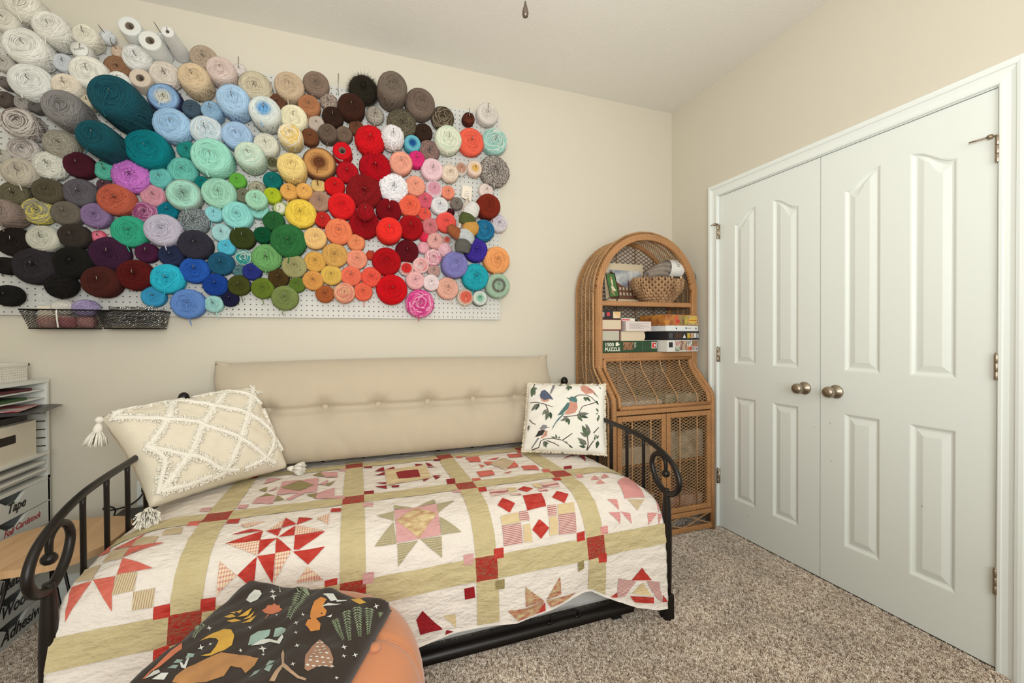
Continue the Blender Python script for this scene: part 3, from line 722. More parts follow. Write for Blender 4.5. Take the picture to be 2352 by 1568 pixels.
def cake_mesh(name, ratio, sr, wraps, turns, seed, n=3.0, nub=0.0, pts=44, dim=0.40, belly=0.0):
    r = np.random.default_rng(seed)
    # body
    ph = np.linspace(-np.pi/2*0.985, np.pi/2*0.985, 22); seg = 40
    rho, h = profile(ph, ratio, n, dim)
    bul = 1+belly*np.sin(np.clip(h/ratio, 0, 1)*np.pi)
    a = np.arange(seg)*2*np.pi/seg
    V = np.stack([(rho*bul)[:, None]*np.cos(a), (rho*bul)[:, None]*np.sin(a), np.repeat(h[:, None], seg, 1)], -1).reshape(-1, 3)
    i = np.arange(len(ph)-1)[:, None]*seg; j = np.arange(seg)[None, :]
    F = np.stack([i+j, i+(j+1) % seg, i+seg+(j+1) % seg, i+seg+j], -1).reshape(-1, 4).tolist()
    F.append(list(range((len(ph)-1)*seg, len(ph)*seg))); F.append(list(range(seg))[::-1])
    V = (V-np.array([0, 0, ratio/2]))*np.array([0.95, 0.95, 1-0.05/ratio])+np.array([0, 0, ratio/2])
    rad = np.repeat(np.where(np.sin(ph) > 0.3, rho, 2-rho)[:, None], seg, 1).reshape(-1)
    al = (np.tile(a, len(ph))/6.283*3) % 1
    # the wound strand
    tt = np.linspace(0, wraps, wraps*pts)
    k = np.minimum(tt.astype(int), wraps-1)
    top = np.radians(np.where(r.random(wraps+1) < 0.22, r.uniform(60, 86, wraps+1), r.uniform(30, 58, wraps+1))); top = np.interp(tt, np.arange(wraps+1), top)
    low = np.radians(-62)
    phi = (top+low)/2+(top-low)/2*np.sin(2*np.pi*tt)
    jit = np.cumsum(r.normal(0, 0.5, wraps+1)); th = 2*np.pi*turns*tt+np.interp(tt, np.arange(wraps+1), jit)*0.5
    rho, h = profile(phi, ratio, n, dim)
    e = 1e-3; r2, h2 = profile(phi+e, ratio, n, dim); dr, dh = (r2-rho), (h2-h); ln = np.hypot(dr, dh)+1e-9
    nr, nh = dh/ln, -dr/ln
    lift = sr*(-0.9+1.5*np.interp(tt, np.linspace(0, wraps, wraps*2), r.random(wraps*2)))
    bul = 1+belly*np.sin(np.clip(h/ratio, 0, 1)*np.pi)
    R = rho*bul+nr*lift; H = h+nh*lift
    P = np.stack([R*np.cos(th), R*np.sin(th), H], -1); Nn = np.stack([nr*np.cos(th), nr*np.sin(th), nh], -1)
    rr = sr*(1+nub*np.sin(tt*pts*1.9)+nub*0.6*np.sin(tt*pts*3.7)) if nub else sr
    TV, TF = np_tube(P, Nn, rr, 5)
    TF = (TF+len(V)).tolist()
    # the face: the strand coils round the centre like a rose
    nt_ = max(6, int(0.80/(1.75*sr))); ts = np.linspace(0, 1, nt_*26); ths = ts*nt_*2*np.pi+seed
    wob = 0.022*np.sin(ths*2.0/1.07+seed)+0.014*np.sin(ths*3.13)
    rs = np.clip(0.16+0.80*ts+wob, 0.1, 0.985); phs = np.arccos(rs**(n/2))
    r1, h1 = profile(phs, ratio, n, dim); e2 = 1e-3; r2b, h2b = profile(phs+e2, ratio, n, dim); drb, dhb = r2b-r1, h2b-h1; lnb = np.hypot(drb, dhb)+1e-9
    nrb, nhb = dhb/lnb, -drb/lnb; lf = sr*(-0.35+0.75*np.sin(ths*0.37)*np.sin(ths*0.11+1))
    Ps = np.stack([(r1+nrb*lf)*np.cos(ths), (r1+nrb*lf)*np.sin(ths), h1+nhb*lf], -1); Ns = np.stack([nrb*np.cos(ths), nrb*np.sin(ths), nhb], -1)
    rr2 = sr*0.95*(1+nub*np.sin(np.arange(len(ts))*1.9)) if nub else sr*0.95
    SV, SF = np_tube(Ps, Ns, rr2, 5); SF = (SF+len(V)+len(TV)).tolist()
    TF = TF+SF; TV = np.concatenate([TV, SV])
    al2 = np.concatenate([np.repeat(tt/wraps, 5), np.repeat(ts*0.45+0.3, 5)]); rd2 = np.concatenate([np.repeat(np.where(np.sin(phi) > 0.3, rho, 2-rho), 5), np.repeat(r1, 5)])
    return np_mesh(name, np.concatenate([V, TV]), F+TF, {'along': np.concatenate([al, al2]), 'rad': np.concatenate([rad, rd2])})

def ball_mesh(name, sr, wraps, seed):
    r = np.random.default_rng(seed)
    bm = bmesh.new(); bmesh.ops.create_uvsphere(bm, u_segments=28, v_segments=18, radius=1.0)
    V = np.array([v.co[:] for v in bm.verts]); F = [[v.index for v in f.verts] for f in bm.faces]; bm.free()
    allV, al, rd = [V], [np.zeros(len(V))], [np.ones(len(V))]; o = len(V)
    for k in range(wraps):
        ax = r.normal(size=3); ax /= np.linalg.norm(ax); u = np.cross(ax, [0.3, 0.7, 0.2]); u /= np.linalg.norm(u); w_ = np.cross(ax, u)
        off = r.uniform(-0.45, 0.45); q = math.sqrt(1-off*off); t = np.linspace(0, 2*np.pi, 34)
        D = np.cos(t)[:, None]*u*q+np.sin(t)[:, None]*w_*q+ax*off
        TV, TF = np_tube(D*(1+sr*r.uniform(0.2, 1.2)), D, sr, 5); F += (TF+o).tolist(); o += len(TV)
        allV.append(TV); al.append(np.repeat((k+t/6.28)/wraps, 5)); rd.append(np.ones(len(TV)))
    V = np.concatenate(allV); V[:, 2] += 1.0
    return np_mesh(name, V, F, {'along': np.concatenate(al), 'rad': np.concatenate(rd)})

def cone_mesh(name, ratio, taper, hole=0.36):
    prof = [(hole, 0.0), (0.9, 0.0), (1.0, 0.04), (1.0-taper*0.5, ratio*0.5), (1.0-taper, ratio-0.10), (0.97-taper, ratio-0.03), (0.88-taper, ratio), (hole+0.06, ratio-0.015), (hole, ratio-0.05), (hole, 0.0)]
    fine = []
    for (p, q) in zip(prof[:-1], prof[1:]):
        for t in np.linspace(0, 1, 8, endpoint=False): fine.append((p[0]+(q[0]-p[0])*t, p[1]+(q[1]-p[1])*t))
    seg = 48; a = np.arange(seg)*2*np.pi/seg; pr = np.array(fine)
    V = np.stack([pr[:, 0][:, None]*np.cos(a), pr[:, 0][:, None]*np.sin(a), np.repeat(pr[:, 1][:, None], seg, 1)], -1).reshape(-1, 3)
    K = len(pr); i = np.arange(K)[:, None]; j = np.arange(seg)[None, :]; i2 = (i+1) % K
    F = np.stack([i*seg+j, i*seg+(j+1) % seg, i2*seg+(j+1) % seg, i2*seg+j], -1).reshape(-1, 4).tolist()
    o = len(V); VV = [V]
    # criss-cross thread
    for s in (1, -1):
        for k in range(16):
            t = np.linspace(0, 1, 40); th = s*(t*5.2+k*2*np.pi/16); hh = 0.05+t*(ratio-0.12); rr = 1.0-taper*hh/ratio
            P = np.stack([rr*np.cos(th), rr*np.sin(th), hh], -1); N = np.stack([np.cos(th), np.sin(th), th*0], -1)
            TV, TF = np_tube(P+N*0.004, N, 0.012, 4); F += (TF+o).tolist(); o += len(TV); VV.append(TV)
    V = np.concatenate(VV)
    return np_mesh(name, V, F, {'along': np.zeros(len(V)), 'rad': np.hypot(V[:, 0], V[:, 1])})

def skein_mesh(name, seed):
    """a hank coiled into a rosette"""
    r = np.random.default_rng(seed); VV, F, al, rd = [], [], [], []; o = 0
    m = 15
    for k in range(m):
        a0 = k*2*np.pi/m; t = np.linspace(0, 1, 26)
        th = a0+t*2.6; ph = np.radians(-70+t*158); rho, h = profile(ph, 1.2, 2.3, 0.25)
        P = np.stack([0.9*rho*np.cos(th), 0.9*rho*np.sin(th), h], -1); e = 1e-3; r2, h2 = profile(ph+e, 1.2, 2.3, 0.25)
        dr, dh = r2-rho, h2-h; ln = np.hypot(dr, dh)+1e-9; N = np.stack([dh/ln*np.cos(th), dh/ln*np.sin(th), -dr/ln], -1)
        TV, TF = np_tube(P, N, 0.17*(0.45+0.55*rho), 8); F += (TF+o).tolist(); o += len(TV)
        VV.append(TV); al.append(np.repeat(np.full(26, (k % 3)/3+0.05)+t*0.2, 8)); rd.append(np.repeat(rho, 8))
    return np_mesh(name, np.concatenate(VV), F, {'along': np.concatenate(al), 'rad': np.concatenate(rd)})

def fur_mesh(name, seed):
    r = np.random.default_rng(seed); V, F = [], []
    me = cake_mesh('tmp', 1.2, 0.06, 24, 1.2, seed)
    n = len(me.vertices); co = np.zeros(n*3); me.vertices.foreach_get('co', co); V = [co.reshape(-1, 3)]; F = [list(p.vertices) for p in me.polygons]; o = n
    bpy.data.meshes.remove(me)
    D = r.normal(size=(5200, 3)); D /= np.linalg.norm(D, axis=1)[:, None]
    B = D*np.array([0.92, 0.92, 0.55])+np.array([0, 0, 0.6]); J = r.normal(0, 0.45, (5200, 3))+np.array([0, -0.2, 0])
    E = B+(D+J)*0.30*r.uniform(0.5, 1.3, (5200, 1)); S = np.cross(D, [0.2, 0.3, 0.9]); S /= np.linalg.norm(S, axis=1)[:, None]
    T = np.stack([B-S*0.012, B+S*0.012, E], 1).reshape(-1, 3); V.append(T)
    F += [[o+3*i, o+3*i+1, o+3*i+2] for i in range(5200)]
    V = np.concatenate(V)
    return np_mesh(name, V, F, {'along': np.zeros(len(V)), 'rad': np.ones(len(V))})

RATIOS = (0.6, 0.85, 1.15, 1.6, 2.3, 3.4)
ARCH = {}
def arch(kind, ratio, k):
    i = min(range(len(RATIOS)), key=lambda q: abs(math.log(RATIOS[q]/ratio))); R = RATIOS[i]
    v = k % 3 if i < 4 else 0
    key = (kind, i, v)
    if key not in ARCH:
        sd = 11+i*7+v
        nm = 'yarn_winding'
        if kind == 'cake': ARCH[key] = cake_mesh(nm, R, (0.040, 0.047, 0.036)[v], int(44+20*i), (1.13, 1.31, 1.63)[v], sd, (3.3, 2.9, 3.6)[v]+0.5*max(0, i-1), belly=0.04 if i > 3 else 0.0), R
        elif kind == 'chunky': ARCH[key] = cake_mesh(nm, R, 0.075, int(40+12*i), 1.37, sd, 2.9), R
        elif kind == 'chen': ARCH[key] = cake_mesh(nm, R, 0.09, int(40+12*i), 1.27, sd, 2.6, nub=0.42, pts=60, dim=0.4), R
    return ARCH[key]
BALL = [ball_mesh('yarn_winding', 0.06, 34, s) for s in (1, 2)]
SKEIN = [skein_mesh('yarn_hank', s) for s in (5,)]
CONE = {}
FUR = fur_mesh('fur_winding', 9)

def yarn_mat(kind, cols):
    key = 'yarn_'+kind+'_'+'_'.join('%d_%d_%d' % c for c in cols)
    if key in MATS: return MATS[key]
    cl = [lin(c) for c in cols]
    m, nt, b = nmat(key); N, L = nt.nodes.new, nt.links.new
    b.inputs['Roughness'].default_value = 0.9; b.inputs['Specular IOR Level'].default_value = 0.15
    b.inputs['Sheen Weight'].default_value = 0.03; b.inputs['Sheen Roughness'].default_value = 0.6
    tc = N('ShaderNodeTexCoord')
    nz = N('ShaderNodeTexNoise'); nz.inputs['Scale'].default_value = 26; nz.inputs['Detail'].default_value = 3
    L(tc.outputs['Object'], nz.inputs['Vector'])
    def at(n):
        a = N('ShaderNodeAttribute'); a.attribute_name = n; return a.outputs['Fac']
    def ramp(src, els, interp='LINEAR'):
        cr = N('ShaderNodeValToRGB'); cr.color_ramp.interpolation = interp
        e = cr.color_ramp.elements
        while len(e) < len(els): e.new(0.5)
        for q, (p, c) in zip(e, els): q.position = p; q.color = c
        L(src, cr.inputs[0]); return cr.outputs[0]
    if kind in ('var', 'skein') and len(cl) > 1:
        mu = N('ShaderNodeMath'); mu.operation = 'MULTIPLY'; mu.inputs[1].default_value = 14.0 if kind == 'var' else 3.0; L(at('along'), mu.inputs[0])
        fr_ = N('ShaderNodeMath'); fr_.operation = 'FRACT'; L(mu.outputs[0], fr_.inputs[0])
        base = ramp(fr_.outputs[0], [(0.0, cl[0]), (0.5, cl[0]), (0.62, cl[1]), (0.88, cl[1]), (1.0, cl[0])])
    elif kind == 'grad':
        base = ramp(at('rad'), [(0.0, cl[0]), (0.30, cl[0]), (0.62, cl[1]), (0.8, cl[1]), (0.97, cl[2])])
    elif kind == 'ring':
        base = ramp(at('rad'), [(0.0, cl[0]), (0.32, cl[0]), (0.42, cl[1]), (0.55, cl[1]), (0.64, cl[0])])
    elif kind in ('tweed', 'chen') and len(cl) > 1:
        n2 = N('ShaderNodeTexNoise'); n2.inputs['Scale'].default_value = 14; n2.inputs['Detail'].default_value = 1; L(tc.outputs['Object'], n2.inputs['Vector'])
        base = ramp(n2.outputs['Fac'], [(0.44, cl[0]), (0.56, cl[1])])
    else:
        rgb = N('ShaderNodeRGB'); rgb.outputs[0].default_value = cl[0]; base = rgb.outputs[0]
    # strand shading put into the yarn colour: brightness varies at random per wrap
    sn = N('ShaderNodeTexNoise'); sn.noise_dimensions = '1D'; sn.inputs['Scale'].default_value = 140; sn.inputs['Detail'].default_value = 1; L(at('along'), sn.inputs['W'])
    sm = N('ShaderNodeMapRange'); sm.inputs[1].default_value = 0.3; sm.inputs[2].default_value = 0.7; sm.inputs[3].default_value = 0.74; sm.inputs[4].default_value = 1.0; L(sn.outputs['Fac'], sm.inputs[0])
    hs = N('ShaderNodeHueSaturation'); hs.inputs['Saturation'].default_value = 1.0
    mr = N('ShaderNodeMapRange'); hi = min(1.10 if kind != 'chen' else 1.22, 0.96/max(max(c[:3]) for c in cl)); mr.inputs[3].default_value = hi*0.9; mr.inputs[4].default_value = hi
    L(nz.outputs['Fac'], mr.inputs[0]); ml = N('ShaderNodeMath'); ml.operation = 'MULTIPLY'; L(mr.outputs[0], ml.inputs[0]); L(sm.outputs[0], ml.inputs[1]); L(ml.outputs[0], hs.inputs['Value']); L(base, hs.inputs['Color'])
    L(hs.outputs[0], b.inputs['Base Color'])
    n3 = N('ShaderNodeTexNoise'); n3.inputs['Scale'].default_value = 60 if kind != 'chen' else 35; n3.inputs['Detail'].default_value = 3; L(tc.outputs['Object'], n3.inputs['Vector'])
    bp = N('ShaderNodeBump'); bp.inputs['Strength'].default_value = 0.5; bp.inputs['Distance'].default_value = 0.003 if kind != 'chen' else 0.005
    L(n3.outputs['Fac'], bp.inputs['Height']); L(bp.outputs[0], b.inputs['Normal'])
    MATS[key] = m
    return m

def child_world(name, mb, m, parent, smooth=True):
    """a part whose mesh is written in world coordinates"""
    o = mb.build(name, m, None, smooth); o.parent = parent; o.matrix_parent_inverse = parent.matrix_world.inverted()
    return o

NAMES = {'cone': 'thread_cone', 'cone2': 'thread_cone', 'ball': 'yarn_ball', 'fur': 'yarn_ball', 'skein': 'yarn_skein'}
def yarn_object(x, yb, z, r, L, kind, cols, label, k, group='yarn hung on the pegboards', axis=None):
    if kind in ('ball',): me, R = BALL[k % 2], 2.0; L = max(L*0.6, 1.7*r)
    elif kind == 'skein': me, R = SKEIN[0], 1.2
    elif kind == 'fur': me, R = FUR, 1.2
    elif kind in ('cone', 'cone2'):
        rk = min((1.0, 1.6, 2.4, 3.6), key=lambda q: abs(math.log(q*r/L)))
        ck = (kind, rk)
        if ck not in CONE: CONE[ck] = cone_mesh('thread_winding', rk, 0.10 if kind == 'cone' else 0.34, 0.36 if kind == 'cone' else 0.2)
        me, R = CONE[ck], rk
    else:
        me, R = arch({'var': 'cake', 'tweed': 'chunky', 'grad': 'cake', 'ring': 'cake', 'label': 'cake'}.get(kind, kind), L/r, k)
    o = bpy.data.objects.new(NAMES.get(kind, 'yarn_cake'), me); C.objects.link(o)
    rot = Matrix.Rotation(math.pi/2, 4, 'X') @ Matrix.Rotation(k*2.399, 4, 'Z')
    if axis is not None: rot = axis
    o.matrix_world = Matrix.Translation((x, yb, z)) @ rot @ Matrix.Diagonal((r*1.06, r*1.06, L/R, 1))
    o.material_slots[0].link = 'OBJECT'; o.material_slots[0].material = yarn_mat(kind, cols)
    tag(o, label, {'cone': 'thread cone', 'cone2': 'thread cone'}.get(kind, 'yarn'), group)
    return o

def hang_yarn():
    rnd = random.Random(21)
    for k, (x, yb, z, r, L, kind, cols, label) in enumerate(YARN):
        x, yb, z, r, L = x/1000, yb/1000, z/1000, r/1000, L/1000
        o = yarn_object(x, yb, z, r, L, kind, cols, label, k)
        bpy.context.view_layer.update() if False else None
        yf = yb-L
        # the peg hook through its centre
        t = PEGS[0] if x > PBX-PBS else PEGS[1]
        lx, ly, lz = t.location
        tip = rnd.uniform(-0.008, 0.008); hook_up = 0.05 if label.startswith(('lone', 'tiny rust', 'tiny white')) else rnd.choice((0.010, 0.014, 0.022))
        dim = 0.06*r if kind not in ('cone', 'cone2') else 0.0
        hk = MB().tube([(x-lx, 0.002, z-lz+0.004), (x-lx, yf-ly, z-lz+0.004), (x-lx+tip*0.2, yf-ly-0.007, z-lz+0.006), (x-lx+tip*0.5, yf-ly-0.009, z-lz+hook_up)], 0.0017, 6)
        hk.build('peg_hook', M_HOOK, t, True)
        sr = max(0.0016, 0.034*r) if kind not in ('chunky', 'chen', 'tweed') else 0.05*r
        mm = o.material_slots[0].material
        if kind in ('cone', 'cone2'):
            hr = r*(0.36 if kind == 'cone' else 0.2)
            core = MB()
            pr = [(hr*0.99, -0.002), (hr*0.99, L*0.98), (hr*0.86, L*0.98), (hr*0.86, 0.02)]
            V, F = lathe(pr, 24, 'Y'); core.add([(p[0]+x, yb-p[1], p[2]+z) for p in V], F[:-2])
            child_world('spool_core', core, mat('spool_card', (120, 104, 88), 0.8), o)
            if 'red crochet' in label:
                lb = MB(); a = [math.pi*(1.02+0.5*i/10) for i in range(11)]; rr = r*1.004
                lb.add([(x+rr*math.cos(q), yf+0.008+dz, z+rr*math.sin(q)) for dz in (0, 0.045) for q in a], [(i, i+1, i+12, i+11) for i in range(10)])
                child_world('paper_band', lb, mat('label_paper', (226, 222, 216), 0.6), o)
        elif kind == 'label':
            dsc = MB().lathe([(0.0005, yf-0.006), (r*0.93, yf-0.006), (r*0.95, yf-0.004), (r*0.95, yf-0.002)], 30, 'Y', (x, 0, z))
            dc = child_world('card_disc', dsc, mat('card_white', (222, 220, 212), 0.6), o)
            txt('Woolly', (x-r*0.02, yf-0.0066, z), r*0.42, 'card_ink', (96, 90, 78), dc, rot=(math.pi/2, -0.45, 0), world=True)
        elif kind != 'fur' and rnd.random() < 0.62 and r > 0.03:
            # loose end of the yarn hanging from the middle or the rim
            a = rnd.uniform(-1.95, -1.2); dr = rnd.uniform(0.5, 0.8)
            p0 = Vector((x, yf+0.004, z-0.01*r)); p1 = Vector((x+r*0.35*math.cos(a), yf-0.004, z+r*0.35*math.sin(a)))
            p2 = Vector((x+r*dr*math.cos(a), yf+0.002, z+r*dr*math.sin(a)))
            p3 = Vector((x+r*0.97*math.cos(a), yf+0.012, z+r*1.0*math.sin(a))); p4 = p3+Vector((rnd.uniform(-.010, .010), 0.006, -rnd.uniform(0.010, 0.040)))
            tl = MB().tube(smooth_path([p0, p1, p2, p3, p4], 5), sr*1.05, 5)
            child_world('yarn_tail', tl, mm, o)

def txt(body, loc, size, mname, col, parent=None, rot=(math.pi/2, 0, 0), world=False, align='CENTER', shear=0.0, extr=0.0003, sx=1.0, mr=None, bold=0.0, name='lettering'):
    cu = bpy.data.curves.new(name, 'FONT'); cu.body = body; cu.size = size; cu.align_x = align; cu.align_y = 'CENTER'; cu.extrude = extr; cu.shear = shear; cu.offset = bold
    cu.resolution_u = 3
    cu.materials.append(mat(mname, col, 0.6))
    o = bpy.data.objects.new(name, cu); C.objects.link(o)
    M = Matrix.Translation(loc) @ ((mr or Matrix.Identity(4)) if mr is not None else (Matrix.Rotation(rot[2], 4, 'Z') @ Matrix.Rotation(rot[1], 4, 'Y') @ Matrix.Rotation(rot[0], 4, 'X'))) @ Matrix.Diagonal((sx, 1, 1, 1))
    if parent is not None:
        o.parent = parent
        if world:
            pm = parent
            W = Matrix.Identity(4)
            chain = []
            while pm is not None: chain.append(pm); pm = pm.parent
            for q in reversed(chain): W = W @ q.matrix_parent_inverse @ q.matrix_basis
            o.matrix_parent_inverse = W.inverted()
    o.matrix_basis = M
    return o
hang_yarn()

# ------------------------------------------------------------------ iron daybed
M_IRON = mat('black_iron', (34, 29, 26), 0.38, 0.35, bump=0.03, bscale=90)
BXL, BXR, BYF, BYB = -2.865, -0.890, -1.012, -0.075
bed = thing('daybed', 'black iron daybed with scrolled arms under the patchwork quilt', 'daybed', (-1.8775, -0.54, 0))
def bp_(pts): return [(x+1.8775, y+0.54, z) for x, y, z in pts]
ARM = [(-0.085, 0.775), (-0.25, 0.770), (-0.42, 0.760), (-0.583, 0.748), (-0.734, 0.741), (-0.866, 0.728), (-0.975, 0.699), (-1.055, 0.657), (-1.088, 0.600), (-1.072, 0.555), (-1.03, 0.532), (-0.985, 0.540), (-0.940, 0.578), (-0.918, 0.632), (-0.935, 0.672), (-0.972, 0.684), (-1.004, 0.662), (-1.008, 0.622)]
for x in (BXL, BXR):
    side = MB()
    path = smooth_path(bp_([(x, y, z) for y, z in ARM]), 8)
    n = len(path); rad = [0.0112 if i < n*0.4 else 0.0112+0.0013*min(1, (i-n*0.4)/(n*0.1)) if i < n*0.66 else 0.0125-0.0045*(i-n*0.66)/(n*0.34) for i in range(n)]
    side.tube(path, rad, 14)
    e = path[-1]
    arm = side.build('arm_rail', M_IRON, bed, True)
    MB().lathe([(0.0005, -0.016), (0.011, -0.013), (0.0165, -0.006), (0.0175, 0.0), (0.0165, 0.006), (0.011, 0.013), (0.0005, 0.016)], 18, 'Z', (e.x, e.y, e.z-0.012)).build('scroll_ball', M_IRON, arm, True)
    def arm_z(y):
        for a, b in zip(ARM[:8], ARM[1:9]):
            if b[0] <= y <= a[0]: return a[1]+(b[1]-a[1])*(y-a[0])/(b[0]-a[0])
        return 0.74
    for y in (-0.20, -0.335, -0.465, -0.60, -0.733, -0.860):
        MB().tube(bp_([(x, y, arm_z(y)-0.004), (x, y, arm_z(y)-0.03), (x, y, 0.30)]), [0.0088, 0.0077, 0.0077], 10).build('spindle', M_IRON, bed, True)
    MB().tube(bp_([(x, BYB, 0.30), (x, BYF, 0.30)]), 0.016, 10).build('side_rail', M_IRON, bed, True)
    # front post: swells below the scroll, square foot
    fp = MB().tube(bp_([(x, BYF, 0.548), (x, BYF, 0.52), (x, BYF, 0.46), (x, BYF, 0.36), (x, BYF, 0.20), (x, BYF, 0.10)]), [0.012, 0.0145, 0.0185, 0.0215, 0.0205, 0.019], 14)
    post = fp.build('front_post', M_IRON, bed, True)
    cx, cy = x+1.8775, BYF+0.54
    MB().box(cx-0.022, cx+0.022, cy-0.022, cy+0.022, 0.0, 0.11).build('foot', M_IRON, post, bevel=0.004)
    # back post with ball finial
    bpst = MB().tube(bp_([(x, BYB, 0.0), (x, BYB, 0.865)]), 0.0175, 12).build('back_post', M_IRON, bed, True)
    MB().lathe([(0.0005, 0.862), (0.013, 0.862), (0.019, 0.866), (0.019, 0.872), (0.012, 0.878), (0.011, 0.884), (0.017, 0.890), (0.022, 0.902), (0.0225, 0.912), (0.018, 0.926), (0.009, 0.934), (0.0005, 0.936)], 18, 'Z', (cx, BYB+0.54, 0)).build('finial', M_IRON, bpst, True)
MB().tube(bp_([(BXL, BYB, 0.80), (-2.3, BYB, 0.86), (-1.8775, BYB, 0.875), (-1.45, BYB, 0.86), (BXR, BYB, 0.80)]), 0.016, 10).build('back_rail', M_IRON, bed, True)
for i in range(9):
    x = BXL+(BXR-BXL)*(i+1)/10
    MB().tube(bp_([(x, BYB, 0.84), (x, BYB, 0.30)]), 0.0105, 8).build('spindle', M_IRON, bed, True)
MB().tube(bp_([(BXL, BYB, 0.30), (BXR, BYB, 0.30)]), 0.016, 10).build('side_rail', M_IRON, bed, True)
MB().tube(bp_([(BXL, BYF+0.03, 0.27), (BXR, BYF+0.03, 0.27)]), 0.018, 10).build('side_rail', M_IRON, bed, True)
mt = MB().box(BXL+0.055, BXR-0.055, BYF+0.06, -0.105, 0.285, 0.525).build('mattress', mat('mattress_ticking', (226, 222, 212), 0.9), None, bevel=0.05, seg=4)
tag(mt, 'white mattress covered by the patchwork quilt on the daybed', 'mattress')

# trundle
tr = thing('trundle_bed', 'low black trundle frame pulled level with the quilt hem', 'trundle bed', (-1.9, -0.6, 0))
def tp(pts): return [(x+1.9, y+0.6, z) for x, y, z in pts]
ch = MB()
prof = [(-0.930, 0.030), (-0.950, 0.026), (-0.966, 0.032), (-0.970, 0.046), (-0.964, 0.062), (-0.950, 0.071), (-0.930, 0.073), (-0.918, 0.067), (-0.918, 0.038)]
ch.prism([(y+0.6, z) for y, z in prof], -2.78+1.9, -1.02+1.9, 'YZ').build('front_rail', M_IRON, tr, 'auto')
MB().prism([(y+0.6+0.75, z) for y, z in prof], -2.78+1.9, -1.02+1.9, 'YZ').build('rear_rail', M_IRON, tr, 'auto')
for x in (-2.77, -1.04): MB().box(x+1.9-0.012, x+1.9+0.012, -0.925+0.6, -0.19+0.6, 0.03, 0.066).build('end_rail', M_IRON, tr)
for x in (-2.6, -1.09):
    MB().box(x+1.9-0.022, x+1.9+0.022, -0.95+0.6, -0.905+0.6, 0.0, 0.04).build('caster_foot', mat('black_plastic', (22, 22, 22), 0.5), tr, bevel=0.004)
h = [(-1.402, -0.958, 0.062), (-1.402, -0.962, 0.090), (-1.397, -0.963, 0.098), (-1.388, -0.963, 0.101), (-1.296, -0.963, 0.101), (-1.287, -0.963, 0.098), (-1.282, -0.962, 0.090), (-1.282, -0.958, 0.062)]
hd = MB().tube(tp(h), 0.0042, 8)
for x in (-1.402, -1.282): hd.tube(tp([(x-0.012, -0.958, 0.068), (x+0.012, -0.958, 0.068)]), 0.006, 6)
hd.build('pull_handle', M_IRON, tr, True)
tm = MB().box(-2.75, -1.06, -0.912, -0.22, 0.062, 0.235).build('trundle_mattress', mat('trundle_cover', (208, 206, 202), 0.8), None, bevel=0.02, seg=3)
tag(tm, 'thin white mattress lying in the trundle frame', 'mattress')

# ------------------------------------------------------------------ how the quilt lies on the daybed: cloth coordinates (s along the bed, v towards and over the front edge)
QPROF = [(-0.03, 0.548), (-0.25, 0.560), (-0.6, 0.563), (-0.8, 0.560), (-0.87, 0.553), (-0.92, 0.538), (-0.96, 0.512), (-0.99, 0.478), (-1.01, 0.44), (-1.025, 0.39), (-1.035, 0.33), (-1.045, 0.24), (-1.05, 0.15), (-1.055, 0.05), (-1.056, -0.10)]
_ql = [0.0]
for _i in range(1, len(QPROF)): _ql.append(_ql[-1]+math.hypot(QPROF[_i][0]-QPROF[_i-1][0], QPROF[_i][1]-QPROF[_i-1][1]))
_q0 = 0.687                       # arc length at which v = 0
HEM = [(-2.90, 0.05), (-2.75, 0.06), (-2.5, 0.11), (-2.2, 0.18), (-1.9, 0.200), (-1.79, 0.208), (-1.65, 0.210), (-1.576, 0.200), (-1.44, 0.216), (-1.35, 0.238), (-1.30, 0.242), (-1.26, 0.236), (-1.215, 0.210), (-1.06, 0.138), (-0.96, 0.108), (-0.88, 0.096)]
def pw(tab, x):
    if x <= tab[0][0]: return tab[0][1]
    for a, b in zip(tab[:-1], tab[1:]):
        if x <= b[0]: return a[1]+(b[1]-a[1])*(x-a[0])/(b[0]-a[0])
    return tab[-1][1]
def sstep(a, b, x):
    t = min(1.0, max(0.0, (x-a)/(b-a))); return t*t*(3-2*t)
def qprof(v):
    L = min(_ql[-1], max(0.0, v+_q0)); i = 1
    while i < len(_ql)-1 and _ql[i] < L: i += 1
    t = (L-_ql[i-1])/(_ql[i]-_ql[i-1])
    return QPROF[i-1][0]+(QPROF[i][0]-QPROF[i-1][0])*t, QPROF[i-1][1]+(QPROF[i][1]-QPROF[i-1][1])*t
def vhem(s):
    return 0.425+(0.386-pw(HEM, s))
def drape0(s, v, fine=True):
    v = min(v, vhem(s))
    # smooth the profile a little
    y, z = 0.0, 0.0
    for d, w_ in ((-0.03, 0.25), (0, 0.5), (0.03, 0.25)):
        a, b = qprof(v+d); y += a*w_; z += b*w_
    wt = 1-sstep(0.12, 0.40, v)
    e = max(0.0, abs(s+1.8775)-0.80)/0.20
    z -= 0.060*e*e*wt
    x = s
    hang = sstep(0.28, 0.62, v)
    y -= hang*(0.008*math.sin(s*8.3+0.6)+0.005*math.sin(s*19.0+1.0))
    y += hang*0.045*math.exp(-((s+1.27)/0.08)**2)*sstep(0.4, 0.7, v)
    y += hang*0.008*sstep(-1.0, -0.9, s)
    y -= sstep(0.3, 0.8, v)*0.035*(1-sstep(-2.9, -2.45, s))
    if fine:
        f = 0.0034*vnoise(s*13, v*27)+0.0024*sstep(0.1, 0.45, v)*vnoise(s*8+3, v*58)
        y -= f*0.7; z += f*0.7
    return (x, y, z)
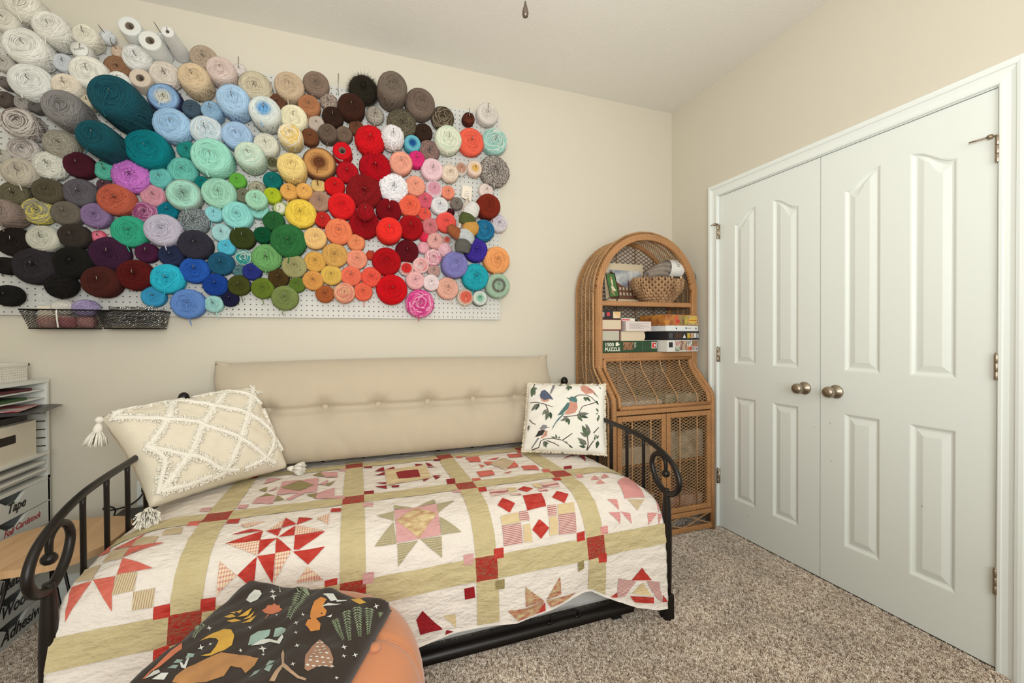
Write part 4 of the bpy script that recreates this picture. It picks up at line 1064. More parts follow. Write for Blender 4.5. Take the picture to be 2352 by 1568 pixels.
QUILT_PATCHES = [  # cloth, corners (s, v) in mm
('R',[(-2489,156),(-2436,139),(-2397,160)]),
('R',[(-2496,196),(-2397,160),(-2398,204)]),
('R',[(-2342,158),(-2340,94),(-2299,148)]),
('R',[(-2298,152),(-2297,102),(-2250,127)]),
('R',[(-2389,162),(-2343,161),(-2349,194)]),
('R',[(-2347,197),(-2302,156),(-2300,201)]),
('R',[(-2398,202),(-2350,202),(-2396,251)]),
('R',[(-2352,200),(-2302,255),(-2348,254)]),
('R',[(-2298,202),(-2206,205),(-2281,256),(-2296,254)]),
('R',[(-2298,259),(-2205,259),(-2252,306)]),
('R',[(-2398,256),(-2348,256),(-2348,341)]),
('R',[(-2444,302),(-2398,258),(-2397,347)]),
('R',[(-2522,45),(-2487,46),(-2484,87),(-2522,77)]),
('R',[(-2194,64),(-2161,70),(-2162,105),(-2196,96)]),
('R',[(-2203,358),(-2166,356),(-2167,376),(-2202,377)]),
('R',[(-2530,348),(-2494,350),(-2493,384),(-2530,381)]),
('PL',[(-2490,197),(-2398,204),(-2399,253)]),
('PL',[(-2496,254),(-2446,303),(-2493,344)]),
('PL',[(-2348,254),(-2302,255),(-2344,338)]),
('PL',[(-2300,154),(-2212,202),(-2298,201)]),
('PL',[(-2253,310),(-2206,354),(-2285,350)]),
('PL',[(-2475,96),(-2398,99),(-2454,127)]),
('PL',[(-2384,163),(-2342,104),(-2343,157)]),
('PL',[(-2240,126),(-2198,108),(-2200,173)]),
('C',[(-2859,11),(-2862,85),(-2822,102)]),
('C',[(-2818,98),(-2750,53),(-2758,127)]),
('C',[(-2759,131),(-2666,148),(-2755,179)]),
('C',[(-2755,184),(-2664,244),(-2749,242)]),
('C',[(-2804,235),(-2751,245),(-2736,338)]),
('C',[(-2805,239),(-2851,232),(-2833,341)]),
('GS',[(-2763,74),(-2696,104),(-2697,147),(-2758,127)]),
('GS',[(-2692,63),(-2648,60),(-2637,107),(-2692,101)]),
('GS',[(-2819,105),(-2759,131),(-2757,183),(-2811,165)]),
('GS',[(-2865,152),(-2812,173),(-2804,235),(-2848,216)]),
('GS',[(-2750,240),(-2700,246),(-2694,297),(-2743,298)]),
('GS',[(-2695,300),(-2646,299),(-2643,347),(-2690,345)]),
('R',[(-2641,347),(-2604,345),(-2601,379),(-2639,379)]),
('R',[(-2634,453),(-2598,447),(-2598,487),(-2633,487)]),
('C',[(-2639,21),(-2605,28),(-2606,62),(-2640,54)]),
('P',[(-2484,-319),(-2479,-386),(-2421,-381),(-2471,-314)]),
('P',[(-2410,-324),(-2267,-321),(-2259,-130),(-2407,-153)]),
('P',[(-2479,-85),(-2471,-147),(-2410,-144),(-2404,-58)]),
('P',[(-2447,-202),(-2422,-262),(-2417,-221)]),
('P',[(-2366,-94),(-2317,-152),(-2305,-126),(-2350,-69)]),
('P',[(-2269,-407),(-2194,-388),(-2188,-300),(-2237,-319)]),
('P',[(-2257,-55),(-2256,-121),(-2194,-158),(-2191,-31)]),
('P',[(-2263,-233),(-2225,-278),(-2230,-204)]),
('P',[(-2519,-53),(-2522,-83),(-2487,-82),(-2489,-36)]),
('P',[(-2188,-23),(-2188,-62),(-2151,-49),(-2153,-10)]),
('P',[(-2189,-396),(-2185,-425),(-2153,-416),(-2153,-382)]),
('P',[(-2640,-68),(-2639,-102),(-2605,-90),(-2607,-56)]),
('OL',[(-2403,-231),(-2345,-316),(-2278,-223),(-2322,-162)]),
('OL',[(-2471,-147),(-2449,-188),(-2410,-144)]),
('OL',[(-2404,-82),(-2403,-142),(-2369,-89)]),
('OL',[(-2485,-240),(-2459,-269),(-2452,-204)]),
('OL',[(-2296,-370),(-2267,-416),(-2243,-330)]),
('OL',[(-2295,-108),(-2256,-121),(-2257,-55)]),
('OL',[(-2236,-223),(-2194,-249),(-2219,-184)]),
('Y',[(-1983,-335),(-1794,-345),(-1798,-139),(-1989,-111)]),
('DR',[(-2031,-334),(-1987,-389),(-1986,-316)]),
('DR',[(-2034,-264),(-1987,-306),(-1989,-259)]),
('DR',[(-1982,-335),(-1943,-376),(-1937,-338)]),
('DR',[(-2035,-161),(-1990,-152),(-1992,-125)]),
('DR',[(-2037,-113),(-1990,-112),(-1993,-65)]),
('DR',[(-1981,-101),(-1940,-93),(-1944,-72)]),
('DR',[(-2080,-71),(-2043,-69),(-2044,-28),(-2080,-33)]),
('DR',[(-2076,-428),(-2038,-420),(-2040,-397),(-2075,-406)]),
('DR',[(-1938,-278),(-1839,-289),(-1841,-173),(-1936,-174)]),
('DR',[(-1839,-385),(-1800,-363),(-1841,-342)]),
('DR',[(-1786,-398),(-1757,-320),(-1787,-332)]),
('DR',[(-1789,-322),(-1748,-284),(-1786,-299)]),
('DR',[(-1790,-168),(-1749,-156),(-1786,-143)]),
('DR',[(-1786,-143),(-1757,-141),(-1783,-112)]),
('DR',[(-1837,-127),(-1807,-133),(-1838,-103)]),
('DR',[(-1970,-97),(-1940,-96),(-1945,-72),(-1972,-75)]),
('DR',[(-1740,-439),(-1703,-432),(-1707,-395),(-1742,-405)]),
('DR',[(-1740,-100),(-1703,-95),(-1713,-34),(-1749,-36)]),
('T',[(-1497,-251),(-1403,-331),(-1365,-244),(-1456,-129)]),
('C',[(-1581,-408),(-1510,-405),(-1526,-301),(-1578,-317)]),
('C',[(-1359,-390),(-1284,-378),(-1298,-314),(-1368,-317)]),
('C',[(-1591,-152),(-1515,-152),(-1522,-80),(-1594,-77)]),
('C',[(-1363,-165),(-1296,-150),(-1305,-77),(-1376,-99)]),
('C',[(-1516,-292),(-1467,-284),(-1511,-223)]),
('C',[(-1522,-206),(-1461,-131),(-1501,-177)]),
('C',[(-1445,-135),(-1367,-257),(-1377,-160)]),
('C',[(-1486,-327),(-1413,-352),(-1446,-311)]),
('C',[(-1481,-91),(-1431,-106),(-1455,-82)]),
('C',[(-1550,-260),(-1527,-230),(-1549,-206)]),
('C',[(-1622,-442),(-1590,-437),(-1594,-406),(-1622,-410)]),
('C',[(-1633,-69),(-1597,-68),(-1601,-33),(-1637,-33)]),
('C',[(-1293,-82),(-1260,-72),(-1269,-33),(-1304,-36)]),
('C',[(-1287,-434),(-1263,-433),(-1279,-392),(-1296,-391)]),
('P',[(-1979,145),(-1825,142),(-1831,282),(-1981,284)]),
('Y2',[(-1977,203),(-1905,152),(-1832,196),(-1907,282)]),
('O',[(-1978,108),(-1905,147),(-1979,140)]),
('O',[(-1900,144),(-1827,102),(-1826,137)]),
('O',[(-1825,142),(-1753,134),(-1830,197)]),
('O',[(-1825,210),(-1757,281),(-1831,282)]),
('O',[(-1903,285),(-1829,286),(-1833,355)]),
('O',[(-1979,287),(-1910,288),(-1980,356)]),
('O',[(-2053,283),(-1987,207),(-1982,286)]),
('O',[(-2043,160),(-1981,153),(-1985,201)]),
('P',[(-1759,357),(-1723,357),(-1725,391),(-1758,391)]),
('P',[(-1747,49),(-1706,47),(-1714,68),(-1745,63)]),
('P',[(-2087,57),(-2050,61),(-2051,93),(-2087,84)]),
('P',[(-2091,358),(-2056,358),(-2056,388),(-2091,389)]),
('S',[(-1605,91),(-1527,86),(-1531,135),(-1605,140)]),
('S',[(-1373,80),(-1297,83),(-1303,137),(-1377,127)]),
('S',[(-1606,285),(-1531,285),(-1536,354),(-1610,352)]),
('S',[(-1374,278),(-1301,280),(-1316,350),(-1389,347)]),
('S',[(-1406,235),(-1369,235),(-1380,277),(-1416,277)]),
('S',[(-1528,242),(-1491,241),(-1495,281),(-1533,280)]),
('S',[(-1530,140),(-1492,142),(-1488,160),(-1528,156)]),
('S',[(-1408,134),(-1369,133),(-1369,157),(-1406,155)]),
('Y',[(-1525,87),(-1488,90),(-1491,125),(-1530,130)]),
('Y',[(-1413,87),(-1377,81),(-1380,126),(-1408,122)]),
('Y',[(-1602,248),(-1530,244),(-1535,282),(-1605,282)]),
('Y',[(-1363,236),(-1289,236),(-1303,279),(-1375,277)]),
('Y',[(-1523,292),(-1496,292),(-1498,354),(-1532,352)]),
('Y',[(-1414,280),(-1379,279),(-1392,345),(-1428,346)]),
('R',[(-1485,165),(-1401,163),(-1412,236),(-1492,242)]),
('R',[(-1487,115),(-1451,92),(-1423,125),(-1458,144)]),
('R',[(-1601,201),(-1568,161),(-1529,201),(-1563,240)]),
('R',[(-1371,200),(-1335,167),(-1295,195),(-1331,234)]),
('R',[(-1492,314),(-1455,281),(-1424,318),(-1463,350)]),
('R',[(-1637,46),(-1603,47),(-1611,93),(-1644,91)]),
('R',[(-1302,51),(-1267,52),(-1270,82),(-1303,77)]),
('R',[(-1314,351),(-1280,350),(-1285,381),(-1318,383)]),
('R',[(-1648,355),(-1612,356),(-1614,388),(-1650,388)]),
('PK',[(-1037,157),(-855,51),(-960,254),(-1060,255)]),
('PK',[(-1149,118),(-1103,76),(-1105,121)]),
('PK',[(-1102,122),(-1048,69),(-1046,107)]),
('PK',[(-1144,156),(-1106,123),(-1098,159)]),
('PK',[(-1140,245),(-1097,252),(-1105,297)]),
('PK',[(-1157,297),(-1105,304),(-1118,347)]),
('PK',[(-1102,302),(-1059,315),(-1065,354)]),
('PK',[(-908,269),(-882,299),(-925,326)]),
('PK',[(-978,321),(-931,328),(-988,370)]),
('PK',[(-929,330),(-884,336),(-938,378)]),
('PK',[(-1187,46),(-1149,43),(-1159,79),(-1192,81)]),
('PK',[(-1209,345),(-1174,343),(-1179,374),(-1212,373)]),
('T',[(-1048,261),(-967,264),(-1025,309)]),
('DR',[(-1182,-76),(-1137,-80),(-1152,-46),(-1195,-43)]),
('DR',[(-1122,-203),(-1043,-259),(-995,-260)]),
('DR',[(-1010,-240),(-895,-367),(-1029,-133)]),
('DR',[(-903,-320),(-895,-249),(-895,-196)]),
('S',[(-1144,552),(-1083,570),(-1061,578),(-1115,626),(-1150,624)]),
('S',[(-1017,583),(-955,599),(-939,684),(-970,661)]),
('Y',[(-1084,622),(-1033,587),(-991,647)]),
('R',[(-1083,570),(-1034,529),(-991,585)]),
('R',[(-1093,630),(-984,653),(-986,677),(-1069,658)]),
('R',[(-1231,442),(-1194,443),(-1195,477),(-1234,472)]),
('R',[(-1179,619),(-1151,605),(-1150,624)]),
('R',[(-938,655),(-912,689),(-939,682)]),
('F',[(-1539,500),(-1467,564),(-1540,569)]),
('F',[(-1400,490),(-1399,553),(-1458,561)]),
('F',[(-1610,567),(-1540,574),(-1468,566),(-1493,602),(-1569,614)]),
('F',[(-1460,563),(-1338,561),(-1393,584),(-1442,591)]),
('R',[(-1465,569),(-1462,602),(-1500,603)]),
('OL',[(-1650,459),(-1616,458),(-1618,489),(-1650,488)]),
('OL',[(-1324,453),(-1300,448),(-1299,478),(-1325,486)]),
('DR',[(-1926,528),(-1905,506),(-1838,586),(-1914,579)]),
('DR',[(-1825,591),(-1792,608),(-1830,608)]),
('DR',[(-1761,468),(-1725,466),(-1723,504),(-1758,505)]),
('Y',[(-1835,542),(-1793,548),(-1791,594)])]

# ------------------------------------------------------------------ patchwork quilt
def drape(s, v, off=0.0):
    p = Vector(drape0(s, v)); e = 0.006
    a = Vector(drape0(s+e, v))-Vector(drape0(s-e, v)); b = Vector(drape0(s, v+e))-Vector(drape0(s, v-e))
    n = b.cross(a)
    if n.length < 1e-10: n = Vector((0, -1, 0.2))
    n.normalize()
    if n.z < 0 and v < 0.3: n = -n
    if v >= 0.3 and n.y > 0: n = -n
    return p, n
def quilt_cloth(name, col, col2=None, vs=60.0, var=0.12, bump=0.62):
    return mat(name, col, 0.9, var=var, vscale=vs, col2=col2, bump=bump, bscale=64, bdist=0.011, stretch=(0.75, 1.3, 1.7), sheen=0.05, spec=0.15)
Q = {
    'base': quilt_cloth('quilt_cream', (241, 232, 223), (235, 224, 212), 30),
    'sash': quilt_cloth('quilt_green', (212, 197, 156), (194, 177, 131), 34, 0.2),
    'RF': quilt_cloth('quilt_red_floral', (178, 38, 38), (150, 92, 70), 110, 0.9),
    'R': quilt_cloth('quilt_red', (172, 34, 30), (208, 82, 70), 45, 0.4),
    'DR': quilt_cloth('quilt_crimson', (140, 22, 30), (160, 40, 44), 50, 0.3),
    'C': quilt_cloth('quilt_coral', (206, 88, 74), (222, 128, 110), 50, 0.3),
    'P': quilt_cloth('quilt_pink', (212, 152, 154), (222, 176, 170), 50, 0.2),
    'OL': quilt_cloth('quilt_olive', (166, 152, 104), (140, 126, 86), 80, 0.3),
    'Y': quilt_cloth('quilt_butter', (232, 214, 170), (214, 184, 140), 40, 0.2),
    'Y2': quilt_cloth('quilt_yellow_floral', (236, 218, 166), (176, 128, 96), 42, 0.5),
    'T': quilt_cloth('quilt_tan', (216, 196, 164), (196, 172, 138), 45, 0.2),
    'F': quilt_cloth('quilt_rose_floral', (206, 192, 146), (172, 70, 66), 60, 0.6),
    'PL': wave_mat('quilt_plaid', (236, 216, 184), (202, 120, 116), 42, 'X', 0.9, (0.62, 0.8), cross=True),
    'O': wave_mat('quilt_olive_check', (150, 138, 104), (206, 194, 160), 95, 'X', 0.9, (0.5, 0.8), cross=True),
    'S': wave_mat('quilt_stripe', (226, 196, 184), (176, 112, 112), 62, 'Z', 0.9, (0.4, 0.6)),
    'PK': wave_mat('quilt_pink_check', (204, 112, 112), (232, 190, 182), 80, 'X', 0.9, (0.5, 0.8), cross=True),
    'GS': wave_mat('quilt_green_stripe', (206, 198, 156), (184, 136, 120), 55, 'X', 0.9, (0.6, 0.75)),
}
S0, S1, V0, V1 = -2.858, -0.908, -0.66, 0.80
NS, NV = 230, 190
verts, faces = [], []
for j in range(NV+1):
    for i in range(NS+1):
        s = S0+(S1-S0)*i/NS; v = V0+(V1-V0)*j/NV
        v = min(v, vhem(s))
        verts.append(drape0(s, v))
for j in range(NV):
    for i in range(NS):
        a = j*(NS+1)+i; faces.append((a, a+1, a+NS+2, a+NS+1))
quilt = MB().add(verts, faces).build('patchwork_quilt', Q['base'], None, True)
sm = quilt.modifiers.new('padding', 'SOLIDIFY'); sm.thickness = 0.009; sm.offset = -1.0
tag(quilt, 'cream patchwork quilt with red and olive star blocks spread over the daybed', 'quilt')
if quilt.data.polygons[0].normal.z < 0:
    quilt.data.flip_normals()
SL = [-2.565, -2.120, -1.678, -1.238]; VL = [-0.463, 0.005, 0.414]; HWD = 0.039
def strip(s0, s1, v0, v1, key, name):
    decal([[(s0, v0), (s1, v0), (s1, v1), (s0, v1)]], drape, name, Q[key], quilt, 0.0026, 0.016)
sb = [S0]+[q for s in SL for q in (s-HWD, s+HWD)]+[S1]
vb = [V0+0.1]+[q for v in VL for q in (v-HWD, v+HWD)]+[0.80]
for s in SL:
    for v in VL: strip(s-HWD, s+HWD, v-HWD, v+HWD, 'RF', 'cornerstone')
    for k in range(0, len(vb)-2, 2): strip(s-HWD, s+HWD, vb[k], vb[k+1], 'sash', 'sash_strip')
    decal([[(s-HWD, vb[-2])]+[(s-HWD+2*HWD*i/8, vhem(s-HWD+2*HWD*i/8)-0.003) for i in range(9)]+[(s+HWD, vb[-2])]], drape, 'sash_strip', Q['sash'], quilt, 0.0026, 0.016)
for v in VL:
    for k in range(0, len(sb), 2): strip(sb[k], sb[k+1], v-HWD, v+HWD, 'sash', 'sash_strip')
for key, poly in QUILT_PATCHES:
    poly = [(min(-909, max(-2857, a)), b) for a, b in poly]
    top = key in ('Y2',) or (key == 'DR' and len(poly) == 4 and abs(poly[0][0]-poly[2][0]) > 90) or (key == 'OL' and len(poly) == 4)
    decal([[(a/1000, b/1000) for a, b in poly]], drape, 'patch', Q[key], quilt, 0.0046 if top else 0.0034, 0.016)

# printed shapes on the bird pillow, in thousandths of its face
BIRD_PRINTS = [
('printed_bird', 'slate', [[(177, 790), (192, 850), (238, 874), (272, 843), (318, 787), (359, 714), (303, 728), (238, 712), (189, 744)]]),
('printed_bird', 'salmon', [[(184, 749), (238, 712), (307, 728), (295, 692), (240, 683), (201, 704)]]),
('printed_bird', 'grey', [[(307, 810), (333, 955), (366, 970), (363, 921), (322, 805)]]),
('printed_bird', 'teal', [[(550, 744), (582, 775), (639, 761), (659, 716), (651, 680), (594, 694), (561, 704)], [(503, 625), (538, 685), (567, 675), (551, 594), (480, 500), (417, 485)], [(480, 500), (507, 513), (412, 386), (359, 280), (366, 318), (419, 430)]]),
('printed_bird', 'dark', [[(512, 762), (555, 744), (551, 732)]]),
('printed_bird', 'salmon', [[(568, 698), (594, 688), (655, 678), (666, 601), (636, 532), (554, 504), (499, 501), (551, 589)]]),
('printed_bird', 'salmon', [[(692, 943), (730, 964), (778, 949), (827, 904), (875, 847), (827, 832), (761, 816), (703, 872)]]),
('printed_bird', 'rose', [[(769, 918), (827, 904), (856, 858), (798, 878)]]),
('printed_bird', 'bark', [[(865, 846), (932, 756), (922, 768), (856, 834)]]),
('printed_bird', 'grey', [[(206, 298), (243, 348), (288, 346), (303, 314), (274, 286), (221, 277)], [(192, 175), (211, 161), (124, 27), (114, 37)]]),
('printed_bird', 'dark', [[(156, 178), (195, 265), (247, 279), (279, 270), (247, 207)], [(299, 319), (335, 313), (299, 306)]]),
('printed_bird', 'salmon', [[(285, 270), (309, 261), (297, 197), (246, 168), (215, 163), (254, 205)]])]
BIRD_TWIGS = [[(54, 677), (157, 678), (261, 644), (356, 610)], [(261, 644), (293, 567), (315, 501)], [(620, 760), (676, 799), (771, 805), (837, 762), (894, 702)], [(894, 702), (810, 668), (726, 628), (682, 535)], [(491, 467), (628, 487), (719, 503)], [(126, 15), (210, 47), (230, 131), (273, 154), (370, 165), (486, 145), (558, 98), (613, 55)], [(495, 146), (607, 241)], [(301, 135), (391, 104), (454, 66)], [(61, 430), (105, 378), (152, 354)], [(776, 33), (793, 111), (786, 257), (767, 374)], [(780, 38), (859, 167)], [(858, 261), (922, 351)], [(97, 976), (76, 878)]]
BIRD_LEAVES = [((167, 661), (74, 553)), ((176, 662), (133, 557)), ((279, 577), (225, 484)), ((304, 545), (275, 410)), ((323, 535), (342, 425)), ((289, 555), (288, 422)), ((91, 939), (67, 759)), ((92, 915), (142, 882)), ((84, 903), (111, 786)), ((548, 958), (537, 861)), ((567, 953), (574, 887)), ((539, 957), (507, 889)), ((738, 779), (772, 700)), ((762, 775), (824, 703)), ((655, 499), (806, 531)), ((664, 489), (730, 410)), ((682, 501), (802, 464)), ((555, 460), (457, 405)), ((556, 449), (563, 351)), ((546, 449), (521, 381)), ((414, 162), (351, 190)), ((423, 162), (407, 224)), ((441, 163), (462, 196)), ((274, 133), (271, 51)), ((288, 124), (326, 84)), ((284, 123), (297, 42)), ((791, 205), (696, 263)), ((796, 215), (722, 361)), ((805, 226), (781, 375)), ((779, 110), (667, 187)), ((771, 99), (681, 136)), ((766, 73), (682, 84)), ((867, 241), (912, 212)), ((876, 220), (868, 167)), ((912, 170), (886, 65)), ((894, 190), (921, 244)), ((894, 616), (922, 561)), ((913, 549), (885, 525)), ((922, 527), (931, 472)), ((917, 493), (908, 426)), ((879, 980), (923, 977)), ((923, 946), (946, 912)), ((62, 354), (56, 268)), ((885, 730), (922, 663)), ((404, 960), (471, 971)), ((500, 973), (548, 970)), ((568, 88), (604, 49)), ((522, 127), (558, 118))]

# ------------------------------------------------------------------ long tufted back cushion
def grid_obj(name, nu, nv, fn, m, parent=None, wrap=False):
    """closed soft shape: fn(i/nu, j/nv, side)"""
    v, f = [], []
    for side in (1, -1):
        for j in range(nv+1):
            for i in range(nu+1): v.append(fn(i/nu, j/nv, side))
    o = (nu+1)*(nv+1)
    for j in range(nv):
        for i in range(nu):
            a = j*(nu+1)+i; f.append((a, a+1, a+nu+2, a+nu+1)); a += o; f.append((a, a+nu+1, a+nu+2, a+1))
    rim = [i for i in range(nu+1)]+[j*(nu+1)+nu for j in range(1, nv+1)]+[nv*(nu+1)+i for i in range(nu-1, -1, -1)]+[j*(nu+1) for j in range(nv-1, 0, -1)]
    for a, b in zip(rim, rim[1:]+rim[:1]): f.append((a, a+o, b+o, b))
    me = bpy.data.meshes.new(name); me.from_pydata([tuple(p) for p in v], [], f); me.update()
    bm = bmesh.new(); bm.from_mesh(me); bmesh.ops.remove_doubles(bm, verts=bm.verts, dist=0.0008); bmesh.ops.recalc_face_normals(bm, faces=bm.faces); bm.to_mesh(me); bm.free()
    return obj(name, me, m, parent, True)

BTN = [-2.507+0.2525*i for i in range(7)]
BTN = [-2.76]+BTN[:-1]+[-0.995]
def cushion_pt(a, b, side):
    A, B = 2*a-1, 2*b-1
    x = -1.873+A*0.862+0.0
    zc = 0.585+0.48*b
    z = zc+0.012*(1-A*A) * (1 if b > 0.5 else 0)
    ya = -0.195+0.115*b                    # leans back on the rail
    t = 0.082*(max(0.0, 1-abs(A)**9))**0.5*(max(0.0, 1-abs(B)**3.2))**0.55
    if b < 0.5: t *= 1.12
    zb = 0.5
    dimp = 0.0
    for bx in BTN:
        dx = (x-bx); dz = (z-0.840); d2 = dx*dx+dz*dz
        dimp += 0.040*math.exp(-d2/0.045**2)
        ang = math.atan2(dz, dx); d = math.sqrt(d2)
        dimp += 0.0045*math.exp(-(d/0.085)**2)*max(0, math.cos(ang*7+bx*9))
    dimp = min(dimp, 0.05)
    dimp += 0.020*math.exp(-((z-0.840)/0.016)**2)+0.014*math.exp(-((z-0.840)/0.07)**2)
    wr = 0.0030*vnoise(x*16, z*5)*(1-b)+0.004*max(0, math.sin(x*21+z*14))**6*max(0, 1-abs(b-0.2)/0.22)
    t2 = t-(dimp+wr)*min(1, t/0.05)
    return (x+0.01*vnoise(z*9)*abs(A)**8, ya-side*max(t2, 0.0), z)
M_LINEN = mat('beige_velvet', (199, 184, 161), 0.85, bump=0.08, bscale=300, sheen=0.25, var=0.04, vscale=12)
cu = grid_obj('back_cushion', 220, 70, lambda a, b, s: cushion_pt(a, b, s), M_LINEN)
tag(cu, 'long beige tufted cushion with a row of buttons along the wall', 'cushion')
for bx in BTN:
    y = cushion_pt((bx+1.873+0.862)/(2*0.862), (0.840-0.585)/0.48, 1)[1]
    MB().lathe([(0.0005, -0.010), (0.008, -0.0095), (0.014, -0.007), (0.0165, -0.003), (0.016, 0.004)], 20, 'Y', (bx, y-0.001, 0.840)).build('button', M_LINEN, cu, True)
for x, s in ((-2.732, -1), (-1.014, 1)):
    # pinched corner ears of the cover
    MB().tube([(x-s*0.05, -0.085, 1.045), (x-s*0.015, -0.083, 1.064), (x+s*0.004, -0.082, 1.074)], [0.022, 0.011, 0.004], 8).build('corner_ear', M_LINEN, cu, True)

# ------------------------------------------------------------------ throw pillows
def pillow_frame(BL, BR, TL, TR):
    BL, BR, TL, TR = map(Vector, (BL, BR, TL, TR))
    n = ((BR-BL).cross(TL-BL)+(BR-TR).cross(TL-TR)*-1).normalized()
    n = (BR-BL).cross(TL-BL).normalized()
    if n.y > 0: n = -n
    return BL, BR, TL, TR, n
def pillow_fn(F, T, pin=0.06, p=0.5, ears=0.0):
    BL, BR, TL, TR, n = F
    def fn(a, b, side):
        A, B = 2*a-1, 2*b-1
        # sides draw in between the corners
        k = 1-pin*(1-abs(B)**2); A2 = A*(k if True else 1); k2 = 1-pin*(1-abs(A)**2); B2 = B*k2
        a2, b2 = (A2+1)/2, (B2+1)/2
        base = BL*(1-a2)*(1-b2)+BR*a2*(1-b2)+TL*(1-a2)*b2+TR*a2*b2
        t = T*(max(0, 1-abs(A)**2.6)*max(0, 1-abs(B)**2.6))**p
        t += 0.004*vnoise(a*13, b*11, side)*min(1, t/0.03)
        return base+n*(side*t)
    return fn
def pillow_surface(fn):
    def sf(a, b):
        p = fn(a, b, 1); e = 0.01
        u = fn(min(1, a+e), b, 1)-fn(max(0, a-e), b, 1); v = fn(a, min(1, b+e), 1)-fn(a, max(0, b-e), 1)
        n = u.cross(v).normalized()
        return p, n
    return sf

# cream pillow with tufted lozenges and corner tassels
FW = pillow_frame((-2.79, -0.635, 0.592), (-2.405, -0.285, 0.592), (-3.005, -0.455, 0.895), (-2.565, -0.125, 0.955))
wfn = pillow_fn(FW, 0.098, 0.085, 0.36)
M_PILW = mat('cream_slub_cotton', (242, 231, 209), 0.9, var=0.06, vscale=50, stretch=(1, 1, 9), bump=0.35, bscale=120, bdist=0.003)
M_TUFT = mat('cream_tufting', (245, 239, 226), 0.95, bump=0.4, bscale=210, bdist=0.004)
pw_ = grid_obj('throw_pillow', 44, 44, wfn, M_PILW)
tag(pw_, 'large cream throw pillow with tufted lozenges and corner tassels', 'pillow')
wsf = pillow_surface(wfn)
if wsf(0.5, 0.5)[1].dot(FW[4]) < 0:
    _w = wsf
    wsf = lambda a, b: (_w(a, b)[0], -_w(a, b)[1])
def tuft_line(pl):
    """shaggy band along the pillow: lumpy tufts in a row on a low ridge"""
    mb = MB(); rnd = random.Random(int(pl[0][0]*997+pl[-1][1]*577))
    P = [p for p in smooth_path([(a, b, 0) for a, b in pl], 10)]
    pts = []
    for q in P:
        p, nn = wsf(min(.985, max(.015, q.x)), min(.985, max(.015, q.y))); pts.append((p, nn))
    mb.tube([p+nn*0.0005 for p, nn in pts], 0.0125, 7, flat=0.7)
    for i in range(len(pts)-1):
        (p, nn), (p2, _) = pts[i], pts[i+1]; d = p2-p
        if d.length < 1e-6: continue
        side = nn.cross(d.normalized())
        m_ = max(2, int(d.length/0.0009))
        for k in range(m_):
            q = p+d*rnd.random(); o_ = rnd.uniform(-1, 1)
            b0 = q+side*(o_*0.012)+nn*0.003; tip = q+side*(o_*0.0225)+nn*(0.011-0.007*abs(o_))+d.normalized()*rnd.uniform(-.004, .004)
            mb.tube([b0, (b0+tip)/2+nn*0.002, tip], [0.0026, 0.0030, 0.0018], 4)
    return mb.build('tufted_band', M_TUFT, pw_, True)
PILLOW_BANDS = [[(430, 970), (347, 942), (265, 755), (112, 545), (53, 495)], [(736, 970), (539, 719), (402, 528), (269, 298), (58, 65)], [(952, 951), (801, 612), (670, 368), (478, 65), (368, 30)], [(970, 654), (968, 360), (811, 98), (606, 30)], [(58, 970), (257, 970), (361, 970), (406, 923), (567, 759), (779, 594), (935, 373), (970, 150)], [(30, 901), (170, 766), (383, 612), (454, 521), (614, 350), (775, 100), (864, 30)], [(50, 509), (189, 334), (308, 227), (438, 70), (564, 30)], [(491, 970), (712, 948), (879, 820), (947, 694)], [(56, 855), (30, 936), (124, 970)], [(50, 509), (112, 330), (70, 180), (40, 60)], [(58, 65), (210, 34), (368, 40)]]
for pl in PILLOW_BANDS: tuft_line([(a/1000, b/1000) for a, b in pl])
def tassel(at, down, name='tassel', size=1.0, parent=None, bead=False):
    mb = MB(); rnd = random.Random(int(at[0]*1000)); at = Vector(at); dn = Vector(down).normalized()
    u = dn.orthogonal().normalized(); w_ = dn.cross(u)
    mb.tube([at, at+dn*0.012*size, at+dn*0.024*size, at+dn*0.03*size], [0.006*size, 0.012*size, 0.013*size, 0.011*size], 10)
    for k in range(150):
        an = rnd.uniform(0, 6.28); r0 = 0.010*size*math.sqrt(rnd.random()); r1 = r0*2.9+0.003
        p0 = at+dn*0.024*size+(u*math.cos(an)+w_*math.sin(an))*r0; p1 = at+dn*rnd.uniform(0.062, 0.074)*size+(u*math.cos(an)+w_*math.sin(an))*r1
        mb.tube([p0, (p0+p1)/2+(u*math.cos(an)+w_*math.sin(an))*0.004, p1], 0.0014*size, 4)
    t = mb.build(name, M_TUFT, parent, True)
    if bead:
        MB().lathe([(0.0005, -0.0135)]+[(0.0135*math.sin(a), -0.0135*math.cos(a)) for a in [math.pi*i/10 for i in range(1, 10)]]+[(0.0005, 0.0135)], 18, 'Z', tuple(at-dn*0.012)).build('bead', mat('wood_bead_white', (240, 234, 222), 0.5), t, True)
    return t
tassel(Vector(FW[2])+Vector((0.0, -0.004, -0.022)), (-0.10, -0.1, -1), size=1.15, parent=pw_, bead=True)
tassel(Vector(FW[3])+Vector((-0.01, -0.02, 0.0)), (0.45, -0.45, -0.6), parent=pw_)
tassel(Vector(FW[1])+Vector((0.0, -0.01, 0.0)), (0.85, -0.25, -0.05), parent=pw_)
tassel(Vector(FW[0])+Vector((0.0, -0.008, 0.0)), (0.25, -0.75, -0.12), size=1.2, parent=pw_)

